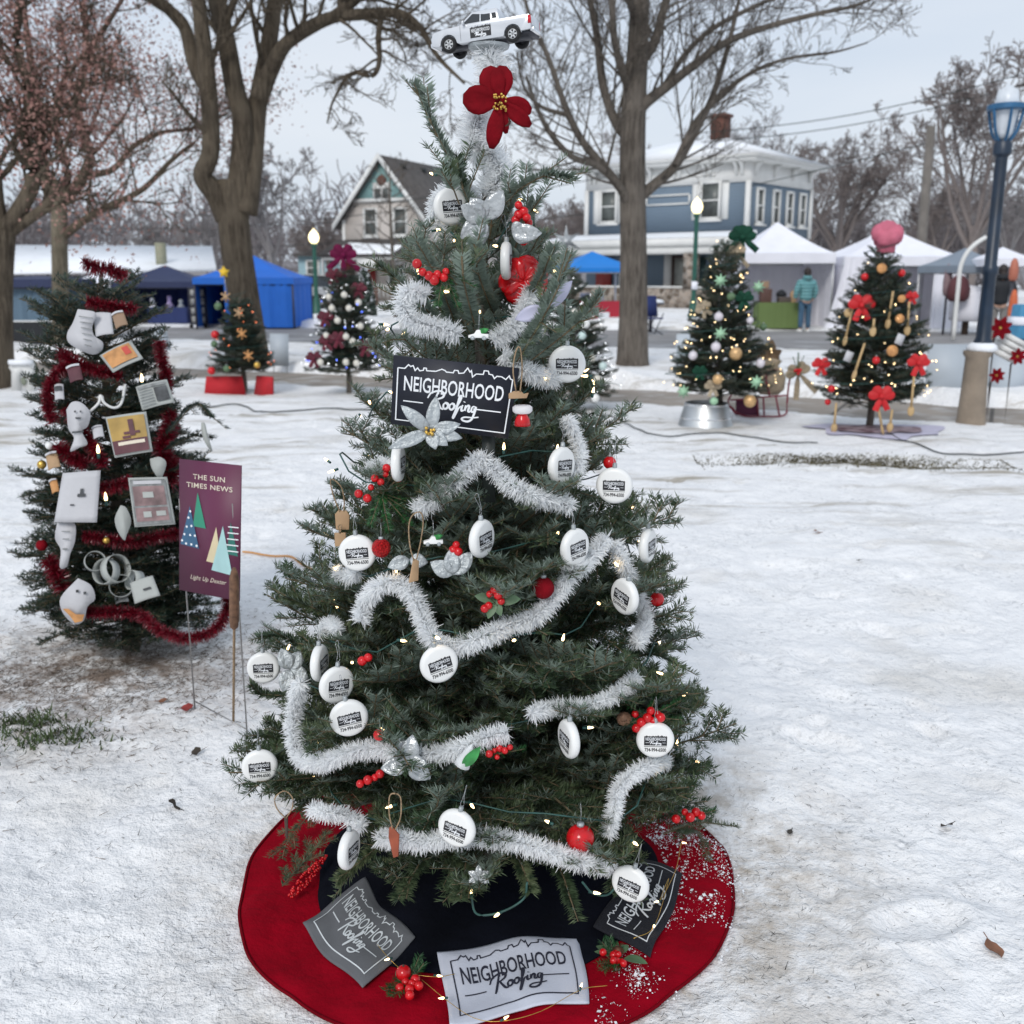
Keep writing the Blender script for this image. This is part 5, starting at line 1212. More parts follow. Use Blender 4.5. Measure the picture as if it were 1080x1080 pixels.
def pinecone(p, r, parent):
    mb = MB(); f = tocam(p)
    for i in range(46):
        h = i / 46; a = i * 2.4; rr = r * math.sin(math.pi * (.15 + .8 * h)); q = Vector((math.cos(a) * rr, -(.5 - h) * r * 1.2, math.sin(a) * rr))
        d = Vector((math.cos(a), -.55, math.sin(a))); petal(mb, p + q * .45, d, Vector((0, -1, 0)), r * .62, r * .5, -.2)
    mb.ball(p, r * .6, 0, 10); mb.build('pine_cone', m_cone, parent)

# ------------------------------------------------------------------ logo lettering
def text_mesh(s, size=1.0, bold=.02, shear=0, spacing=1.0, align='CENTER'):
    cu = bpy.data.curves.new('t', 'FONT'); cu.body = s; cu.size = size; cu.offset = bold; cu.shear = shear; cu.space_character = spacing; cu.align_x = align; cu.resolution_u = 3
    ob = bpy.data.objects.new('t', cu); COL.objects.link(ob); bpy.context.view_layer.update()
    me = bpy.data.meshes.new_from_object(ob.evaluated_get(bpy.context.evaluated_depsgraph_get()))
    V = np.array([v.co[:] for v in me.vertices]); F = {}
    for p in me.polygons: F.setdefault(len(p.vertices), []).append(tuple(p.vertices))
    bpy.data.objects.remove(ob); bpy.data.curves.remove(cu); bpy.data.meshes.remove(me)
    return V, [np.array(v) for v in F.values()]
def ribbon(P, w, taper=False):
    P = np.array([p[:2] for p in P], float); n = len(P); T = np.gradient(P, axis=0)
    d = np.diff(P, axis=0); d /= np.linalg.norm(d, axis=1)[:, None] + 1e-9; V = []
    for i in range(n):
        a = d[max(i - 1, 0)]; b = d[min(i, n - 2)]; m = a + b; L = np.linalg.norm(m); m = a if L < .3 else m / L; nn = np.array([-m[1], m[0]]); c = max(.45, abs(nn @ np.array([-a[1], a[0]])))
        ww = w / 2 / c
        if taper: ww *= .55 + .45 * math.sin(math.pi * min(1, max(0, (i + 1) / (n + 1))))
        V += [(*(P[i] + nn * ww), i * 1e-3), (*(P[i] - nn * ww), i * 1e-3)]
    return np.array(V), [np.array([(2 * i, 2 * i + 1, 2 * i + 3, 2 * i + 2) for i in range(n - 1)])]
SKY = [(0, 0), (.06, 0), (.09, .5), (.11, .3), (.13, .45), (.15, -.12), (.17, .22), (.19, -.1), (.22, 0), (.225, .3), (.245, .3), (.25, 0), (.33, .05), (.38, .38), (.41, .25), (.42, .1), (.48, .1), (.49, .42), (.52, .42), (.53, .1), (.57, .2), (.60, .85), (.625, .4), (.635, .6), (.65, -.15), (.68, .25), (.74, .3), (.745, .75), (.78, .75), (.79, .4), (.82, .35), (.84, -.05), (.86, .25), (.90, .25), (.94, -.02), (.965, .45), (.98, .1), (1, 0)]
SCR = [[(2.55, 1.45), (2.9, 2.05), (3.7, 2.35), (4.2, 2.15), (4.15, 1.75), (3.7, 1.5), (3.35, 1.42)], [(3.6, 2.2), (3.35, 1.4), (3.05, .5), (2.95, .25)], [(3.55, 1.45), (3.75, 1.0), (4.0, .55), (4.3, .42)],
       [(4.55, 1.15), (4.3, 1.0), (4.28, .65), (4.5, .5), (4.75, .75), (4.72, 1.1), (4.5, 1.17), (4.7, 1.0), (5.0, 1.02)], [(5.2, 1.15), (4.97, 1.0), (4.93, .65), (5.15, .5), (5.4, .75), (5.38, 1.1), (5.2, 1.17), (5.4, 1.0), (5.6, .95)],
       [(5.55, .55), (5.8, 1.1), (6.05, 1.75), (6.05, 2.1), (5.9, 2.0), (5.8, 1.4), (5.6, .4), (5.4, -.25), (5.45, -.35), (5.65, .1), (5.9, .75), (6.15, 1.0)],
       [(6.3, 1.15), (6.2, .75), (6.25, .52), (6.45, .6)], [(6.42, 1.45), (6.46, 1.53)], [(6.65, 1.15), (6.55, .55)], [(6.6, .8), (6.85, 1.15), (7.0, 1.05), (6.92, .6), (7.05, .5), (7.2, .65)],
       [(7.65, 1.1), (7.4, 1.1), (7.25, .8), (7.35, .52), (7.6, .7), (7.72, 1.15), (7.6, .4), (7.4, -.25), (7.0, -.55), (6.5, -.5), (6.35, -.3), (6.7, -.12), (7.5, -.08), (8.1, .05)]]
T_NB = text_mesh('NEIGHBORHOOD', 1.72, .02, 0, 1.0)
def logo_parts():
    out = []      # list of (V, F) in a 10 x 6.4 field
    V, F = T_NB; w = V[:, 0].max() - V[:, 0].min(); V = V.copy(); V[:, 0] = (V[:, 0] - V[:, 0].min()) / w * 8.1 + .95; V[:, 1] = V[:, 1] * 1.12 + 3.35; V[:, 2] = 0; out.append((V, F))
    for i, s in enumerate(SCR):
        P = [(q.x, q.y) for q in cat([(a, b, 0) for a, b in s], 5)]; P = [((a - 2.5) * .78 + 2.9, b * .86 + 1.62) for a, b in P]
        V, F = ribbon(P, .19, True); V[:, 2] = V[:, 2] + .03 + .02 * i; out.append((V, F))
    for a, b in ((.95, 2.6), (6.75, 9.05)): V, F = ribbon([(a + (b - a) * k / 8, 2.35) for k in range(9)], .11); V[:, 2] = 0; out.append((V, F))
    bd = [(.4 + 9.2 * a, 5.35 + b * .75) for a, b in SKY]
    right = [(9.6, 5.35 - (4.85) * k / 10) for k in range(1, 11)]; bot = [(9.6 - 9.2 * k / 20, .5) for k in range(1, 21)]; left = [(.4, .5 + 4.85 * k / 10) for k in range(1, 11)]
    V, F = ribbon(bd + right + bot + left, .10); V[:, 2] = 0; out.append((V, F)); return out
LOGO = logo_parts()
def logo_mesh(fmap, parts=None):
    mb = MB()
    for V, F in (parts or LOGO):
        W = np.array([fmap(v[0] / 10, v[1] / 6.4, v[2]) for v in V]); mb.add(W, F)
    return mb

# ------------------------------------------------------------------ board sign on the tree
t = thing('tree_sign', 'black rectangular roofing sign with white skyline logo on a post in the tree', 'sign', tuple(SIGN[3]))
nS = (SIGN[1] - SIGN[0]).cross(SIGN[3] - SIGN[0]).normalized(); nS = nS if nS.y < 0 else -nS
mb = MB(); V = [tuple(q) for q in SIGN] + [tuple(q - nS * .006) for q in SIGN]
mb.add(V, [[(0, 1, 2, 3), (7, 6, 5, 4), (0, 4, 5, 1), (1, 5, 6, 2), (2, 6, 7, 3), (3, 7, 4, 0)]]); mb.build('panel', m_black, t)
fm = lambda u, v, h: tuple(SIGN[3].lerp(SIGN[2], u).lerp(SIGN[0].lerp(SIGN[1], u), v) + nS * (.0006 + h * .0012))
logo_mesh(fm).build('lettering', m_inkw, t)
pb = at(515, 455, 2.0); mb = MB(); mb.box((pb.x, 2.02, pb.z - .06), (.026, .02, .17)); mb.build('post', m_blackc, t)

# ------------------------------------------------------------------ white logo discs
t = thing('disc_ornament', 'x', 'ornament', (0, 0, 0), 'round white logo discs on the tree', rot=(0, 0, 0))
q = np.linspace(-math.pi / 2, math.pi / 2, 9)
pr_ = [(.0001, -.0095)] + [(DR - .0085 + .0085 * math.cos(a), .0095 * math.sin(a)) for a in q] + [(.0001, .0095)]
mb = MB(); mb.lathe(pr_, (0, 0, 0), 44, rot=Matrix.Rotation(R(90), 4, 'X')); mb.build('disc', m_white, t, smooth='auto', local=True)
mb = MB(); mb.lathe([(.0045, 0), (.005, .002), (.0045, .010), (.003, .011)], (0, 0, DR - .002), 12); mb.build('cap', m_silver, t, smooth=True, local=True)
mb = MB(); mb.tube(cat([(0, 0, DR + .008), (.004, 0, DR + .014), (.0015, 0, DR + .03), (0, .004, DR + .052), (-.002, .01, DR + .045), (-.001, 0, DR + .025), (-.003, 0, DR + .014), (0, 0, DR + .008)], 4), .0005, 4); mb.build('hook', m_silver2, t, local=True)
# print: black block with skyline edge, words, rule and number
PW = .046
def pf(u, v, h): return ((u - .5) * PW, -.0099 - h, .003 + (v - .5) * PW * .50)
mb = MB(); top = [(a, .86 + b * .16) for a, b in SKY]; poly = [(0, 0), (1, 0)] + [(a, b) for a, b in top[::-1]]
mb.add([pf(a, b, 0) for a, b in poly], [np.arange(len(poly))[None]]); mb.build('print_block', m_ink, t, local=True)
mb = MB(); V, F = T_NB; w = V[:, 0].max() - V[:, 0].min(); mb.add([pf((v[0] - V[:, 0].min()) / w * .88 + .06, .48 + v[1] / 1.24 * .30, .0003) for v in V], F)
for i, s in enumerate(SCR):
    P = [(q.x, q.y) for q in cat([(a, b, 0) for a, b in s], 4)]; V, F = ribbon([((a - 2.5) / 5.6 * .56 + .22, b / 2.4 * .38 + .08) for a, b in P], .028)
    mb.add([pf(v[0], v[1], .0004 + .00003 * i + v[2] * .001) for v in V], F)
for a, b in ((.06, .22), (.8, .94)): V, F = ribbon([(a, .27), (b, .27)], .03); mb.add([pf(v[0], v[1], .0003) for v in V], F)
mb.build('print_words', m_inkw, t, local=True)
mb = MB(); V, F = text_mesh('734-994-6500', 1, .02); w = V[:, 0].max() - V[:, 0].min(); mb.add([(((v[0] - V[:, 0].min()) / w - .5) * .043, -.0101, -.0215 + v[1] * .0105) for v in V], F)
mb.box((0, -.0099, -.0108), (.046, .0004, .0009)); mb.build('print_number', m_ink, t, local=True)
for i, (p, D_) in enumerate(zip(disc_pos, DISCS)):
    base_yaw = math.degrees(math.atan2(p.x, p.y)) * -1
    rot = (0, R(D_[3]), R(base_yaw * .8 + D_[2]))
    if i == 0: t.location = p; t.rotation_euler = rot; t['label'] = D_[4]
    else: dup(t, p, rot, D_[4])

# ------------------------------------------------------------------ garlands
G = 'white tinsel garlands on the centre tree'
def pxl(L, k=1.03): return [onT(a, b, (k - .03) + .035 * math.sin(i * 2.3 + a)) for i, (a, b) in enumerate(L)]
tinsel('tinsel_garland', 'thick white tinsel wound round the bare tip of the tree', [at(a, b, y) for a, b, y in [(513, 52, 2.29), (522, 78, 2.28), (512, 100, 2.27), (502, 130, 2.26), (498, 152, 2.25), (520, 166, 2.25), (528, 186, 2.25), (512, 205, 2.25)]], .042, m_tinsel, 9000, group=G)
tinsel('tinsel_garland', 'small white tinsel loop behind the topmost logo disc', [at(a, b, 2.27) for a, b in [(504, 212), (484, 198), (464, 206), (458, 232), (470, 252)]], .026, m_tinsel, 6000, group=G)
tinsel('tinsel_garland', 'white tinsel curl left above the black sign', [at(a, b, 2.02) for a, b in [(450, 312), (432, 306), (424, 322), (435, 338), (458, 344), (484, 352)]], .028, m_tinsel, 7000, group=G)
tinsel('tinsel_garland', 'white tinsel rising between the black sign and the red flower', pxl([(520, 358), (544, 342), (556, 318), (562, 305)], 1.1), .027, m_tinsel, 7000, group=G)
tinsel('tinsel_garland', 'white tinsel behind the right end of the black sign', pxl([(530, 374), (558, 392), (585, 398), (590, 375)], 1.0), .027, m_tinsel, 7000, group=G)
tinsel('tinsel_garland', 'short hanging white tinsel right of the black sign', pxl([(598, 440), (607, 460), (612, 485), (600, 508)], 1.0), .022, m_tinsel, 6000, group=G)
tinsel('tinsel_garland', 'peaked white garland swag below the black sign', pxl([(438, 538), (455, 528), (480, 508), (505, 484), (518, 492), (535, 508), (560, 522), (585, 527), (603, 534)]), .027, m_tinsel, 7500, group=G)
tinsel('tinsel_garland', 'longest white garland dipping through the middle of the tree', pxl([(380, 655), (385, 635), (400, 618), (418, 614), (436, 628), (445, 650), (458, 675), (480, 682), (505, 674), (537, 660), (565, 650), (590, 622), (603, 603), (622, 588), (640, 567)]), .027, m_tinsel, 7500, group=G)
tinsel('tinsel_garland', 'white tinsel hanging down the right silhouette', pxl([(648, 572), (658, 596), (672, 625), (682, 652), (672, 678)], .97), .024, m_tinsel, 6500, group=G)
tinsel('tinsel_garland', 'short white garland at right under the middle', pxl([(560, 752), (587, 745), (618, 745), (648, 732), (672, 714)]), .023, m_tinsel, 7000, group=G)
tinsel('tinsel_garland', 'white garland bending round the lower left and running inward', pxl([(316, 720), (311, 745), (309, 775), (318, 800), (345, 802), (372, 792), (400, 790), (430, 797), (465, 794), (490, 787), (512, 778), (535, 772)]), .026, m_tinsel, 7500, group=G)
tinsel('tinsel_garland', 'white tinsel at left just over the red skirt', pxl([(328, 853), (345, 857), (365, 860), (382, 872)], 1.0), .023, m_tinsel, 6500, group=G)
tinsel('tinsel_garland', 'lowest white garland across the bottom branches', pxl([(400, 884), (425, 884), (445, 889), (468, 884), (504, 882), (541, 887), (577, 897), (613, 908), (645, 912)]), .026, m_tinsel, 7500, group=G)
tinsel('tinsel_garland', 'white garland climbing the lower right side', pxl([(640, 880), (648, 855), (652, 832), (668, 816), (685, 808), (703, 802)], 1.02), .023, m_tinsel, 7000, group=G)
tinsel('tinsel_garland', 'white tinsel tuft on the left branches beside red berries', pxl([(384, 500), (398, 490), (412, 492)], 1.0), .024, m_tinsel, 5000, group=G)
tinsel('tinsel_garland', 'faint white tinsel tuft under the disc left of the red ball', pxl([(352, 602), (366, 608), (376, 604)], 1.0), .024, m_tinsel, 3500, group=G)
tinsel('tinsel_garland', 'white tinsel tuft at left above the edge-on disc', pxl([(336, 668), (347, 656), (356, 664)], 1.0), .022, m_tinsel, 4500, group=G)

# ------------------------------------------------------------------ red balls, flowers, sprigs
def ball_orn(label, p, r, mat, cat_='ornament', group='red balls on the tree', name='ball_ornament', cap=True, seg=20):
    t = thing(name, label, cat_, tuple(p), group)
    mb = MB(); mb.ball(p, r, 0, seg); mb.build('ball', mat, t, smooth=True)
    if cap: mb = MB(); mb.lathe([(r * .28, 0), (r * .26, r * .25), (.0001, r * .27)], p + Vector((0, 0, r * .95)), 10); mb.build('cap', m_silver, t); mb = MB(); mb.tube([p + Vector((0, 0, r * 1.2)), p + Vector((.001, 0, r * 1.9)), p + Vector((0, .004, r * 2.6))], .0005, 4); mb.build('hook', m_silver2, t)
    return t
for (a, b, r, lab, m) in [(402, 578, .0195, 'glittering red ball touching the left logo disc', m_redglit), (573, 620, .022, 'red ball above the long garland near the holly picks', m_redvel), (693, 632, .016, 'shiny red ball at the right silhouette above dark twigs', m_red), (643, 488, .014, 'small shiny red ball above the disc at the right silhouette', m_red),
                          (612, 884, .028, 'large plain red ball between the two lowest garlands', m_red), (400, 775, .012, 'tiny orange-red ball under the forward logo disc', m_red), (533, 698, .0001, '', None)]:
    if m: ball_orn(lab, onT(a, b, 1.02 if a < 600 else .98), r, m)
# big red flower behind the edge-on disc
p = at(552, 296, 2.16); t = thing('red_flower', 'big bright red fabric flower behind the edge-on disc near the top', 'flower', tuple(p)); f = tocam(p)
for a in (20, 75, 130, 185, 240, 300, 345): 
    d = (Vector((math.cos(R(a)), -.15, math.sin(R(a))))).normalized(); mb = MB(); petal(mb, p, d, f, .050, .05, .35, shape='round'); o = mb.build('petal', m_red, t, smooth=True); o.modifiers.new('s', 'SOLIDIFY').thickness = .001
# top poinsettia
p = at(527, 107, 2.20); t = thing('poinsettia', 'dark red velvet poinsettia with gold centre under the toy truck', 'flower', tuple(p)); f = tocam(p)
for a, l, w in ((112, .068, .052), (84, .066, .046), (178, .072, .056), (168, .05, .04), (-18, .064, .040), (-38, .075, .030), (-100, .088, .034), (-78, .06, .02)):
    d = (Vector((math.cos(R(a)), -.22, math.sin(R(a))))).normalized(); mb = MB(); petal(mb, p, d, f, l, w, .3, fold=.12, shape='round'); o = mb.build('petal', m_redvel, t, smooth=True); o.modifiers.new('s', 'SOLIDIFY').thickness = .0012
mb = MB()
for k in range(34): q = p + f * .012 + Vector((rnd.uniform(-1, 1), rnd.uniform(-.6, .6), rnd.uniform(-1.3, 1))) * .013; mb.ball(q, .0026, 0, 8)
mb.build('centre', m_gold, t, smooth=True)
mb = MB(); mb.tube(cat([p, at(535, 120, 2.2), at(537, 130, 2.2), at(525, 138, 2.21), at(520, 150, 2.22)], 4), .003, 6); mb.build('stem', m_woodd, t)
# silver flowers
silver_flower('silver poinsettia overlapping the lower left of the black sign', at(454, 455, 1.93), [(138, .35, 1.2), (80, .3, 1.1), (14, .35, .95), (-12, .3, 1.0), (202, .3, 1.4), (-75, .6, .6), (-40, .5, .7)], .060, .026)
silver_flower('silver petals in the middle below the small car ornament', onT(478, 606, 1.02), [(150, .3, 1.0), (95, .35, 1.0), (50, .3, 1.15)], .05, .034, centre=False)
silver_flower('pale silver leaves left of the twine-hung wooden tag', onT(432, 590, .98), [(200, .3, 1.0), (-10, .35, .8)], .045, .03, centre=False)
silver_flower('crumpled silver bow on the lower left garland', onT(430, 806, 1.07), [(80, .4, 1.2), (104, .3, 1.1), (190, .4, 1.1), (-35, .3, 1.1), (0, .5, .8)], .046, .036, m_silver2, False, 'ribbon_bow', 'bow', 'silver bows on the tree')
silver_flower('silver ribbon bow on the trunk right of the topmost disc', at(512, 232, 2.12), [(125, .3, 1.0), (58, .3, 1.3), (215, .35, 1.2), (240, .2, 1.4), (150, .4, 1.1)], .05, .042, m_silver2, False, 'ribbon_bow', 'bow', 'silver bows on the tree')
silver_flower('silver ribbon end right of the dark red berries near the top', at(540, 246, 2.10), [(0, .35, 1.15), (-8, .2, .9), (25, .2, .6)], .05, .036, m_silver2, False, 'ribbon_bow', 'bow', 'silver bows on the tree')
silver_flower('silver petals beside the left silhouette disc', onT(306, 706, .98), [(110, .3, 1.0), (60, .3, .9), (250, .3, 1.0), (-30, .3, .9)], .05, .036, centre=False)
silver_flower('small silver star flower in the lower middle on dark twigs', onT(505, 925, 1.0), [(90, .3, .5), (30, .3, .5), (150, .3, .5), (210, .3, .5), (-30, .3, .5)], .045, .014, m_silver2, False)
silver_flower('pale lilac ribbon end right of the upper twigs', at(575, 325, 1.99), [(45, .2, 1.4), (200, .2, 1.2)], .05, .03, mk('lilac_ribbon', (.45, .45, .58), .4), False, 'ribbon_bow', 'bow', 'silver bows on the tree')
# berries
berries('red berries and bright green needles left below the sign', onT(402, 520, 1.04), [(-.045, .0), (-.02, .012), (-.012, .03), (.0, .022), (.01, .038), (.012, .05), (.03, .045), (-.028, -.01), (.036, .028)], .0078, [(-20, .08), (-50, .09), (-80, .08), (-110, .07), (20, .06), (-35, .1)], lm='fir')
berries('red berries with green needles left of the upper trunk', at(468, 284, 2.0), [(-.05, .01), (-.04, -.005), (-.028, -.012), (-.012, -.01), (0, -.015), (.004, -.004), (-.018, -.02)], .0078, [(-30, .07), (-70, .08), (-100, .07), (10, .06)], lm='fir')
berries('dark red berry bunch near the top right of the trunk', at(547, 232, 2.12), [(0, .01), (.01, .016), (.016, .004), (.0, -.012), (.012, -.014), (-.006, .0), (.004, -.028), (.01, -.04), (.02, -.005), (0, .028)], .0085)
berries('red berry cluster with pine cone at the right silhouette', onT(683, 757, 1.04), [(-.025, .006), (0, 0), (.006, .014), (.012, -.006), (.02, .008), (.026, .002), (-.012, -.01), (-.022, -.022)], .0085, [(30, .08), (70, .06), (150, .06), (200, .05), (0, .07)], lm='fir', cone=(-.048, -.002, .017))
berries('holly pick with red berries and lime leaves in the middle', onT(522, 632, 1.05), [(-.01, .01), (0, .018), (.006, .008), (-.012, -.012), (-.02, -.018), (.012, -.004)], .008, [(-70, .035), (-110, .04), (0, .05), (30, .05), (170, .04), (60, .04)])
berries('small red berry pair in the left middle twigs', onT(382, 697, 1.03), [(0, 0), (.012, .006)], .009)
berries('dark red glitter sprig in the lower garland dip', onT(527, 795, 1.03), [(-.02, 0), (-.01, .006), (0, .01), (.01, .006), (.02, .012), (-.005, -.006)], .006, [(10, .05), (170, .05)], lm='fir')
berries('red berries showing beside the lower left twine tag', onT(388, 826, 1.0), [(-.015, 0), (0, .006), (.014, .01), (.024, .016)], .008)
berries('red sprig among the lower right branch tips', onT(728, 862, .97), [(-.03, -.006), (0, .0), (.012, .012), (.024, .006), (-.012, .01)], .009, [(20, .06), (170, .05)], lm='fir')
berries('single dark red cluster right of the middle disc', onT(478, 580, 1.0), [(0, 0), (.006, .01), (.01, -.004)], .008)

# small white pickup ornaments with a green tree
def mini_car(label, p, yaw):
    t = thing('car_ornament', label, 'ornament', tuple(p), 'small white car ornaments'); M = camframe(p, 0, yaw)
    pro = [(-.019, -.004), (-.019, .001), (-.008, .004), (-.003, .011), (.004, .011), (.006, .004), (.019, .003), (.019, -.004)]
    part(t, 'body', m_white, M, lambda mb: mb.prism(pro, .014), bevel=.0012)
    for x in (-.011, .011): part(t, 'wheel', m_silver, M, lambda mb: mb.lathe([(.001, -.0085), (.004, -.008), (.004, .008), (.001, .0085)], (x, 0, -.004), 12, rot=Matrix.Rotation(R(90), 4, 'X')))
    part(t, 'little_tree', m_green, M, lambda mb: [mb.lathe([(.001, -.009), (.007, -.006), (.0045, 0), (.006, .0), (.003, .006), (.0001, .010)], (.010, 0, .009), 10, rot=Matrix.Rotation(R(70), 4, 'Y'))])
    part(t, 'hook', m_silver2, M, lambda mb: mb.tube([(0, 0, .011), (.0005, .002, .03), (0, .006, .042)], .0005, 4))
mini_car('small white car ornament with a green tree above the black sign', at(505, 354, 1.95), -8); mini_car('small white car ornament carrying a green tree in the left middle', onT(457, 571, 1.07), 5)

# wooden tags on twine
def tagorn(label, p, pts, mat, loop, roll=0, yaw=0, th=.004):
    t = thing('wooden_tag', label, 'ornament', tuple(p), 'wooden tags on twine'); M = camframe(p, roll, yaw)
    part(t, 'tag', mat, M, lambda mb: mb.prism([(x, z) for x, z in pts], th), bevel=.001)
    part(t, 'twine', m_twine, M, lambda mb: mb.tube(cat([(x, -.002, z) for x, z in loop], 5), .0014, 5)); return t
oct_ = [(-.014, -.02), (.014, -.02), (.016, .012), (.010, .022), (-.008, .022), (-.015, .014)]
tagorn('light brown wooden tag on a long twine at the left silhouette', onT(361, 549, 1.0), oct_, m_wood, [(-.004, .02), (-.018, .06), (-.02, .09), (.0, .075), (.006, .045), (.004, .02)])
tagorn('square cardboard-brown tag just below another at left silhouette', onT(359, 569, 1.0), [(-.012, -.015), (.012, -.015), (.012, .015), (-.012, .015)], m_wood, [(0, .014), (.004, .03), (-.003, .03), (0, .014)])
tagorn('brown wooden tag on knotted twine in the left middle', onT(436, 602, 1.06), [(-.008, -.024), (.012, -.02), (.010, .02), (-.002, .026)], m_wood, [(-.002, .022), (-.012, .05), (-.018, .09), (-.012, .112), (.004, .118), (.012, .1), (.010, .06), (.004, .024)], 6, 30)
tagorn('rust red wooden tag on twine over the bottom left garland', onT(416, 884, 1.07), [(-.012, -.0), (.0, -.042), (.010, -.036), (.010, .010), (-.006, .024), (-.012, .02)], m_woodr, [(-.004, .02), (-.012, .05), (-.013, .085), (-.004, .095), (.010, .09), (.012, .05), (.002, .02)], 4, -20)
tagorn('dark stick ornament on a twine loop at the lower left over the skirt', onT(302, 868, 1.0), [(-.003, -.035), (.002, -.035), (.004, .012), (.0, .02), (-.004, .012)], m_woodd, [(0, .012), (-.018, .035), (-.02, .06), (0, .075), (.016, .06), (.014, .035), (0, .012)])
tagorn('wooden reindeer sled ornament on twine right of the sign', at(546, 418, 1.93), [(-.018, -.004), (.018, -.004), (.022, .006), (.012, .004), (.006, .010), (-.008, .010), (-.018, .006)], m_wood, [(-.004, .01), (-.010, .05), (-.004, .085), (.004, .09), (.008, .05), (.004, .008)], 0, 20)
p = at(551, 438, 1.95); t = thing('santa_ornament', 'small red and white Santa hat shaped ornament behind the sign corner', 'ornament', tuple(p))
mb = MB(); mb.lathe([(.016, 0), (.014, .012), (.008, .024), (.0001, .034)], p - Vector((0, 0, .02)), 14); mb.build('hat', m_red, t, smooth=True); mb = MB(); mb.lathe([(.015, 0), (.019, .004), (.019, .012), (.015, .015)], p - Vector((0, 0, -.004)), 14); mb.build('brim', m_tinsel, t, smooth=True)
# pale green and white cone ornament
p = onT(492, 797, 1.08); t = thing('cone_ornament', 'pale green and white glitter cone right of the silver bow', 'ornament', tuple(p)); M = camframe(p, 25)
part(t, 'cone', m_tinsel, M, lambda mb: mb.lathe([(.016, -.022), (.014, -.012), (.006, .016), (.0001, .028)], (0, 0, 0), 12)); part(t, 'leaf', m_green, M, lambda mb: petal(mb, (0, -.012, -.018), (.3, -.2, 1), (0, -1, 0), .05, .022))

# ------------------------------------------------------------------ string lights on the tree
P = []
for i in range(260):
    f = i / 259; z = .34 + 1.36 * f; a = f * 2 * math.pi * 8.5 + .6 * math.sin(f * 31); k = .84 + .08 * math.sin(f * 83) + .05 * math.sin(f * 211)
    rr = RfM(z) * k + .012; P.append((TX + rr * math.cos(a), TY + rr * math.sin(a), z + .030 * math.sin(f * 177) + .012 * math.sin(f * 431)))
t = thing('string_lights', 'green wired warm white string lights wound round the centre tree', 'string lights', (TX, TY, .3))
mb = MB(); mb.tube(P, .0019, 5); mb.build('wire', m_wire, t, smooth=True)
def bulb_mesh(matb, s=1.0):
    mb = MB(); mb.lathe([(.0028 * s, -.006 * s), (.0030 * s, .004 * s)], (0, 0, 0), 8, 0); mb.lathe([(.0024 * s, .004 * s), (.0030 * s, .008 * s), (.0016 * s, .016 * s), (.0001, .019 * s)], (0, 0, 0), 8, 1)
    o = mb.build('bulb', [m_wire, matb], smooth=True); me = o.data; bpy.data.objects.remove(o); return me
bme = bulb_mesh(m_bulb)
def bulbs_on(t, pts, me, every, w0, jit=.01):
    n = 0
    for i in range(0, len(pts), every):
        o = bpy.data.objects.new('bulb', me); COL.objects.link(o); o.parent = t; o.location = Vector(pts[i]) - w0 + Vector([rnd.uniform(-jit, jit) for _ in range(3)]); o.rotation_euler = (rnd.uniform(-2, 2), rnd.uniform(-2, 2), rnd.uniform(0, 6)); n += 1
front = [p for p in P if p[1] < TY + .12]
bulbs_on(t, [((p[0] - TX) * 1.06 + TX, (p[1] - TY) * 1.10 + TY, p[2]) for p in front], bme, max(1, len(front) // 70), Vector(t.location), .022)
# two drooping loops of wire under the lowest branches
for k, (L, lab) in enumerate([([(556, 930), (552, 948), (528, 962), (503, 964), (497, 945)], 'loop of green light wire hanging low over the black cloth centre'), ([(614, 930), (625, 942), (640, 944), (650, 935)], 'short light wire loop left of the low tilted disc')]):
    Q = [onT(a, b, .95) for a, b in L]; t = thing('string_lights', lab, 'string lights', tuple(Q[0])); mb = MB(); mb.tube(cat(Q, 6), .0024, 5); mb.build('wire', m_wire, t, smooth=True); bulbs_on(t, [Q[2], Q[-1]] if k == 0 else [Q[1]], bme, 1, Vector(t.location), .002)

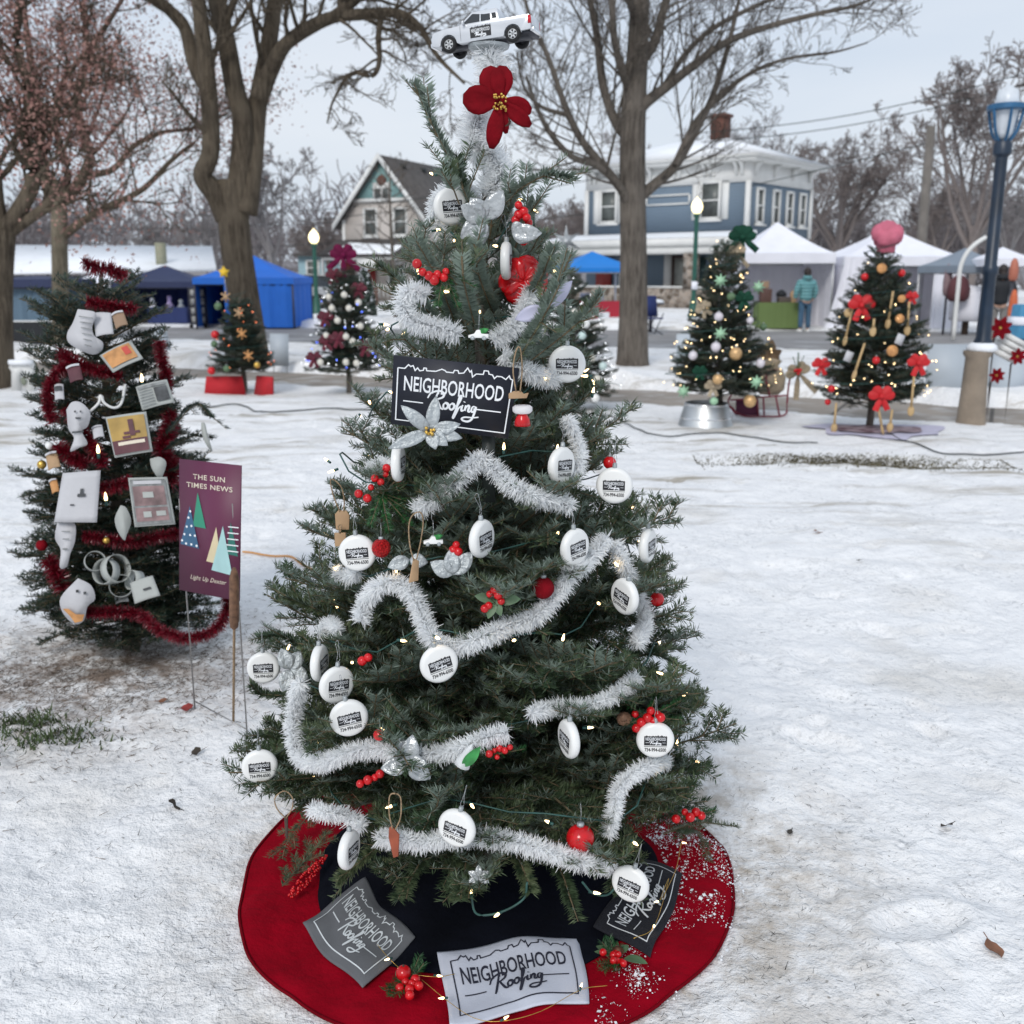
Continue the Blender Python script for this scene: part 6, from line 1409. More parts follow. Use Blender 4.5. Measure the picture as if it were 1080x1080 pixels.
# ------------------------------------------------------------------ toy truck on the tree top
def toy_truck():
    c = at(514, 53, 2.30); t = thing('toy_truck', 'white toy pickup truck with logo doors mounted as the tree topper', 'toy truck', tuple(c))
    M = Matrix.Translation(c) @ Matrix.Rotation(R(-17), 4, 'Z') @ Matrix.Rotation(R(-5), 4, 'Y')      # nose towards -x
    S = .0365      # metres per model metre
    def A(p): return [(x * S, z * S) for x, z in p]
    Wd = 2.0 * S
    lower = [(-2.95, .42), (-2.98, .80), (-2.85, 1.10), (-2.2, 1.22), (-1.25, 1.28), (2.86, 1.28), (2.92, 1.20), (2.92, .52), (2.35, .50)]
    def arch(cx, r=.50): return [(cx + r * math.cos(a), .42 + r * math.sin(a)) for a in np.linspace(0, math.pi, 9)]
    prof_ = lower + arch(1.85) + [(1.3, .36), (-1.3, .36)] + arch(-1.95) + [(-2.5, .36)]
    b = part(t, 'body', m_paint, M, lambda mb: mb.prism(A(prof_), Wd), bevel=.0014)
    def cab(mb):
        bt = [(-1.3, 1.27), (-.5, 1.93), (1.0, 1.95), (1.15, 1.27)]; V = []
        for sg in (-1, 1): V += [(x * S, sg * (.97 if z < 1.5 else .78) * S, z * S) for x, z in bt]
        mb.add(V, [[(0, 1, 2, 3), (7, 6, 5, 4), (0, 4, 5, 1), (1, 5, 6, 2), (2, 6, 7, 3), (3, 7, 4, 0)]])
    part(t, 'cab', m_paint, M, cab, bevel=.0018)
    def sidewin(pts, sg):
        V = []
        for x, z in pts:
            f = (z - 1.27) / .61; yy = (.97 - .19 * f) * S * sg + sg * .0005; V.append((x * S, yy, z * S))
        mb = MB(); mb.M = M; mb.add(V, [np.arange(len(V))[None]]); return mb
    for sg in (-1, 1):
        for nm, pts in (('side_window', [(-1.05, 1.33), (-.46, 1.83), (-.02, 1.85), (-.02, 1.33)]), ('side_window', [(.04, 1.33), (.04, 1.85), (.56, 1.85), (.64, 1.33)]), ('side_window', [(.72, 1.38), (.66, 1.80), (.90, 1.80), (1.0, 1.38)])): sidewin(pts, sg).build(nm, m_glass, t)
        part(t, 'mirror', m_paint, M, lambda mb: mb.box((-.95 * S, sg * 1.12 * S, 1.36 * S), (.12 * S, .24 * S, .2 * S)), bevel=.001)
        part(t, 'tail_lamp', m_taill, M, lambda mb: mb.box((2.86 * S, sg * .93 * S, 1.02 * S), (.16 * S, .17 * S, .42 * S)))
        part(t, 'headlight', m_wglass, M, lambda mb: mb.box((-2.93 * S, sg * .82 * S, .88 * S), (.12 * S, .34 * S, .22 * S)))
        for nm in (0,):
            part(t, 'door_line', m_postd, M, lambda mb: [mb.box((x * S, sg * 1.003 * S, .86 * S), (.014 * S, .012 * S, .78 * S)) for x in (-1.2,)])
        part(t, 'door_handle', m_chrome, M, lambda mb: mb.box((-.2 * S, sg * 1.01 * S, 1.12 * S), (.2 * S, .03 * S, .05 * S)))
        part(t, 'door_handle', m_chrome, M, lambda mb: mb.box((.52 * S, sg * 1.01 * S, 1.12 * S), (.2 * S, .03 * S, .05 * S)))
        for x in (-1.95, 1.85):
            w = part(t, 'wheel', m_tyre, M, lambda mb: mb.lathe([(.26 * S, -.15 * S), (.40 * S, -.15 * S), (.43 * S, -.1 * S), (.43 * S, .1 * S), (.40 * S, .15 * S), (.26 * S, .15 * S)], (x * S, sg * .86 * S, .40 * S), 24, cap=False, rot=Matrix.Rotation(R(90), 4, 'X')))
            def rim(mb):
                mb.lathe([(.001, .02 * S), (.27 * S, .02 * S), (.27 * S, -.02 * S), (.001, -.02 * S)], (x * S, sg * .90 * S, .40 * S), 20, 1, rot=Matrix.Rotation(R(90), 4, 'X'))
                for k in range(6):
                    a = k * math.pi / 3; mb.box((x * S + .14 * S * math.cos(a), sg * .975 * S, .40 * S + .14 * S * math.sin(a)), (.26 * S, .05 * S, .09 * S), 0, rot=Matrix.Rotation(-a, 4, 'Y'))
                mb.lathe([(.24 * S, -.03 * S), (.28 * S, -.03 * S), (.28 * S, .03 * S), (.24 * S, .03 * S)], (x * S, sg * .975 * S, .40 * S), 20, 0, cap=False, rot=Matrix.Rotation(R(90), 4, 'X'))
            mb = MB(); mb.M = M; rim(mb); mb.build('rim', [m_rim, m_postd], w)
    part(t, 'windscreen', m_glass, M, lambda mb: mb.add([(-1.2 * S, -.86 * S, 1.32 * S), (-1.2 * S, .86 * S, 1.32 * S), (-.50 * S, .72 * S, 1.855 * S), (-.50 * S, -.72 * S, 1.855 * S)], [[(0, 1, 2, 3)]]) if False else mb.add([(-1.22 * S, -.86 * S, 1.325 * S), (-1.22 * S, .86 * S, 1.325 * S), (-.52 * S, .72 * S, 1.862 * S), (-.52 * S, -.72 * S, 1.862 * S)], [[(0, 1, 2, 3)]]))
    part(t, 'tailgate', m_paint, M, lambda mb: mb.box((2.935 * S, 0, .98 * S), (.05 * S, 1.62 * S, .52 * S)), bevel=.0006)
    part(t, 'bumper', m_chrome, M, lambda mb: (mb.box((2.98 * S, 0, .50 * S), (.22 * S, 1.9 * S, .2 * S))), bevel=.001)
    part(t, 'bumper', m_chrome, M, lambda mb: (mb.box((-3.0 * S, 0, .50 * S), (.16 * S, 1.8 * S, .22 * S))), bevel=.001)
    part(t, 'chassis', m_postd, M, lambda mb: (mb.box((0, 0, .36 * S), (5.2 * S, .9 * S, .22 * S)), mb.box((-1.95 * S, 0, .4 * S), (.14 * S, 1.7 * S, .14 * S)), mb.box((1.85 * S, 0, .4 * S), (.14 * S, 1.7 * S, .14 * S)), mb.box((2.55 * S, 0, .42 * S), (.7 * S, 1.6 * S, .18 * S))))
    # door print
    x0, x1, z0, z1 = -.62 * S, .62 * S, .52 * S, 1.12 * S; yy = -1.0 * S - .0004
    g = lambda u, v, h: tuple(M @ Vector((x0 + (x1 - x0) * u, yy - h * .3, z0 + (z1 - z0) * v)))
    mb = MB(); poly = [(0, 0), (1, 0)] + [(a, .9 + b_ * .18) for a, b_ in SKY[::-1]]; mb.add([g(a, b_, 0) for a, b_ in poly], [np.arange(len(poly))[None]]); mb.build('door_print', m_ink, t)
    mb = MB(); V, F = T_NB; w_ = V[:, 0].max() - V[:, 0].min(); mb.add([g((v[0] - V[:, 0].min()) / w_ * .88 + .06, .48 + v[1] / 1.24 * .32, .001) for v in V], F)
    for i, s in enumerate(SCR):
        P_ = [(q.x, q.y) for q in cat([(a, b_, 0) for a, b_ in s], 3)]; V, F = ribbon([((a - 2.5) / 5.6 * .56 + .22, b_ / 2.4 * .38 + .08) for a, b_ in P_], .05); mb.add([g(v[0], v[1], .0012 + .0001 * i) for v in V], F)
    mb.build('door_words', m_inkw, t)
    base = M @ Vector((.1 * S, 0, .25 * S))
    mb = MB(); mb.lathe([(.022, -.028), (.026, -.012), (.042, -.006), (.044, 0), (.001, .001)], base, 24); mb.build('stand', m_silver, t, smooth='auto')
toy_truck()
# ------------------------------------------------------------------ tree skirt and cloths
SR, SI = .60, .42
SY = TY - .035
def skz(x, y):
    r = np.hypot(np.asarray(x) - TX, np.asarray(y) - SY); f = np.clip((r - .1) / .5, 0, 1)
    z = .064 + .03 * np.exp(-(r / .2) ** 2) + .022 * vnoise(x, y, .19, 41) + .013 * vnoise(x, y, .08, 42)
    a = np.arctan2(np.asarray(y) - TY, np.asarray(x) - TX); z = z + f * f * .008 * (np.sin(a * 7 + 1) + .6 * np.sin(a * 13)) - sstep(.56, .64, r) * .02
    return np.maximum(z, zbase(x, y) + .012)
def ring(name, r0, r1, mat, parent, dz=0, nr=16, na=180, wav=0.0, round_=None):
    mb = MB(); a = np.linspace(0, 2 * math.pi, na, endpoint=False); V = []
    for i in range(nr + 1):
        f = i / nr; r = r0 + (r1 * (1 + wav * (np.sin(a * 5 + 1) * .5 + np.sin(a * 9) * .4 + np.sin(a * 17) * .15)) - r0) * f
        x = TX + r * np.cos(a); y = SY + r * np.sin(a); V.append(np.stack([x, y, skz(x, y) + dz], -1))
    V = np.concatenate(V); j = np.arange(na); F = np.concatenate([np.stack([i * na + j, (i + 1) * na + j, (i + 1) * na + (j + 1) % na, i * na + (j + 1) % na], -1) for i in range(nr)])
    mb.add(V, [F]); o = mb.build(name, mat, parent, smooth=True); s = o.modifiers.new('s', 'SOLIDIFY'); s.thickness = .003; s.offset = -1; return o
t = thing('tree_skirt', 'round red felt skirt with black middle spread under the centre tree', 'tree skirt', (TX, TY, .03))
m_redfelt = mk('red_felt', (.27, .001, .010), .95, var=.16, scale=9, bump=.5, bscale=22, spec=.08)
ring('border', .36, SR, m_redfelt, t, 0, 24, 220, .016); ring('centre_panel', .03, SI, m_blackfelt, t, .006, 18, 160, .02)
mb = MB(); a = np.linspace(0, 2 * math.pi, 201); rr = SR * (1 + .016 * (np.sin(a * 5 + 1) * .5 + np.sin(a * 9) * .4 + np.sin(a * 17) * .15)); hx = TX + rr * np.cos(a); hy = SY + rr * np.sin(a)
mb.tube(np.stack([hx, hy, skz(hx, hy) + .001], -1), .0038, 6, cap=False); mb.build('hem', mk('hem_red', (.15, .001, .006), .9, var=.2, scale=20, spec=.08), t, smooth=True)
# needles and snow crumbs on the skirt's right side
n = 13000; a = rng.uniform(-1.25, .55, n); r = rng.uniform(.44, .62, n); x = TX + r * np.cos(a); y = SY + r * np.sin(a)
k = (vnoise(x, y, .07, 51) + .5 * vnoise(x, y, .025, 52) + .10 * (a > -.1)) > rng.uniform(-.12, .62, n); x, y = x[k], y[k]; n = len(x); z = skz(x, y) + .004
P = np.stack([x, y, z], -1); s = np.clip(.0004 + rng.exponential(.0009, n), 0, .006)[:, None]; u = rng.normal(0, 1, (n, 3)); u[:, 2] *= .4; u /= np.linalg.norm(u, axis=1)[:, None]; v = np.cross(u, rng.normal(0, .3, (n, 3)) + np.array([0, 0, 1])); v /= np.linalg.norm(v, axis=1)[:, None]
mb = MB(); mb.quads(np.stack([P - u * s, P - v * s, P + u * s, P + v * s], 1)); kind(mb.build('snow_crumbs', m_snowclean), 'stuff')

def cloth_patch(name, label, cor, mat, ink, wave=.010, seed=1, curl=.012):
    C4 = [gp(a, b, .085) for a, b in cor]     # TL TR BR BL in the lettering's frame
    t = thing(name, label, 'cloth', tuple(C4[3]), 'logo cloths lying on the skirt')
    def f(u, v, h):
        p = C4[3].lerp(C4[2], u).lerp(C4[0].lerp(C4[1], u), v)
        su = .5 - abs(u - .5); z = float(skz(p.x, p.y)) + .012 + wave * (math.sin(u * 7 + seed) + 1) * .5 + wave * .5 * (math.sin(v * 6 + seed * 2 + u * 3) + 1) - curl * .6 * max(0, .12 - min(u, 1 - u, v, 1 - v)) / .12
        w = Vector((0, 0, 0)); dr = (C4[1] - C4[0]).normalized(); up = (C4[0] - C4[3]).normalized()
        w = up * (.006 * math.sin(u * 6.5 + seed)) + dr * (.003 * math.sin(v * 5))
        return (p.x + w.x, p.y + w.y, z + h * .001)
    mb = MB(); n = 30; V = []
    for i in range(n + 1):
        for j in range(n + 1):
            u, v = i / n, j / n; V.append(f(u, v, 0))
    F = [(i * (n + 1) + j, (i + 1) * (n + 1) + j, (i + 1) * (n + 1) + j + 1, i * (n + 1) + j + 1) for i in range(n) for j in range(n)]
    mb.add(V, [F]); o = mb.build('cloth', mat, t, smooth=True); s = o.modifiers.new('s', 'SOLIDIFY'); s.thickness = .003; s.offset = -1
    logo_mesh(lambda u, v, h: f(.04 + .92 * u, .04 + .92 * v, 1.6 + h * 1.5)).build('lettering', ink, t); return t
m_gcloth = mk('grey_cloth', (.13, .135, .145), .9, var=.12, scale=12, bump=.12, bscale=420); m_wcloth = mk('pale_cloth', (.56, .59, .68), .9, var=.06, scale=9, bump=.12, bscale=420); m_bcloth = mk('black_cloth_patch', (.012, .013, .02), .9, var=.2, scale=20, bump=.4, bscale=200)
m_inkd = mk('navy_ink', (.02, .022, .04), .8); m_inkg = mk('pale_print', (.66, .70, .72), .8)
cloth_patch('logo_cloth', 'grey cloth with pale skyline logo lying on the left of the skirt', [(384, 926), (437, 990), (380, 1039), (317, 968)], m_gcloth, m_inkg, .005, 2)
cloth_patch('logo_cloth', 'pale blue-white cloth with dark skyline logo at the skirt front', [(462, 1003), (611, 983), (621, 1050), (474, 1077)], m_wcloth, m_inkd, .006, 4)
cloth_patch('logo_cloth', 'black cloth with white logo on the right of the skirt', [(628, 975), (674, 898), (722, 918), (688, 1010)], m_bcloth, m_inkw, .005, 1)

# skirt decorations
up = (0, 0, 1)
def skp(px, py, dz=.012): p = gp(px, py, .08); p.z = float(skz(p.x, p.y)) + dz; return p
berries('red berry and fir pick on the skirt left of the pale cloth', skp(430, 1048, .02), [(-.004, .004), (.010, -.006), (.016, .004), (.006, -.020), (.024, -.012), (-.014, -.014), (.008, -.036)], .0082, [(75, .075), (60, .06), (150, .03), (215, .055), (240, .06), (200, .04)], up=up, lm='fir')
mb = MB(); p = skp(426, 1040, .035); mb.ball(p, .016, 0, 20); mb.lathe([(.0025, 0), (.002, .004)], p + Vector((0, 0, .0155)), 8, 1); tag(mb.build('red_apple', [m_red, m_woodd], smooth=True), 'large glossy red berry fruit on the front left skirt pick', 'ornament')
berries('fir and red berry pick with green leaves on the right of the skirt', skp(650, 1018, .02), [(-.006, .006), (.004, .002), (0, -.008), (.010, -.012), (-.008, -.016), (.012, -.024), (.0, .016), (-.028, .006)], .0078, [(100, .06), (120, .055), (210, .05), (235, .065), (265, .05), (75, .04)], up=up, lm='fir', cone=(.004, .022, .015))
t = thing('leaf_sprig', 'three rounded green leaves on the skirt beside the pale cloth', 'leaves', tuple(skp(655, 1020)))
for a_, l_ in ((140, .045), (160, .04), (-20, .05), (60, .035)): p = skp(652, 1016, .026); mb = MB(); petal(mb, p + Vector((math.cos(R(a_)), math.sin(R(a_)), 0)) * .012, (math.cos(R(a_)), math.sin(R(a_)), .2), up, l_, l_ * .55, .2); mb.build('leaf', m_lgreen, t, smooth=True)
# fir cone shaped berry pick
A = skp(306, 948, .02); B = skp(345, 912, .04); t = thing('berry_spike', 'spike of tiny red berries beside green needles left on the skirt', 'berry sprig', tuple(A)); mb = MB()
for k in range(110): f_ = rnd.random(); a_ = rnd.uniform(0, 6.28); rr = .012 * math.sin(math.pi * (.12 + .86 * f_)); mb.ball(A.lerp(B, f_) + Vector((math.cos(a_) * rr, 0, math.sin(a_) * rr)), .0034, 0, 8)
mb.build('berry_cone', m_red, t, smooth=True)
def twig_thing(label, P, nl=.018, per=1500, mats=None, kids=6):
    t = thing('fir_twig', label, 'twig', tuple(P[0]), 'cut fir twigs on the skirt'); S = [np.array(q) for q in cat(P, 4)]; A_, B_ = S[:-1], S[1:]; A_, B_ = list(A_), list(B_); n0 = len(A_)
    for k in range(kids):
        i = 1 + k * (n0 - 2) // kids; T = B_[i] - A_[i]; T /= np.linalg.norm(T); s = np.cross(T, [0, 0, 1]) * (1 if k % 2 else -1); A_.append(A_[i]); B_.append(A_[i] + (T * .8 + s * .7) * .05)
    mb = MB(); mb.sticks(A_, B_, .0022, .0014, 0); mb.quads(needle_quads(A_, B_, per, nl, .0009, rng), 1); mb.build('needles', mats or [m_twig, m_needle], t)
twig_thing('fir twig behind the red berry spike at left', [skp(298, 940, .03), skp(320, 918, .045), skp(348, 895, .06)])
twig_thing('fir twig drooping onto the left red border of the skirt', [skp(352, 868, .09), skp(330, 880, .075), skp(305, 897, .05), skp(298, 910, .03)])
twig_thing('fir twig with its tip over the snow at right of the skirt', [Vector(onT(700, 880, .8)), onT(735, 868, .95), onT(778, 872, 1.0)], kids=3)
twig_thing('fir twig hanging over the right red border', [Vector(onT(720, 880, .9)), skp(735, 900, .06), skp(748, 915, .03)], kids=2)
# fairy lights along the skirt
for lab, L, bb in (('thin fairy light wire between the grey and the pale cloths', [(398, 1000), (412, 1020), (430, 1037), (460, 1040), (480, 1035)], [1, 3]), ('thin fairy light wire below the pale cloth', [(445, 1045), (470, 1062), (500, 1080), (530, 1084), (570, 1074), (612, 1052), (640, 1046)], [1, 3, 5]), ('thin fairy light wire over the black cloth', [(718, 898), (712, 925), (695, 960), (705, 935), (690, 985), (668, 1000)], [0, 2, 4])):
    Q = [skp(a_, b_, .03) for a_, b_ in L]; t = thing('fairy_lights', lab, 'string lights', tuple(Q[0]), 'fairy light wires on the skirt'); mb = MB(); mb.tube(cat(Q, 5), .0008, 4); mb.build('wire', m_gold, t)
    for i in bb: o = bpy.data.objects.new('bulb', bme); COL.objects.link(o); o.parent = t; o.location = Q[i] - Vector(t.location) + Vector((0, 0, .003)); o.rotation_euler = (1.4, 0, rnd.uniform(0, 6)); o.scale = (.8,) * 3

# ------------------------------------------------------------------ purple yard sign with stake and cattail
YS = 3.05
SG = [at(189, 484, 3.18), at(254, 491, 2.98), at(252, 634, 2.98), at(189, 622, 3.18)]
m_plum = mk('plum_board', (.115, .016, .055), .5, var=.06, scale=3)
t = thing('yard_sign', 'plum purple yard sign with paper trees on a wire stake', 'sign', (SG[3].x, 3.1, zg(SG[3].x, 3.1)))
nS = (SG[1] - SG[0]).cross(SG[3] - SG[0]).normalized(); nS = nS if nS.y < 0 else -nS
mb = MB(); V = [tuple(q) for q in SG] + [tuple(q - nS * .004) for q in SG]; mb.add(V, [[(0, 1, 2, 3), (7, 6, 5, 4), (0, 4, 5, 1), (1, 5, 6, 2), (2, 6, 7, 3), (3, 7, 4, 0)]]); mb.build('panel', m_plum, t)
def fs(u, v, h): return tuple(SG[3].lerp(SG[2], u).lerp(SG[0].lerp(SG[1], u), v) + nS * (.0008 + h))
def put_text(s, u0, u1, v0, hgt, mat, bold=.01, shear=0, nm='lettering', hh=0):
    V, F = text_mesh(s, 1, bold, shear, 1.08); w_ = V[:, 0].max() - V[:, 0].min(); mb = MB(); mb.add([fs(u0 + (v[0] - V[:, 0].min()) / w_ * (u1 - u0), v0 + v[1] / .73 * hgt, hh) for v in V], F); return mb.build(nm, mat, t)
m_cream = mk('cream_print', (.70, .62, .50), .6, var=.03)
put_text('THE SUN', .24, .76, .865, .038, m_cream); put_text('TIMES NEWS', .13, .88, .80, .038, m_cream); put_text('Light Up Dexter', .2, .80, .105, .035, m_cream, 0, .35)
def tri(pts, mat, hh, nm='paper_tree'): mb = MB(); mb.add([fs(a, b, hh) for a, b in pts], [np.arange(len(pts))[None]]); return mb.build(nm, mat, t)
tri([(.24, .51), (.46, .505), (.32, .77)], mk('tree_green', (.03, .26, .16), .6), .0004); b_ = tri([(.03, .36), (.35, .345), (.19, .66)], mk('tree_blue', (.04, .12, .22), .6), .0008)
tri([(.47, .26), (.72, .25), (.63, .53)], mk('tree_cream', (.65, .55, .35), .6), .0004); tri([(.80, .34), (.98, .335), (.86, .58)], mk('tree_dkgreen', (.02, .15, .12), .6), .0004)
tri([(.56, .20), (.90, .185), (.74, .545)], mk('tree_ice', (.38, .60, .60), .6), .0012)
mb = MB()
for a, b in ((.06, .39), (.13, .37), (.22, .37), (.31, .365), (.10, .44), (.2, .44), (.28, .44), (.14, .50), (.22, .51), (.17, .57), (.2, .62)):
    mb.add([fs(a + .018 * math.cos(q), b + .009 * math.sin(q), .0012) for q in np.linspace(0, 2 * math.pi, 10, endpoint=False)], [np.arange(10)[None]])
mb.build('white_dots', m_inkw, t)
mb = MB()
for k in range(5): 
    y_ = .36 + k * .045; mb.add([fs(a, b, .0008) for a, b in ((.79 + k * .008, y_), (.985, y_ + .004), (.985, y_ + .012), (.79 + k * .008, y_ + .008))], [np.arange(4)[None]])
mb.build('white_bars', m_inkw, t)
fl = SG[3].lerp(SG[2], .09); fr = SG[3].lerp(SG[2], .97)
for q, nm in ((fl, 1), (fr, 2)): mb = MB(); mb.tube([(q.x, q.y + .018, q.z + .3), (q.x, q.y + .018, zg(q.x, q.y) - .02)], .0025, 6); mb.build('stake_wire', m_wirem, t)
for zz in (.10, .53): mb = MB(); mb.tube([(fl.x, fl.y + .018, zz + .02), (fr.x, fr.y + .018, zz + (.0 if zz < .3 else .0))], .002, 6); mb.build('stake_wire', m_wirem, t)
a = at(247, 600, 2.9); b = at(247, 664, 2.9); c_ = gp(245, 768, .05)
t = thing('cattail', 'brown cattail spike standing right against the plum purple sign', 'cattail', (c_.x, c_.y, .02))
mb = MB(); mb.tube([(c_.x, c_.y, .0), tuple(b), tuple(a)], .004, 6); mb.build('stem', m_twine, t)
mb = MB(); d_ = (a - b); mb.lathe([(.004, 0), (.012, .008), (.0145, .03), (.0145, d_.length - .03), (.010, d_.length - .008), (.004, d_.length + .004)], b, 14, rot=d_.to_track_quat('Z', 'Y').to_matrix()); mb.build('seed_head', m_cone, t, smooth=True)

# ------------------------------------------------------------------ the other christmas trees
def prof_s(pts): return pts
def hang(label, p, r, mat, tree_group, name='ball_ornament', seg=12, seen=True):
    t = thing(name, label, 'ornament', tuple(p), tree_group); mb = MB(); mb.ball(p, r, 0, seg); mb.build('ball', mat, t, smooth=True)
    mb = MB(); mb.lathe([(r * .25, 0), (r * .22, r * .3), (.0001, r * .32)], p + Vector((0, 0, r * .93)), 8); mb.build('cap', m_silver, t); return t
def lightset(label, c, Rf, H, gz, n, me, group, seed=1, turns=7, wire=m_wire, scale=1.2, z0=.25):
    rg = random.Random(seed); t = thing('string_lights', label, 'string lights', (c[0], c[1], gz), group); P = []
    N_ = 200
    for i in range(N_): f = i / (N_ - 1); z = z0 + (H * .97 - z0) * f; a = f * turns * 6.283; r = Rf(z) * (.9 + .12 * math.sin(f * 90)) + .02; P.append((c[0] + r * math.cos(a), c[1] + r * math.sin(a), gz + z))
    mb = MB(); mb.tube(P, .003, 4); mb.build('wire', wire, t)
    for i in range(n):
        f = 1 - math.sqrt(rg.random()); z = z0 + (H * .96 - z0) * f; a = rg.uniform(math.pi * 1.0, math.pi * 2.0); r = Rf(z) * rg.uniform(.85, 1.08) + .01
        o = bpy.data.objects.new('bulb', me); COL.objects.link(o); o.parent = t; o.location = (r * math.cos(a), r * math.sin(a), z); o.scale = (scale,) * 3; o.rotation_euler = (rg.uniform(0, 3), rg.uniform(0, 3), 0)
    return t
def bow(label, p, s, mat, group, loops=2, tails=2, name='ribbon_bow', tl=1.2, ang=0):
    t = thing(name, label, 'bow', tuple(p), group); f = tocam(p)
    for sg in (-1, 1):
        for k in range(loops):
            a0 = (8 + 42 * k) if sg > 0 else (172 - 42 * k)
            for dy in (.25, -.35):
                d = Vector((math.cos(R(a0 + ang)), 0, math.sin(R(a0 + ang)))) + f * dy; mb = MB(); petal(mb, p, d, f, s * (1 - .08 * k), s * .72, .25 if dy > 0 else -.2, fold=-.25, shape='round'); mb.build('loop', mat, t, smooth=True)
    for k in range(tails):
        a0 = -90 + (k - (tails - 1) / 2) * 48 + ang; mb = MB(); petal(mb, p - f * .01, (math.cos(R(a0)), -.15, math.sin(R(a0))), f, s * tl, s * .45, .15, shape='tail', fold=-.15); mb.build('tail', mat, t, smooth=True)
    mb = MB(); mb.ball(p + f * s * .14, s * .2, 0, 10); mb.build('knot', mat, t, smooth=True); return t
GB = lambda px, py: gp(px, py, .04)

# newspaper tree
b = GB(139, 690); cN = (b.x, b.y); H = 1.60
pN = [(0, .1), (.1, .31), (.25, .37), (.45, .35), (.75, .31), (1.1, .26), (1.3, .22), (1.45, .18), (1.6, .12)]
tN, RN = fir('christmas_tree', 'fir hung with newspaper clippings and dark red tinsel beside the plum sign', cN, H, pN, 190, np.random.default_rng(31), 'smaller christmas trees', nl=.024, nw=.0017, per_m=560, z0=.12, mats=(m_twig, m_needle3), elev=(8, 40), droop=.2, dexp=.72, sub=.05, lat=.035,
            extra=[[Vector((cN[0] + .1, cN[1] - .1, .75)), at(200, 430, cN[1] - .2), at(222, 440, cN[1] - .25)], [Vector((cN[0], cN[1] - .1, .7)), at(190, 465, cN[1] - .2), at(225, 462, cN[1] - .25)], [Vector((cN[0], cN[1] - .1, .7)), at(200, 490, cN[1] - .2), at(218, 486, cN[1] - .25)]])
gN = zg(*cN)
sN = lambda a, b, k=1.05: surf(a, b, cN, RN, k, gN)
GR = 'dark red tinsel on the newspaper tree'
def rt(label, L, k=1.02, rad=.032, d=3600): return tinsel('tinsel_garland', label, [sN(a, b_, k) for a, b_ in L], rad, m_rtinsel, d, w=.0016, group=GR)
rt('dark red tinsel cap round the top of the newspaper tree', [(88, 276), (100, 282), (118, 284), (132, 292)], 1.2, .035)
rt('dark red tinsel band just under the top of the newspaper tree', [(92, 318), (105, 321), (125, 324), (142, 326)])
rt('dark red tinsel down the left edge of the newspaper tree', [(70, 385), (55, 400), (50, 425), (56, 445)])
rt('dark red tinsel right of the grey clipping', [(168, 360), (172, 385), (176, 400), (172, 420)])
rt('dark red tinsel right of the gold poster', [(180, 435), (178, 455), (170, 475), (182, 490), (180, 510)], 1.02, .045)
rt('dark red tinsel between the paper sheet and framed poster', [(105, 515), (125, 512), (140, 505)])
rt('dark red tinsel swag under the framed poster', [(88, 565), (110, 568), (135, 572), (165, 566), (188, 562)])
rt('lowest dark red tinsel swag crossing behind the plum sign', [(70, 640), (95, 646), (125, 645), (150, 648)], 1.05)
tinsel('tinsel_garland', 'loose dark red tinsel end hanging below the plum sign', [at(a, b_, y) for a, b_, y in [(150, 648, 3.35), (165, 662, 3.3), (190, 672, 3.25), (215, 670, 3.25), (235, 655, 3.25), (242, 628, 3.3)]], .028, m_rtinsel, 4200, w=.0014, group=GR)
# paper things
m_paper = mk('paper_white', (.52, .52, .54), .8, var=.05, scale=10, bump=.2, bscale=20); m_paperg = mk('newsprint', (.40, .42, .40), .85, var=.08, scale=12)
def paper(label, cor, Yd, mat, art=(), name='paper_card', cat_='paper', thick=.003):
    C4 = [at(a, b_, Yd + o) for (a, b_), o in zip(cor, (.02, .02, -.02, -.02))]; t = thing(name, label, cat_, tuple(C4[3]), 'papers hung on the newspaper tree')
    n_ = (C4[1] - C4[0]).cross(C4[3] - C4[0]).normalized(); n_ = n_ if n_.y < 0 else -n_
    g = lambda u, v, h: tuple(C4[3].lerp(C4[2], u).lerp(C4[0].lerp(C4[1], u), v) + n_ * (h + .006 * math.sin(u * 3.1) ))
    mb = MB(); N_ = 8; V = [g(i / N_, j / N_, 0) for i in range(N_ + 1) for j in range(N_ + 1)]; mb.add(V, [[(i * 9 + j, (i + 1) * 9 + j, (i + 1) * 9 + j + 1, i * 9 + j + 1) for i in range(N_) for j in range(N_)]]); o = mb.build('sheet', mat, t); o.modifiers.new('s', 'SOLIDIFY').thickness = thick
    for nm, m, rects in art:
        mb = MB()
        for (u0, v0, u1, v1) in rects:
            K = 4
            for i in range(K): a_, c2 = u0 + (u1 - u0) * i / K, u0 + (u1 - u0) * (i + 1) / K; mb.add([g(a_, v0, .005 + art.index((nm, m, rects)) * .0012), g(c2, v0, .005 + art.index((nm, m, rects)) * .0012), g(c2, v1, .005 + art.index((nm, m, rects)) * .0012), g(a_, v1, .005 + art.index((nm, m, rects)) * .0012)], [[(0, 1, 2, 3)]])
        mb.build(nm, m, t)
    return t
m_org = mk('print_orange', (.55, .27, .10), .7, var=.3, scale=25); m_goldp = mk('print_gold', (.42, .27, .07), .6, var=.25, scale=14); m_maro = mk('print_maroon', (.10, .03, .04), .6, var=.3, scale=14); m_gryi = mk('print_grey', (.22, .23, .23), .8, var=.4, scale=40); m_mauv = mk('print_mauve', (.24, .16, .16), .7, var=.5, scale=18); m_dk = mk('print_dark', (.07, .075, .08), .7, var=.5, scale=30)
Yn = cN[1] - .38
paper('cream card with an orange picture in the upper newspaper tree', [(105, 375), (138, 359), (151, 378), (119, 393)], Yn + .08, m_paperg, [('picture', m_org, [(.08, .14, .92, .9)]), ('picture_spot', mk('spot_red', (.5, .06, .04), .6), [(.66, .4, .84, .8)])])
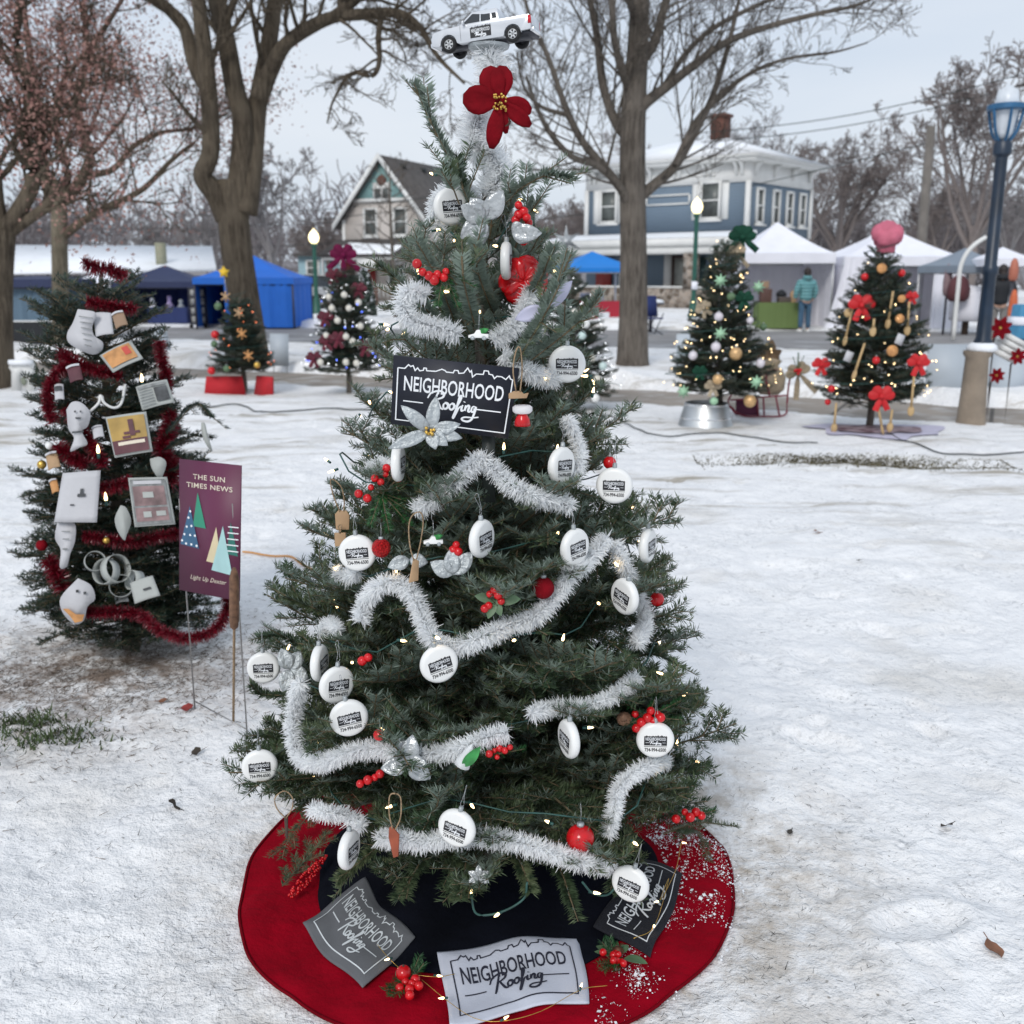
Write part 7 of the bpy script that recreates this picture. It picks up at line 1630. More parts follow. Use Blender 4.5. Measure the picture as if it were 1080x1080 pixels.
paper('grey newspaper clipping with a dark photo at right', [(143, 408), (176, 400), (184, 424), (150, 433)], Yn + .06, m_paperg, [('columns', m_gryi, [(.06, .8, .94, .92)] + [(.06, .68 - k * .12, .5, .72 - k * .12) for k in range(6)]), ('photo', m_dk, [(.55, .15, .94, .74)])])
paper('gold and maroon poster with a climbing figure in the tree centre', [(111, 440), (154, 434), (161, 476), (121, 483)], Yn, m_paperg, [('picture', m_goldp, [(.05, .05, .95, .94)]), ('ground', m_maro, [(.05, .05, .95, .38)]), ('caption', m_cream, [(.2, .25, .88, .33)]), ('figure', m_maro, [(.55, .45, .68, .85), (.4, .5, .8, .56), (.35, .4, .55, .46)])])
paper('framed poster with a pale headline right of the purple sign edge', [(135, 504), (176, 503), (185, 553), (142, 556)], Yn - .02, m_paperg, [('border', m_gryi, [(.05, .04, .95, .96)]), ('picture', m_mauv, [(.1, .42, .9, .82), (.1, .1, .9, .38)]), ('headline', m_paper, [(.14, .86, .86, .93)]), ('highlights', m_paperg, [(.35, .58, .62, .7), (.3, .18, .5, .3), (.62, .2, .85, .3)])])
paper('plain white sheet with a small dark drawing at left', [(66, 499), (106, 496), (102, 551), (57, 551)], Yn, m_paper, [('drawing', m_dk, [(.5, .5, .7, .56), (.56, .56, .64, .66), (.35, .33, .45, .36)])])
paper('blank white card behind the white stocking', [(98, 330), (117, 330), (120, 352), (101, 355)], Yn + .14, m_paper)
paper('grey card with a squiggle at the lower right of the newspaper tree', [(137, 615), (161, 607), (169, 628), (142, 637)], Yn - .05, m_paperg, [('squiggle', m_dk, [(.5, .4, .8, .5)])])
paper('small pale card at the left edge of the newspaper tree', [(57, 406), (67, 405), (68, 421), (58, 422)], Yn + .1, m_paper, [('picture', m_dk, [(.1, .5, .9, .8)])])
def cut(label, pts, Yd, mat, name, cat_, th=.004):
    P = [at(a, b_, Yd) for a, b_ in pts]; c_ = sum(P, Vector()) / len(P); t = thing(name, label, cat_, tuple(c_), 'papers hung on the newspaper tree')
    S = cat(P + [P[0]], 4)[:-1]; n = len(S); mb = MB(); V = [tuple(q) for q in S] + [(q.x, q.y + th, q.z) for q in S]
    mb.add(V, [np.arange(n)[::-1][None], (np.arange(n) + n)[None], [(i, (i + 1) % n, (i + 1) % n + n, i + n) for i in range(n)]]); mb.build('cut_out', mat, t); return t
cut('large white paper stocking high on the newspaper tree', [(82, 326), (101, 330), (97, 344), (99, 354), (108, 361), (107, 370), (98, 374), (84, 369), (72, 361), (71, 351), (77, 340)], Yn + .12, m_paper, 'paper_stocking', 'ornament')
cut('white paper gingerbread-like figure at the left middle', [(70, 432), (76, 424), (86, 425), (95, 436), (92, 450), (86, 455), (92, 468), (84, 472), (74, 476), (78, 462), (72, 452)], Yn + .05, m_paper, 'paper_figure', 'ornament')
cut('grey paper pear shape right of the gold poster', [(158, 484), (168, 482), (175, 488), (172, 500), (168, 505), (160, 494)], Yn, m_paperg, 'paper_shape', 'ornament')
cut('grey paper bulb shape left of the framed poster', [(127, 533), (133, 536), (138, 550), (133, 565), (131, 570), (124, 560), (121, 547)], Yn - .02, m_paperg, 'paper_shape', 'ornament')
cut('white paper snowman strip under the plain sheet', [(60, 552), (78, 552), (79, 570), (74, 584), (70, 598), (63, 598), (64, 580), (58, 568)], Yn, m_paper, 'paper_figure', 'ornament')
cut('white mitten with orange trim at the lower left', [(82, 610), (96, 618), (100, 632), (92, 640), (88, 655), (78, 658), (66, 646), (64, 630)], Yn - .05, m_paper, 'paper_mitten', 'ornament')
cut('grey leaf shape dangling from the right branch tip', [(212, 446), (216, 447), (219, 460), (224, 476), (218, 470), (213, 458)], Yn + .1, m_paperg, 'paper_leaf', 'ornament')
t = thing('paper_chain', 'loops of a grey paper chain low on the newspaper tree', 'paper chain', tuple(sN(110, 605)))
for k, (a, b_, r_, tl) in enumerate(((100, 592, .035, 30), (112, 603, .045, -20), (128, 618, .04, 15), (142, 612, .035, -40), (122, 600, .05, 60))):
    p = sN(a, b_, 1.08); mb = MB(); M = Matrix.Translation(p) @ Matrix.Rotation(R(tl), 4, 'Z') @ Matrix.Rotation(R(70), 4, 'X'); mb.M = M; mb.lathe([(r_, -.018), (r_, .018)], (0, 0, 0), 24, cap=False); o = mb.build('paper_loop', m_paperg, t, smooth=True)
    o.data.polygons.foreach_set('use_smooth', [True] * len(o.data.polygons)); o.modifiers.new('s', 'SOLIDIFY').thickness = .0015
t = thing('string_lights', 'white wired light string looping across the newspaper tree', 'string lights', tuple(sN(110, 430))); Q = [sN(a, b_, 1.06) for a, b_ in [(95, 434), (104, 425), (106, 417), (110, 425), (120, 430), (128, 425), (132, 405)]]
mb = MB(); mb.tube(cat(Q, 6), .005, 6); mb.build('wire', m_white, t, smooth=True)
for a, b_ in ((112, 530), (148, 538), (104, 480), (150, 405)): o = bpy.data.objects.new('bulb', bme); COL.objects.link(o); o.parent = t; o.location = sN(a, b_, 1.05) - Vector(t.location); o.scale = (2,) * 3
for k, (a, b_, r_, m, lab) in enumerate([(52, 470, .014, m_white, 'white ball at the left edge of the newspaper tree'), (44, 490, .016, m_gold, 'gold ball at the left edge of the newspaper tree'), (44, 575, .02, m_redvel, 'red round ornament low at the left edge of the newspaper tree'), (150, 525, .012, m_white, 'small white ball beside the framed poster'), (112, 570, .013, m_gold, 'little gold ball under the paper sheet')]): hang(lab, sN(a, b_), r_, m, 'small balls on the newspaper tree')

for lab_, cor_, m_ in (('maroon printed card at the upper left of the newspaper tree', [(70, 388), (84, 384), (88, 400), (74, 404)], m_maro), ('small white envelope right of the paper figure', [(97, 452), (108, 449), (110, 460), (99, 463)], m_paper),
        ('tan card peeking out at the left above the plain sheet', [(48, 480), (60, 476), (64, 492), (51, 496)], m_wood), ('orange print at the left edge above the sheet', [(52, 508), (60, 505), (63, 518), (55, 521)], m_org),
        ('brown and white card high beside the red tinsel band', [(118, 332), (130, 328), (135, 342), (122, 347)], m_card), ('blue-grey strip of paper near the lower loops', [(120, 628), (134, 626), (136, 634), (122, 637)], m_gryi)):
    paper(lab_, cor_, Yn + .06, m_, [('margin', m_paper, [(.0, .86, 1.0, 1.0)])])
rt('dark red tinsel across the middle left of the newspaper tree', [(60, 470), (75, 482), (92, 490)], 1.0, .04); rt('dark red tinsel under the white stocking', [(62, 372), (85, 385), (108, 392), (128, 398)], 1.0, .035)
rt('dark red tinsel at the left of the white mitten', [(50, 590), (60, 605), (66, 622)], 1.0, .045); rt('dark red tinsel from the gold poster to the left', [(70, 430), (92, 462), (110, 492)], .97, .035)
def marks(parent, quads_, Yd, mat, name):
    mb = MB()
    for q_ in quads_: mb.add([tuple(at(a, b_, Yd)) for a, b_ in q_], [np.arange(len(q_))[None]])
    return mb.build(name, mat, parent)
for o_ in [o for o in bpy.data.objects if o.parent is None and str(o.get('category')) == 'ornament' and o.get('label')]:
    L_ = o_['label']
    if L_.startswith('large white paper stocking'): marks(o_, [[(83 + k * 1.2, 333 + k * 6), (98 - k * .3, 335 + k * 6), (98 - k * .3, 336 + k * 6), (83 + k * 1.2, 334 + k * 6)] for k in range(6)], Yn + .113, m_gryi, 'handwriting')
    if L_.startswith('white mitten'): marks(o_, [[(66, 642), (74, 650), (79, 657), (87, 655), (89, 648), (80, 648), (72, 642)]], Yn - .058, m_org, 'trim'); marks(o_, [[(80, 622), (83, 622), (83, 625), (80, 625)], [(88, 624), (91, 624), (91, 627), (88, 627)]], Yn - .058, m_dk, 'eyes')
    if L_.startswith('white paper gingerbread'): marks(o_, [[(78, 433), (80, 433), (80, 435), (78, 435)], [(84, 433), (86, 433), (86, 435), (84, 435)], [(79, 440), (86, 440), (85, 442), (80, 442)], [(76, 455), (88, 454), (88, 456), (76, 457)]], Yn + .043, m_dk, 'drawing')
    if L_.startswith('white paper snowman'): marks(o_, [[(65, 560), (74, 560), (74, 561), (65, 561)], [(66, 568), (73, 568), (73, 569), (66, 569)], [(66, 578), (71, 578), (71, 580), (66, 580)]], Yn - .008, m_gryi, 'drawing')
# generic smaller trees
TREES = {}
def smalltree(key, label, bpx, H, prof_, nb, seed, z0=.2, per=300, nl=.035, nw=.0028, mats=(m_twig, m_needle3), **kw):
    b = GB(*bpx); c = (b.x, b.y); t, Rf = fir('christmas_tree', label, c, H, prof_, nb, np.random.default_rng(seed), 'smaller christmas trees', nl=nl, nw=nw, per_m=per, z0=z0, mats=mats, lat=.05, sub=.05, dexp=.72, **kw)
    TREES[key] = (c, Rf, zg(*c)); return lambda a, b_, k=1.04: surf(a, b_, c, Rf, k, zg(*c))
bw_, bb_, br_ = bulb_mesh(m_bulbw), bulb_mesh(m_bulbb), bulb_mesh(m_bulbr)
# red box tree
s1 = smalltree('redbox', 'small fir with red box base in front of the forked trunk', (258, 414), 1.32, [(0, .1), (.25, .45), (.4, .42), (.6, .34), (.8, .27), (1.0, .18), (1.2, .10), (1.32, .05)], 125, 51, z0=.28)
c, Rf, gz = TREES['redbox']
t = thing('tree_box', 'red box stand of two tapered panels under the small fir', 'tree stand', (c[0], c[1], 0))
for dx, w_, yw in ((-.18, .52, 8), (.32, .36, -38)): mb = MB(); mb.M = frame_m(c[0] + dx, c[1] - .25, yw); V = [(-w_ * .42, 0, .27), (w_ * .42, 0, .27), (w_ * .5, -.04, .0), (-w_ * .5, -.04, .0)]; V += [(x, y + .03, z) for x, y, z in V]; mb.add(V, [[(3, 2, 1, 0), (4, 5, 6, 7), (0, 1, 5, 4), (1, 2, 6, 5), (2, 3, 7, 6), (3, 0, 4, 7)]]); mb.build('panel', mk('red_box', (.42, .012, .02), .8), t)
for a, b_, r_, m, lab in [(230, 323, .05, m_lgreen, 'green ball high on the left of the red box tree'), (227, 353, .055, m_red, 'red bow-shaped ball at the left edge of the red box tree'), (226, 363, .045, m_lgreen, 'green ball right under the left red one'), (223, 391, .05, m_red, 'red ball lowest left on the red box tree'), (239, 389, .045, m_lgreen, 'green ball over the left red panel'), (271, 385, .042, m_gold, 'pale gold ball over the right red panel'), (243, 357, .03, m_dk, 'dark ball in the middle of the red box tree')]: hang(lab, s1(a, b_), r_, m, 'balls on the red box tree')
for a, b_, lab in ((238, 313, 'small tan figure near the top of the red box tree'), (252, 330, 'small tan crossed sticks ornament on the red box tree'), (255, 352, 'orange-red star ornament on the red box tree'), (262, 375, 'thin wooden stick ornament low on the red box tree')):
    p = s1(a, b_, 1.08); t = thing('stick_ornament', lab, 'ornament', tuple(p), 'stick ornaments on the red box tree'); mb = MB(); [mb.tube([p + Vector((math.cos(q), 0, math.sin(q))) * .07, p - Vector((math.cos(q), 0, math.sin(q))) * .07], .012, 5) for q in (.6, 1.6, 2.5)]; mb.build('sticks', m_org if a > 253 else m_wood, t)
p = at(236, 287, c[1]); t = thing('star_topper', 'yellow star topper on thin wires above the red box tree', 'star', tuple(p)); V = []
mb = MB(); poly = [(math.sin(k * math.pi / 5) * (.075 if k % 2 == 0 else .042), math.cos(k * math.pi / 5) * (.075 if k % 2 == 0 else .042)) for k in range(10)]; mb.prism(poly, .03, M=Matrix.Translation(p)); mb.build('star', mk('yellow', (.75, .48, .03), .5), t); mb = MB(); mb.tube([p, at(240, 320, c[1])], .005, 5); mb.build('wire', m_wirem, t)
lightset('sparse warm lights on the red box tree', c, Rf, 1.3, gz, 22, br_, 'lights on the smaller trees', 3, z0=.35)
# maroon bow tree
s2 = smalltree('maroon', 'slender fir with white balls and a maroon bow on top', (368, 417), 1.66, [(0, .1), (.25, .52), (.4, .50), (.6, .42), (.9, .34), (1.2, .25), (1.45, .15), (1.66, .07)], 150, 52, z0=.3)
c, Rf, gz = TREES['maroon']; G2 = 'cream balls on the maroon bow tree'
LB = ['at the top left', 'second down on the upper left', 'in the upper middle', 'on the upper right', 'highest in the middle', 'in the very centre', 'on the left middle', 'at the lower left', 'lowest in the middle', 'at the lower right', 'at the right middle', 'right of the centre', 'left of the centre']
for k, (a, b_) in enumerate([(347, 313), (350, 325), (368, 325), (378, 319), (363, 311), (365, 355), (344, 354), (338, 382), (365, 382), (376, 383), (380, 344), (372, 360), (356, 338)]): hang('cream ball ' + LB[k] + ' of the slender maroon bow tree', s2(a, b_), .042, mk('cream', (.6, .57, .5), .4) if k == 0 else bpy.data.materials['cream'], G2)
m_maroon = mk('maroon_velvet', (.11, .003, .035), .7, var=.3, scale=12, spec=.2)
bow('big maroon velvet bow with long tails topping the slender fir', at(362, 269, c[1] - .05), .16, m_maroon, 'bows on the smaller trees', 2, 3, tl=1.6)
m_maroon2 = mk('maroon_dark', (.09, .006, .018), .7, var=.4, scale=12)
for a, b_, lab in ((352, 290, 'dark red bow just under the big maroon bow'), (345, 360, 'dark red bow at the left middle of the slender fir'), (357, 357, 'dark red bow in the centre of the slender fir'), (385, 366, 'dark red bow at the right of the slender fir'), (331, 378, 'dark red bow at the lower left tips of the slender fir'), (378, 305, 'dark red bow at the upper right of the slender fir'), (343, 335, 'dark red bow at the upper left of the slender fir')): bow(lab, s2(a, b_), .10, m_maroon2, 'bows on the smaller trees', 2, 2)
lightset('cool white lights on the slender maroon bow tree', c, Rf, 1.6, gz, 70, bw_, 'lights on the smaller trees', 4, z0=.35, scale=1.3); lightset('sparse blue lights on the slender maroon bow tree', c, Rf, 1.6, gz, 22, bb_, 'lights on the smaller trees', 5, z0=.35, scale=1.6)
# silver star tree behind the centre tree
b = GB(603, 432)
s3 = smalltree('star', 'fir with white lights and silver star peeking out behind the centre tree', (603, 434), 1.66, [(0, .1), (.2, .58), (.4, .52), (.7, .40), (1.0, .29), (1.3, .16), (1.5, .07), (1.66, .03)], 110, 53)
c, Rf, gz = TREES['star']; lightset('bright white lights on the fir behind the centre tree', c, Rf, 1.6, gz, 90, bw_, 'lights on the smaller trees', 6, scale=1.3)
p = at(597, 254, c[1]); t = thing('star_topper', 'silver star topper on the fir behind the centre tree', 'star', tuple(p)); mb = MB(); poly = [(math.sin(k * math.pi / 6) * (.17 if k % 2 == 0 else .05), math.cos(k * math.pi / 6) * (.17 if k % 2 == 0 else .05)) for k in range(12)]; mb.prism(poly, .03, M=Matrix.Translation(p)); mb.build('star', m_silver2, t); mb = MB(); mb.tube([p, p - Vector((0, 0, .3))], .012, 6); mb.build('holder', m_silver, t)
m_ice = mk('ice_white', (.50, .62, .60), .35)
for a, b_, lab in ((614, 354, 'pale mint disc over the logo disc on the tree behind'), (636, 386, 'pale mint disc at right on the tree behind'), (592, 303, 'white ball high on the tree behind the centre tree'), (606, 330, 'cream ball mid left on the tree behind'), (618, 342, 'white ball mid right on the tree behind'), (624, 378, 'cream ball right of the forward logo disc'), (628, 420, 'white ball low right on the tree behind'), (630, 400, 'small tan ball low right on the tree behind')): hang(lab, s3(a, b_, 1.08), .045, m_ice if 'mint' in lab else (m_white if 'white' in lab else bpy.data.materials['cream']), 'balls on the tree behind')
# bucket tree
s4 = smalltree('bucket', 'lit fir with green and gold ornaments in a metal bucket stand', (757, 449), 1.95, [(0, .1), (.3, .50), (.5, .57), (.75, .46), (1.0, .35), (1.3, .25), (1.6, .16), (1.95, .06)], 165, 54, z0=.34, extra=[])
c, Rf, gz = TREES['bucket']; cb = at(745, 425, c[1] - .1)
t = thing('tree_collar', 'galvanised tapered metal collar under the lit fir', 'tree stand', (cb.x, cb.y, 0)); mb = MB(); mb.lathe([(.29, -.02), (.285, .0), (.21, .28), (.205, .285), (.2, .27), (.27, 0)], (cb.x, cb.y, 0), 40, cap=False); mb.build('collar', m_metal, t, smooth='auto')
for z_, r_ in ((.02, .287), (.14, .249), (.27, .214)): mb = MB(); mb.lathe([(r_, z_ - .008), (r_ + .006, z_), (r_, z_ + .008)], (cb.x, cb.y, 0), 40, cap=False); mb.build('band', m_chrome, t, smooth=True)
m_mint = mk('mint_glitter', (.35, .58, .38), .5, var=.2, scale=60); m_goldb = mk('gold_glitter', (.60, .38, .18), .4, metal=.4, var=.4, scale=120); m_pearl = mk('pearl', (.60, .56, .60), .3)
for a, b_, r_, m, lab in [(771, 313, .042, m_lgreen, 'olive green ball high on the lit fir'), (758, 334, .045, m_pearl, 'pearl ball above the upper mint star on the lit fir'), (755, 366, .048, m_pearl, 'pearl ball in the middle of the lit fir'), (731, 375, .045, m_pearl, 'pearl ball at the left of the lit fir'), (802, 383, .045, m_pearl, 'pearl ball at the right of the lit fir'), (791, 338, .035, m_pearl, 'pearl ball at the upper right of the lit fir'), (776, 373, .062, m_goldb, 'large gold glitter ball in the middle of the lit fir'), (791, 423, .062, m_goldb, 'large gold glitter ball at the bottom of the lit fir'), (805, 345, .036, m_lgreen, 'olive ball at right edge of the lit fir'), (753, 423, .04, m_mint, 'mint ball just over the metal collar'), (757, 400, .05, m_goldb, 'copper ball low left on the lit fir')]: hang(lab, s4(a, b_), r_, m, 'balls on the lit fir')
for a, b_, lab in [(760, 296, 'mint snowflake high on the lit fir'), (760, 352, 'mint snowflake in the middle of the lit fir'), (721, 413, 'mint snowflake at the lowest left tips of the lit fir'), (798, 403, 'pale snowflake at the lower right of the lit fir'), (800, 303, 'mint snowflake at the upper right edge of the lit fir')]:
    p = s4(a, b_, 1.1); t = thing('snowflake_ornament', lab, 'ornament', tuple(p), 'snowflakes on the lit fir'); mb = MB()
    poly = [(math.sin(k * math.pi / 8) * (.07 if k % 2 == 0 else .033), math.cos(k * math.pi / 8) * (.07 if k % 2 == 0 else .033)) for k in range(16)]; mb.prism(poly, .012, M=Matrix.Translation(p)); mb.build('flake', m_mint, t)
m_burl = mk('burlap', (.33, .27, .19), .9, var=.25, scale=20); m_gvel = mk('green_velvet', (.010, .05, .03), .8, var=.3, scale=12, spec=.15)
bow('dark green and burlap bow crowning the lit fir', at(783, 250, c[1] - .05), .13, m_gvel, 'bows on the smaller trees', 3, 3, tl=1.5)
bow('burlap bow tucked under the green one on the lit fir', at(777, 266, c[1] - .08), .09, m_burl, 'bows on the smaller trees', 2, 2, tl=2.0, ang=15)
bow('burlap bow on the left flank of the lit fir', s4(742, 325), .08, m_burl, 'bows on the smaller trees', 2, 2, ang=30); bow('green velvet bow in the upper middle of the lit fir', s4(785, 315), .09, m_gvel, 'bows on the smaller trees', 2, 2); bow('tan burlap bow low in the lit fir', s4(752, 408), .08, m_burl, 'bows on the smaller trees', 2, 2)
bow('green velvet bow low left in the lit fir', s4(738, 392), .07, m_gvel, 'bows on the smaller trees', 2, 2)
lightset('dense warm lights on the fir in the metal collar', c, Rf, 1.85, gz, 98, bme, 'lights on the smaller trees', 7, scale=1.3, z0=.4)
# spoon tree
s5 = smalltree('spoon', 'fir with wooden spoons, red bows and a pink chef hat on top', (916, 455), 1.86, [(0, .1), (.25, .46), (.45, .55), (.7, .52), (1.0, .42), (1.3, .29), (1.55, .17), (1.86, .07)], 170, 55, z0=.28)
c, Rf, gz = TREES['spoon']
lightset('sparse warm lights on the spoon tree', c, Rf, 1.8, gz, 45, bme, 'lights on the smaller trees', 8, scale=1.4, z0=.35)
for a, b_, s_, lab in [(909, 322, .12, 'large red bow at the upper left of the spoon tree'), (930, 418, .115, 'large red bow low on the spoon tree'), (866, 385, .085, 'red bow at the left edge of the spoon tree'), (969, 383, .10, 'red bow at the right edge of the spoon tree'), (962, 313, .06, 'small red bow at the upper right of the spoon tree')]: bow(lab, s5(a, b_, 1.08), s_, m_red if False else mk('bow_red', (.50, .008, .012), .6) if 'bow_red' not in bpy.data.materials else bpy.data.materials['bow_red'], 'bows on the smaller trees', 2, 2)
m_spoon = mk('spoon_wood', (.48, .33, .16), .6, var=.12, scale=10)
def spoon(label, x0, y0, x1, y1, sc=1.0):
    a = s5(x0, y0, 1.1); b2 = at(x1, y1, a.y - .02); t = thing('wooden_spoon', label, 'spoon', tuple(a), 'wooden spoons on the fir'); mb = MB(); mb.tube([a, b2], [.010, .012], 6); mb.build('handle', m_spoon, t, smooth=True)
    mb = MB(); d_ = (b2 - a).normalized(); mb.ball(b2 + d_ * .03, .048 * sc, 0, 14, sc=(.62, .28, 1.0), rot=d_.to_track_quat('Z', 'Y').to_matrix()); mb.build('bowl', m_spoon, t, smooth=True)
for q in [(900, 322, 892, 356, 'wooden spoon under the large upper bow'), (942, 307, 937, 338, 'wooden spoon upright in the upper centre'), (959, 318, 957, 345, 'wooden spatula at the upper right'), (964, 397, 961, 430, 'wooden spoon hanging off the lower right tips'), (882, 425, 880, 448, 'wooden spoon standing at the lower left over the cloth'), (926, 428, 930, 450, 'wooden spoon straight under the low bow'), (941, 432, 939, 447, 'short brown spoon behind the low centre'), (912, 362, 902, 392, 'thin wooden stirrer slanting in the middle'), (922, 336, 921, 346, 'small cream spoon under the upper bow right tail')]: spoon(q[4], *q[:4])
for a, b_, r_, m, lab in [(930, 283, .045, m_org, 'orange slice near the top of the spoon tree'), (941, 370, .05, m_org, 'orange slice in the right centre of the spoon tree'), (949, 336, .04, m_org, 'brownish slice in the upper right of the spoon tree'), (895, 330, .042, m_spoon, 'tan wooden slice at the upper left of the spoon tree'), (951, 315, .035, m_org, 'small orange slice by the right bow'), (912, 292, .035, m_red, 'red ball at the upper left of the spoon tree'), (951, 288, .035, m_red, 'red ball at the upper right of the spoon tree'), (924, 380, .035, m_red, 'red ball in the middle of the spoon tree'), (877, 410, .035, m_red, 'red ball at the lower left edge of the spoon tree'), (873, 424, .03, m_red, 'lowest red ball at the left of the spoon tree')]:
    if 'slice' in lab:
        p = s5(a, b_, 1.08); mb = MB(); mb.lathe([(.001, -.008), (r_, -.008), (r_, .008), (.001, .008)], p, 18, rot=Matrix.Rotation(R(84), 4, 'X')); o = mb.build('dried_slice', m); tag(o, lab, 'ornament', 'dried slices on the spoon tree')
    else: hang(lab, s5(a, b_), r_, m, 'red balls on the spoon tree')
for a, b_, lab in ((949, 358, 'small white recipe tag at the right of the spoon tree'), (895, 376, 'small white recipe tag at the left of the spoon tree')): p = s5(a, b_, 1.1); mb = MB(); mb.M = camframe(p, 20, 10); mb.box((0, 0, 0), (.075, .004, .095)); tag(mb.build('recipe_tag', m_paper), lab, 'tag')
p = at(935, 254, c[1]); t = thing('chef_hat', 'puffy pink chef hat topping the spoon tree', 'hat', tuple(p)); m_pink = mk('pink_cloth', (.52, .13, .19), .8, var=.15, scale=10, bump=.5, bscale=12)
mb = MB()
for k in range(9): a_ = k * 2.4; mb.ball(p + Vector((math.cos(a_) * .065, math.sin(a_) * .065, .04 + .035 * math.sin(k * 1.7))), .085, 0, 12)
mb.ball(p + Vector((0, 0, .07)), .115, 0, 14); mb.build('puff', m_pink, t, smooth=True); mb = MB(); mb.lathe([(.075, -.11), (.08, -.10), (.085, -.03), (.07, 0)], p, 18); mb.build('band', m_pink, t, smooth=True)
t = thing('tree_skirt', 'white and dark red printed cloth spread under the spoon tree', 'tree skirt', (c[0], c[1], .03)); xs_ = []
def flatcloth(nm, r0, mat, dz, seed):
    mb = MB(); a = np.linspace(0, 2 * math.pi, 60, endpoint=False); V = [(c[0], c[1], zg(*c) + dz + .03)]
    for f_ in (.35, .7, 1.0): rr = r0 * f_ * (1 + .12 * np.sin(a * 3 + seed) + .08 * np.sin(a * 7)); V += [(c[0] + rr[i] * math.cos(a[i]) , c[1] - .1 + rr[i] * math.sin(a[i]) * .9, max(zg(c[0] + rr[i] * math.cos(a[i]), c[1] - .1 + rr[i] * math.sin(a[i]) * .9), -.0) + dz + .012) for i in range(60)]
    F = [(0, 1 + i, 1 + (i + 1) % 60) for i in range(60)]; F2 = [(1 + k * 60 + i, 1 + (k + 1) * 60 + i, 1 + (k + 1) * 60 + (i + 1) % 60, 1 + k * 60 + (i + 1) % 60) for k in range(2) for i in range(60)]
    mb.add(V, [F, F2]); mb.build(nm, mat, t, smooth=True)
flatcloth('cloth', .62, mk('lilac_white', (.55, .53, .66), .8, var=.1), .0, 1); flatcloth('centre_print', .42, mk('print_red', (.20, .02, .05), .8, var=.7, scale=9, col2=(.5, .4, .45)), .012, 2)

# red wire sleigh beside the bucket tree
t = thing('wire_sleigh', 'dark red wire garden sleigh with a sack beside the lit fir', 'sleigh', tuple(GB(815, 437))); yb = GB(815, 437).y; m_rw = mk('red_wire', (.20, .012, .03), .4)
def sp(a, b_, dy=0): return at(a, b_, yb + dy)
for dy in (-.17, .17):
    for L in ([(770, 428), (782, 438), (800, 439), (827, 438), (830, 425), (832, 405), (836, 388)], [(798, 419), (815, 418), (830, 417)], [(772, 415), (768, 425), (776, 437)], [(805, 418), (806, 438)], [(818, 417), (822, 438)], [(798, 420), (800, 438)], [(812, 418), (808, 400), (811, 392), (820, 390)], [(770, 422), (798, 420)]):
        mb = MB(); mb.tube(cat([sp(a, b_, dy) for a, b_ in L], 4), .010, 6); mb.build('wire_frame', m_rw, t, smooth=True)
mb = MB(); mb.add([tuple(sp(a, b_, d_)) for a, b_, d_ in ((776, 421, -.15), (800, 421, -.15), (800, 421, .15), (776, 421, .15), (776, 438, -.15), (800, 438, -.15))], [[(0, 1, 2, 3), (0, 4, 5, 1)]]); mb.build('seat_panel', mk('plum_panel', (.09, .01, .04), .7), t)
p = sp(812, 400); mb = MB(); mb.lathe([(.10, -.06), (.16, .0), (.17, .12), (.13, .2), (.08, .24), (.12, .30), (.0001, .33)], p - Vector((0, 0, .1)), 20, wob=lambda a: .06 * np.sin(a * 6)); tag(mb.build('burlap_sack', m_burl, smooth=True), 'grey-brown burlap sack standing in the red wire sleigh', 'sack')
p = sp(812, 375); mb = MB()
for k in range(26): a_ = rnd.uniform(0, 6.28); d_ = Vector((math.cos(a_), rnd.uniform(-.7, .2), math.sin(a_) * .8)); petal(mb, p, d_, (0, -1, 0), rnd.uniform(.10, .17), .10, .5)
tag(mb.build('brown_wreath', mk('dry_leaves', (.14, .09, .05), .8, var=.5, scale=9)), 'bunch of dry brown leaves behind the sleigh sack', 'wreath')
bow('burlap bow with red berries and fir on the sleigh back', sp(842, 393, -.2), .13, m_burl, 'bows on the smaller trees', 2, 2, tl=2.2, ang=20); berries('fir and berry spray on the sleigh back', sp(841, 392, -.27), [(-.02, .01), (.0, .02), (.02, .0), (.03, .02), (.01, -.02)], .016, [(90, .2), (110, .17), (70, .18), (200, .14), (230, .12), (160, .14)], lm='fir')

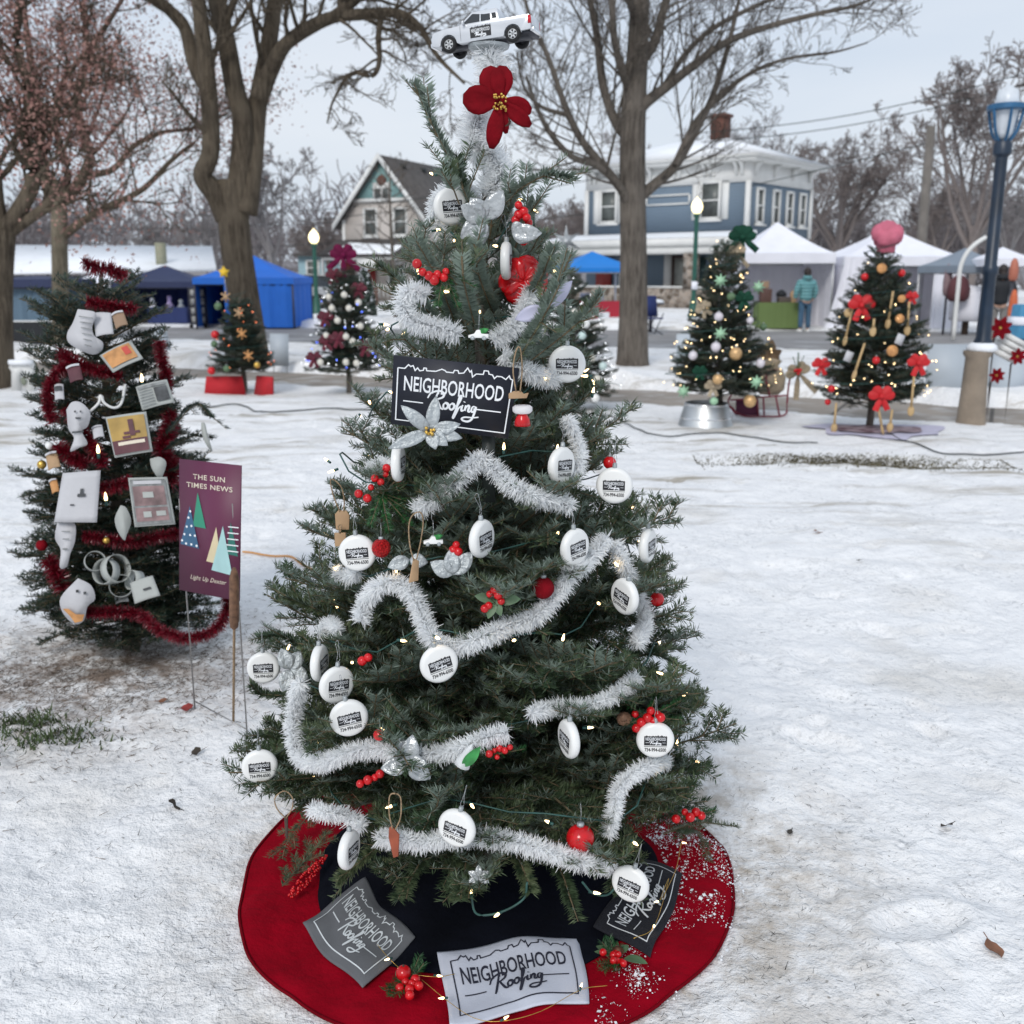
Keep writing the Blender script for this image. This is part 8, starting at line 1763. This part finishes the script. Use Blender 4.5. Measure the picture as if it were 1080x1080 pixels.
# letter shaped white decoration at the left edge
p = GB(25, 414); t = thing('wooden_arch', 'small white arch shaped wooden figure by the dark trunk at left', 'decoration', tuple(p)); Y_ = p.y
outer = [(12, 414), (12, 392), (9, 387), (16, 381), (27, 376), (35, 384), (35, 396), (36, 414), (28, 414), (28, 398), (25, 393), (21, 396), (21, 414)]
P = [at(a, b_, Y_) for a, b_ in outer]; n = len(P); mb = MB(); V = [tuple(q) for q in P] + [(q.x, q.y + .05, q.z) for q in P]; mb.add(V, [np.arange(n)[::-1][None], (np.arange(n) + n)[None], [(i, (i + 1) % n, (i + 1) % n + n, i + n) for i in range(n)]]); mb.build('arch', m_trim, t)
mb = MB(); q = at(25, 402, Y_ - .01); mb.ball(q, .05, 0, 10, sc=(.8, .4, 1.2)); mb.build('figure', mk('greygreen', (.2, .22, .17), .8), t, smooth=True); mb = MB(); mb.box(at(22, 382, Y_), (.28, .1, .06)); mb.build('snow', m_snowclean, t)
q = at(36, 392, Y_ + .3); mb = MB(); mb.lathe([(.02, -.12), (.05, -.05), (.045, .1), (.02, .15)], q, 10); o = mb.build('olive_stocking', mk('olive_dark', (.05, .06, .03), .8), smooth=True); tag(o, 'dark olive stocking shape behind the white arch figure', 'ornament')
# poinsettia basket tied to the blue lamp
p = at(1063, 366, 10.6); t = thing('gift_basket', 'white slatted basket with red poinsettias tied near the blue lamp', 'basket', tuple(p)); M = camframe(p, 28, -10)
part(t, 'basket', m_trim, M, lambda mb: [mb.box((0, 0, z), (.26 - abs(z) * .3, .2, .05)) for z in (-.09, -.03, .03, .09)] + [mb.box((x, .01, 0), (.03, .17, .23)) for x in (-.1, .1)])
for a, b_, s_, lab in ((1055, 346, .12, 'dark red poinsettia above the white slatted basket'), (1073, 376, .09, 'dark red poinsettia under the white slatted basket'), (1051, 396, .085, 'small red bow hanging low right of the pedestal')):
    p = at(a, b_, 10.4); t = thing('poinsettia', lab, 'flower', tuple(p), 'red flowers near the blue lamp'); f = tocam(p)
    for k in range(7): a_ = R(k * 51 + a); d = Vector((math.cos(a_), -.3, math.sin(a_))); mb = MB(); petal(mb, p, d, f, s_, s_ * .55, .2, tip=.8); mb.build('petal', m_redvel, t, smooth=True)
    mb = MB(); mb.ball(p + f * .01, s_ * .14, 0, 8); mb.build('centre', m_gold, t); mb = MB(); mb.tube([p, (p.x + .05, 10.62, p.z - .1), (p.x + .05, 10.62, -.02)], .01, 5); mb.build('stem', m_woodd, t)
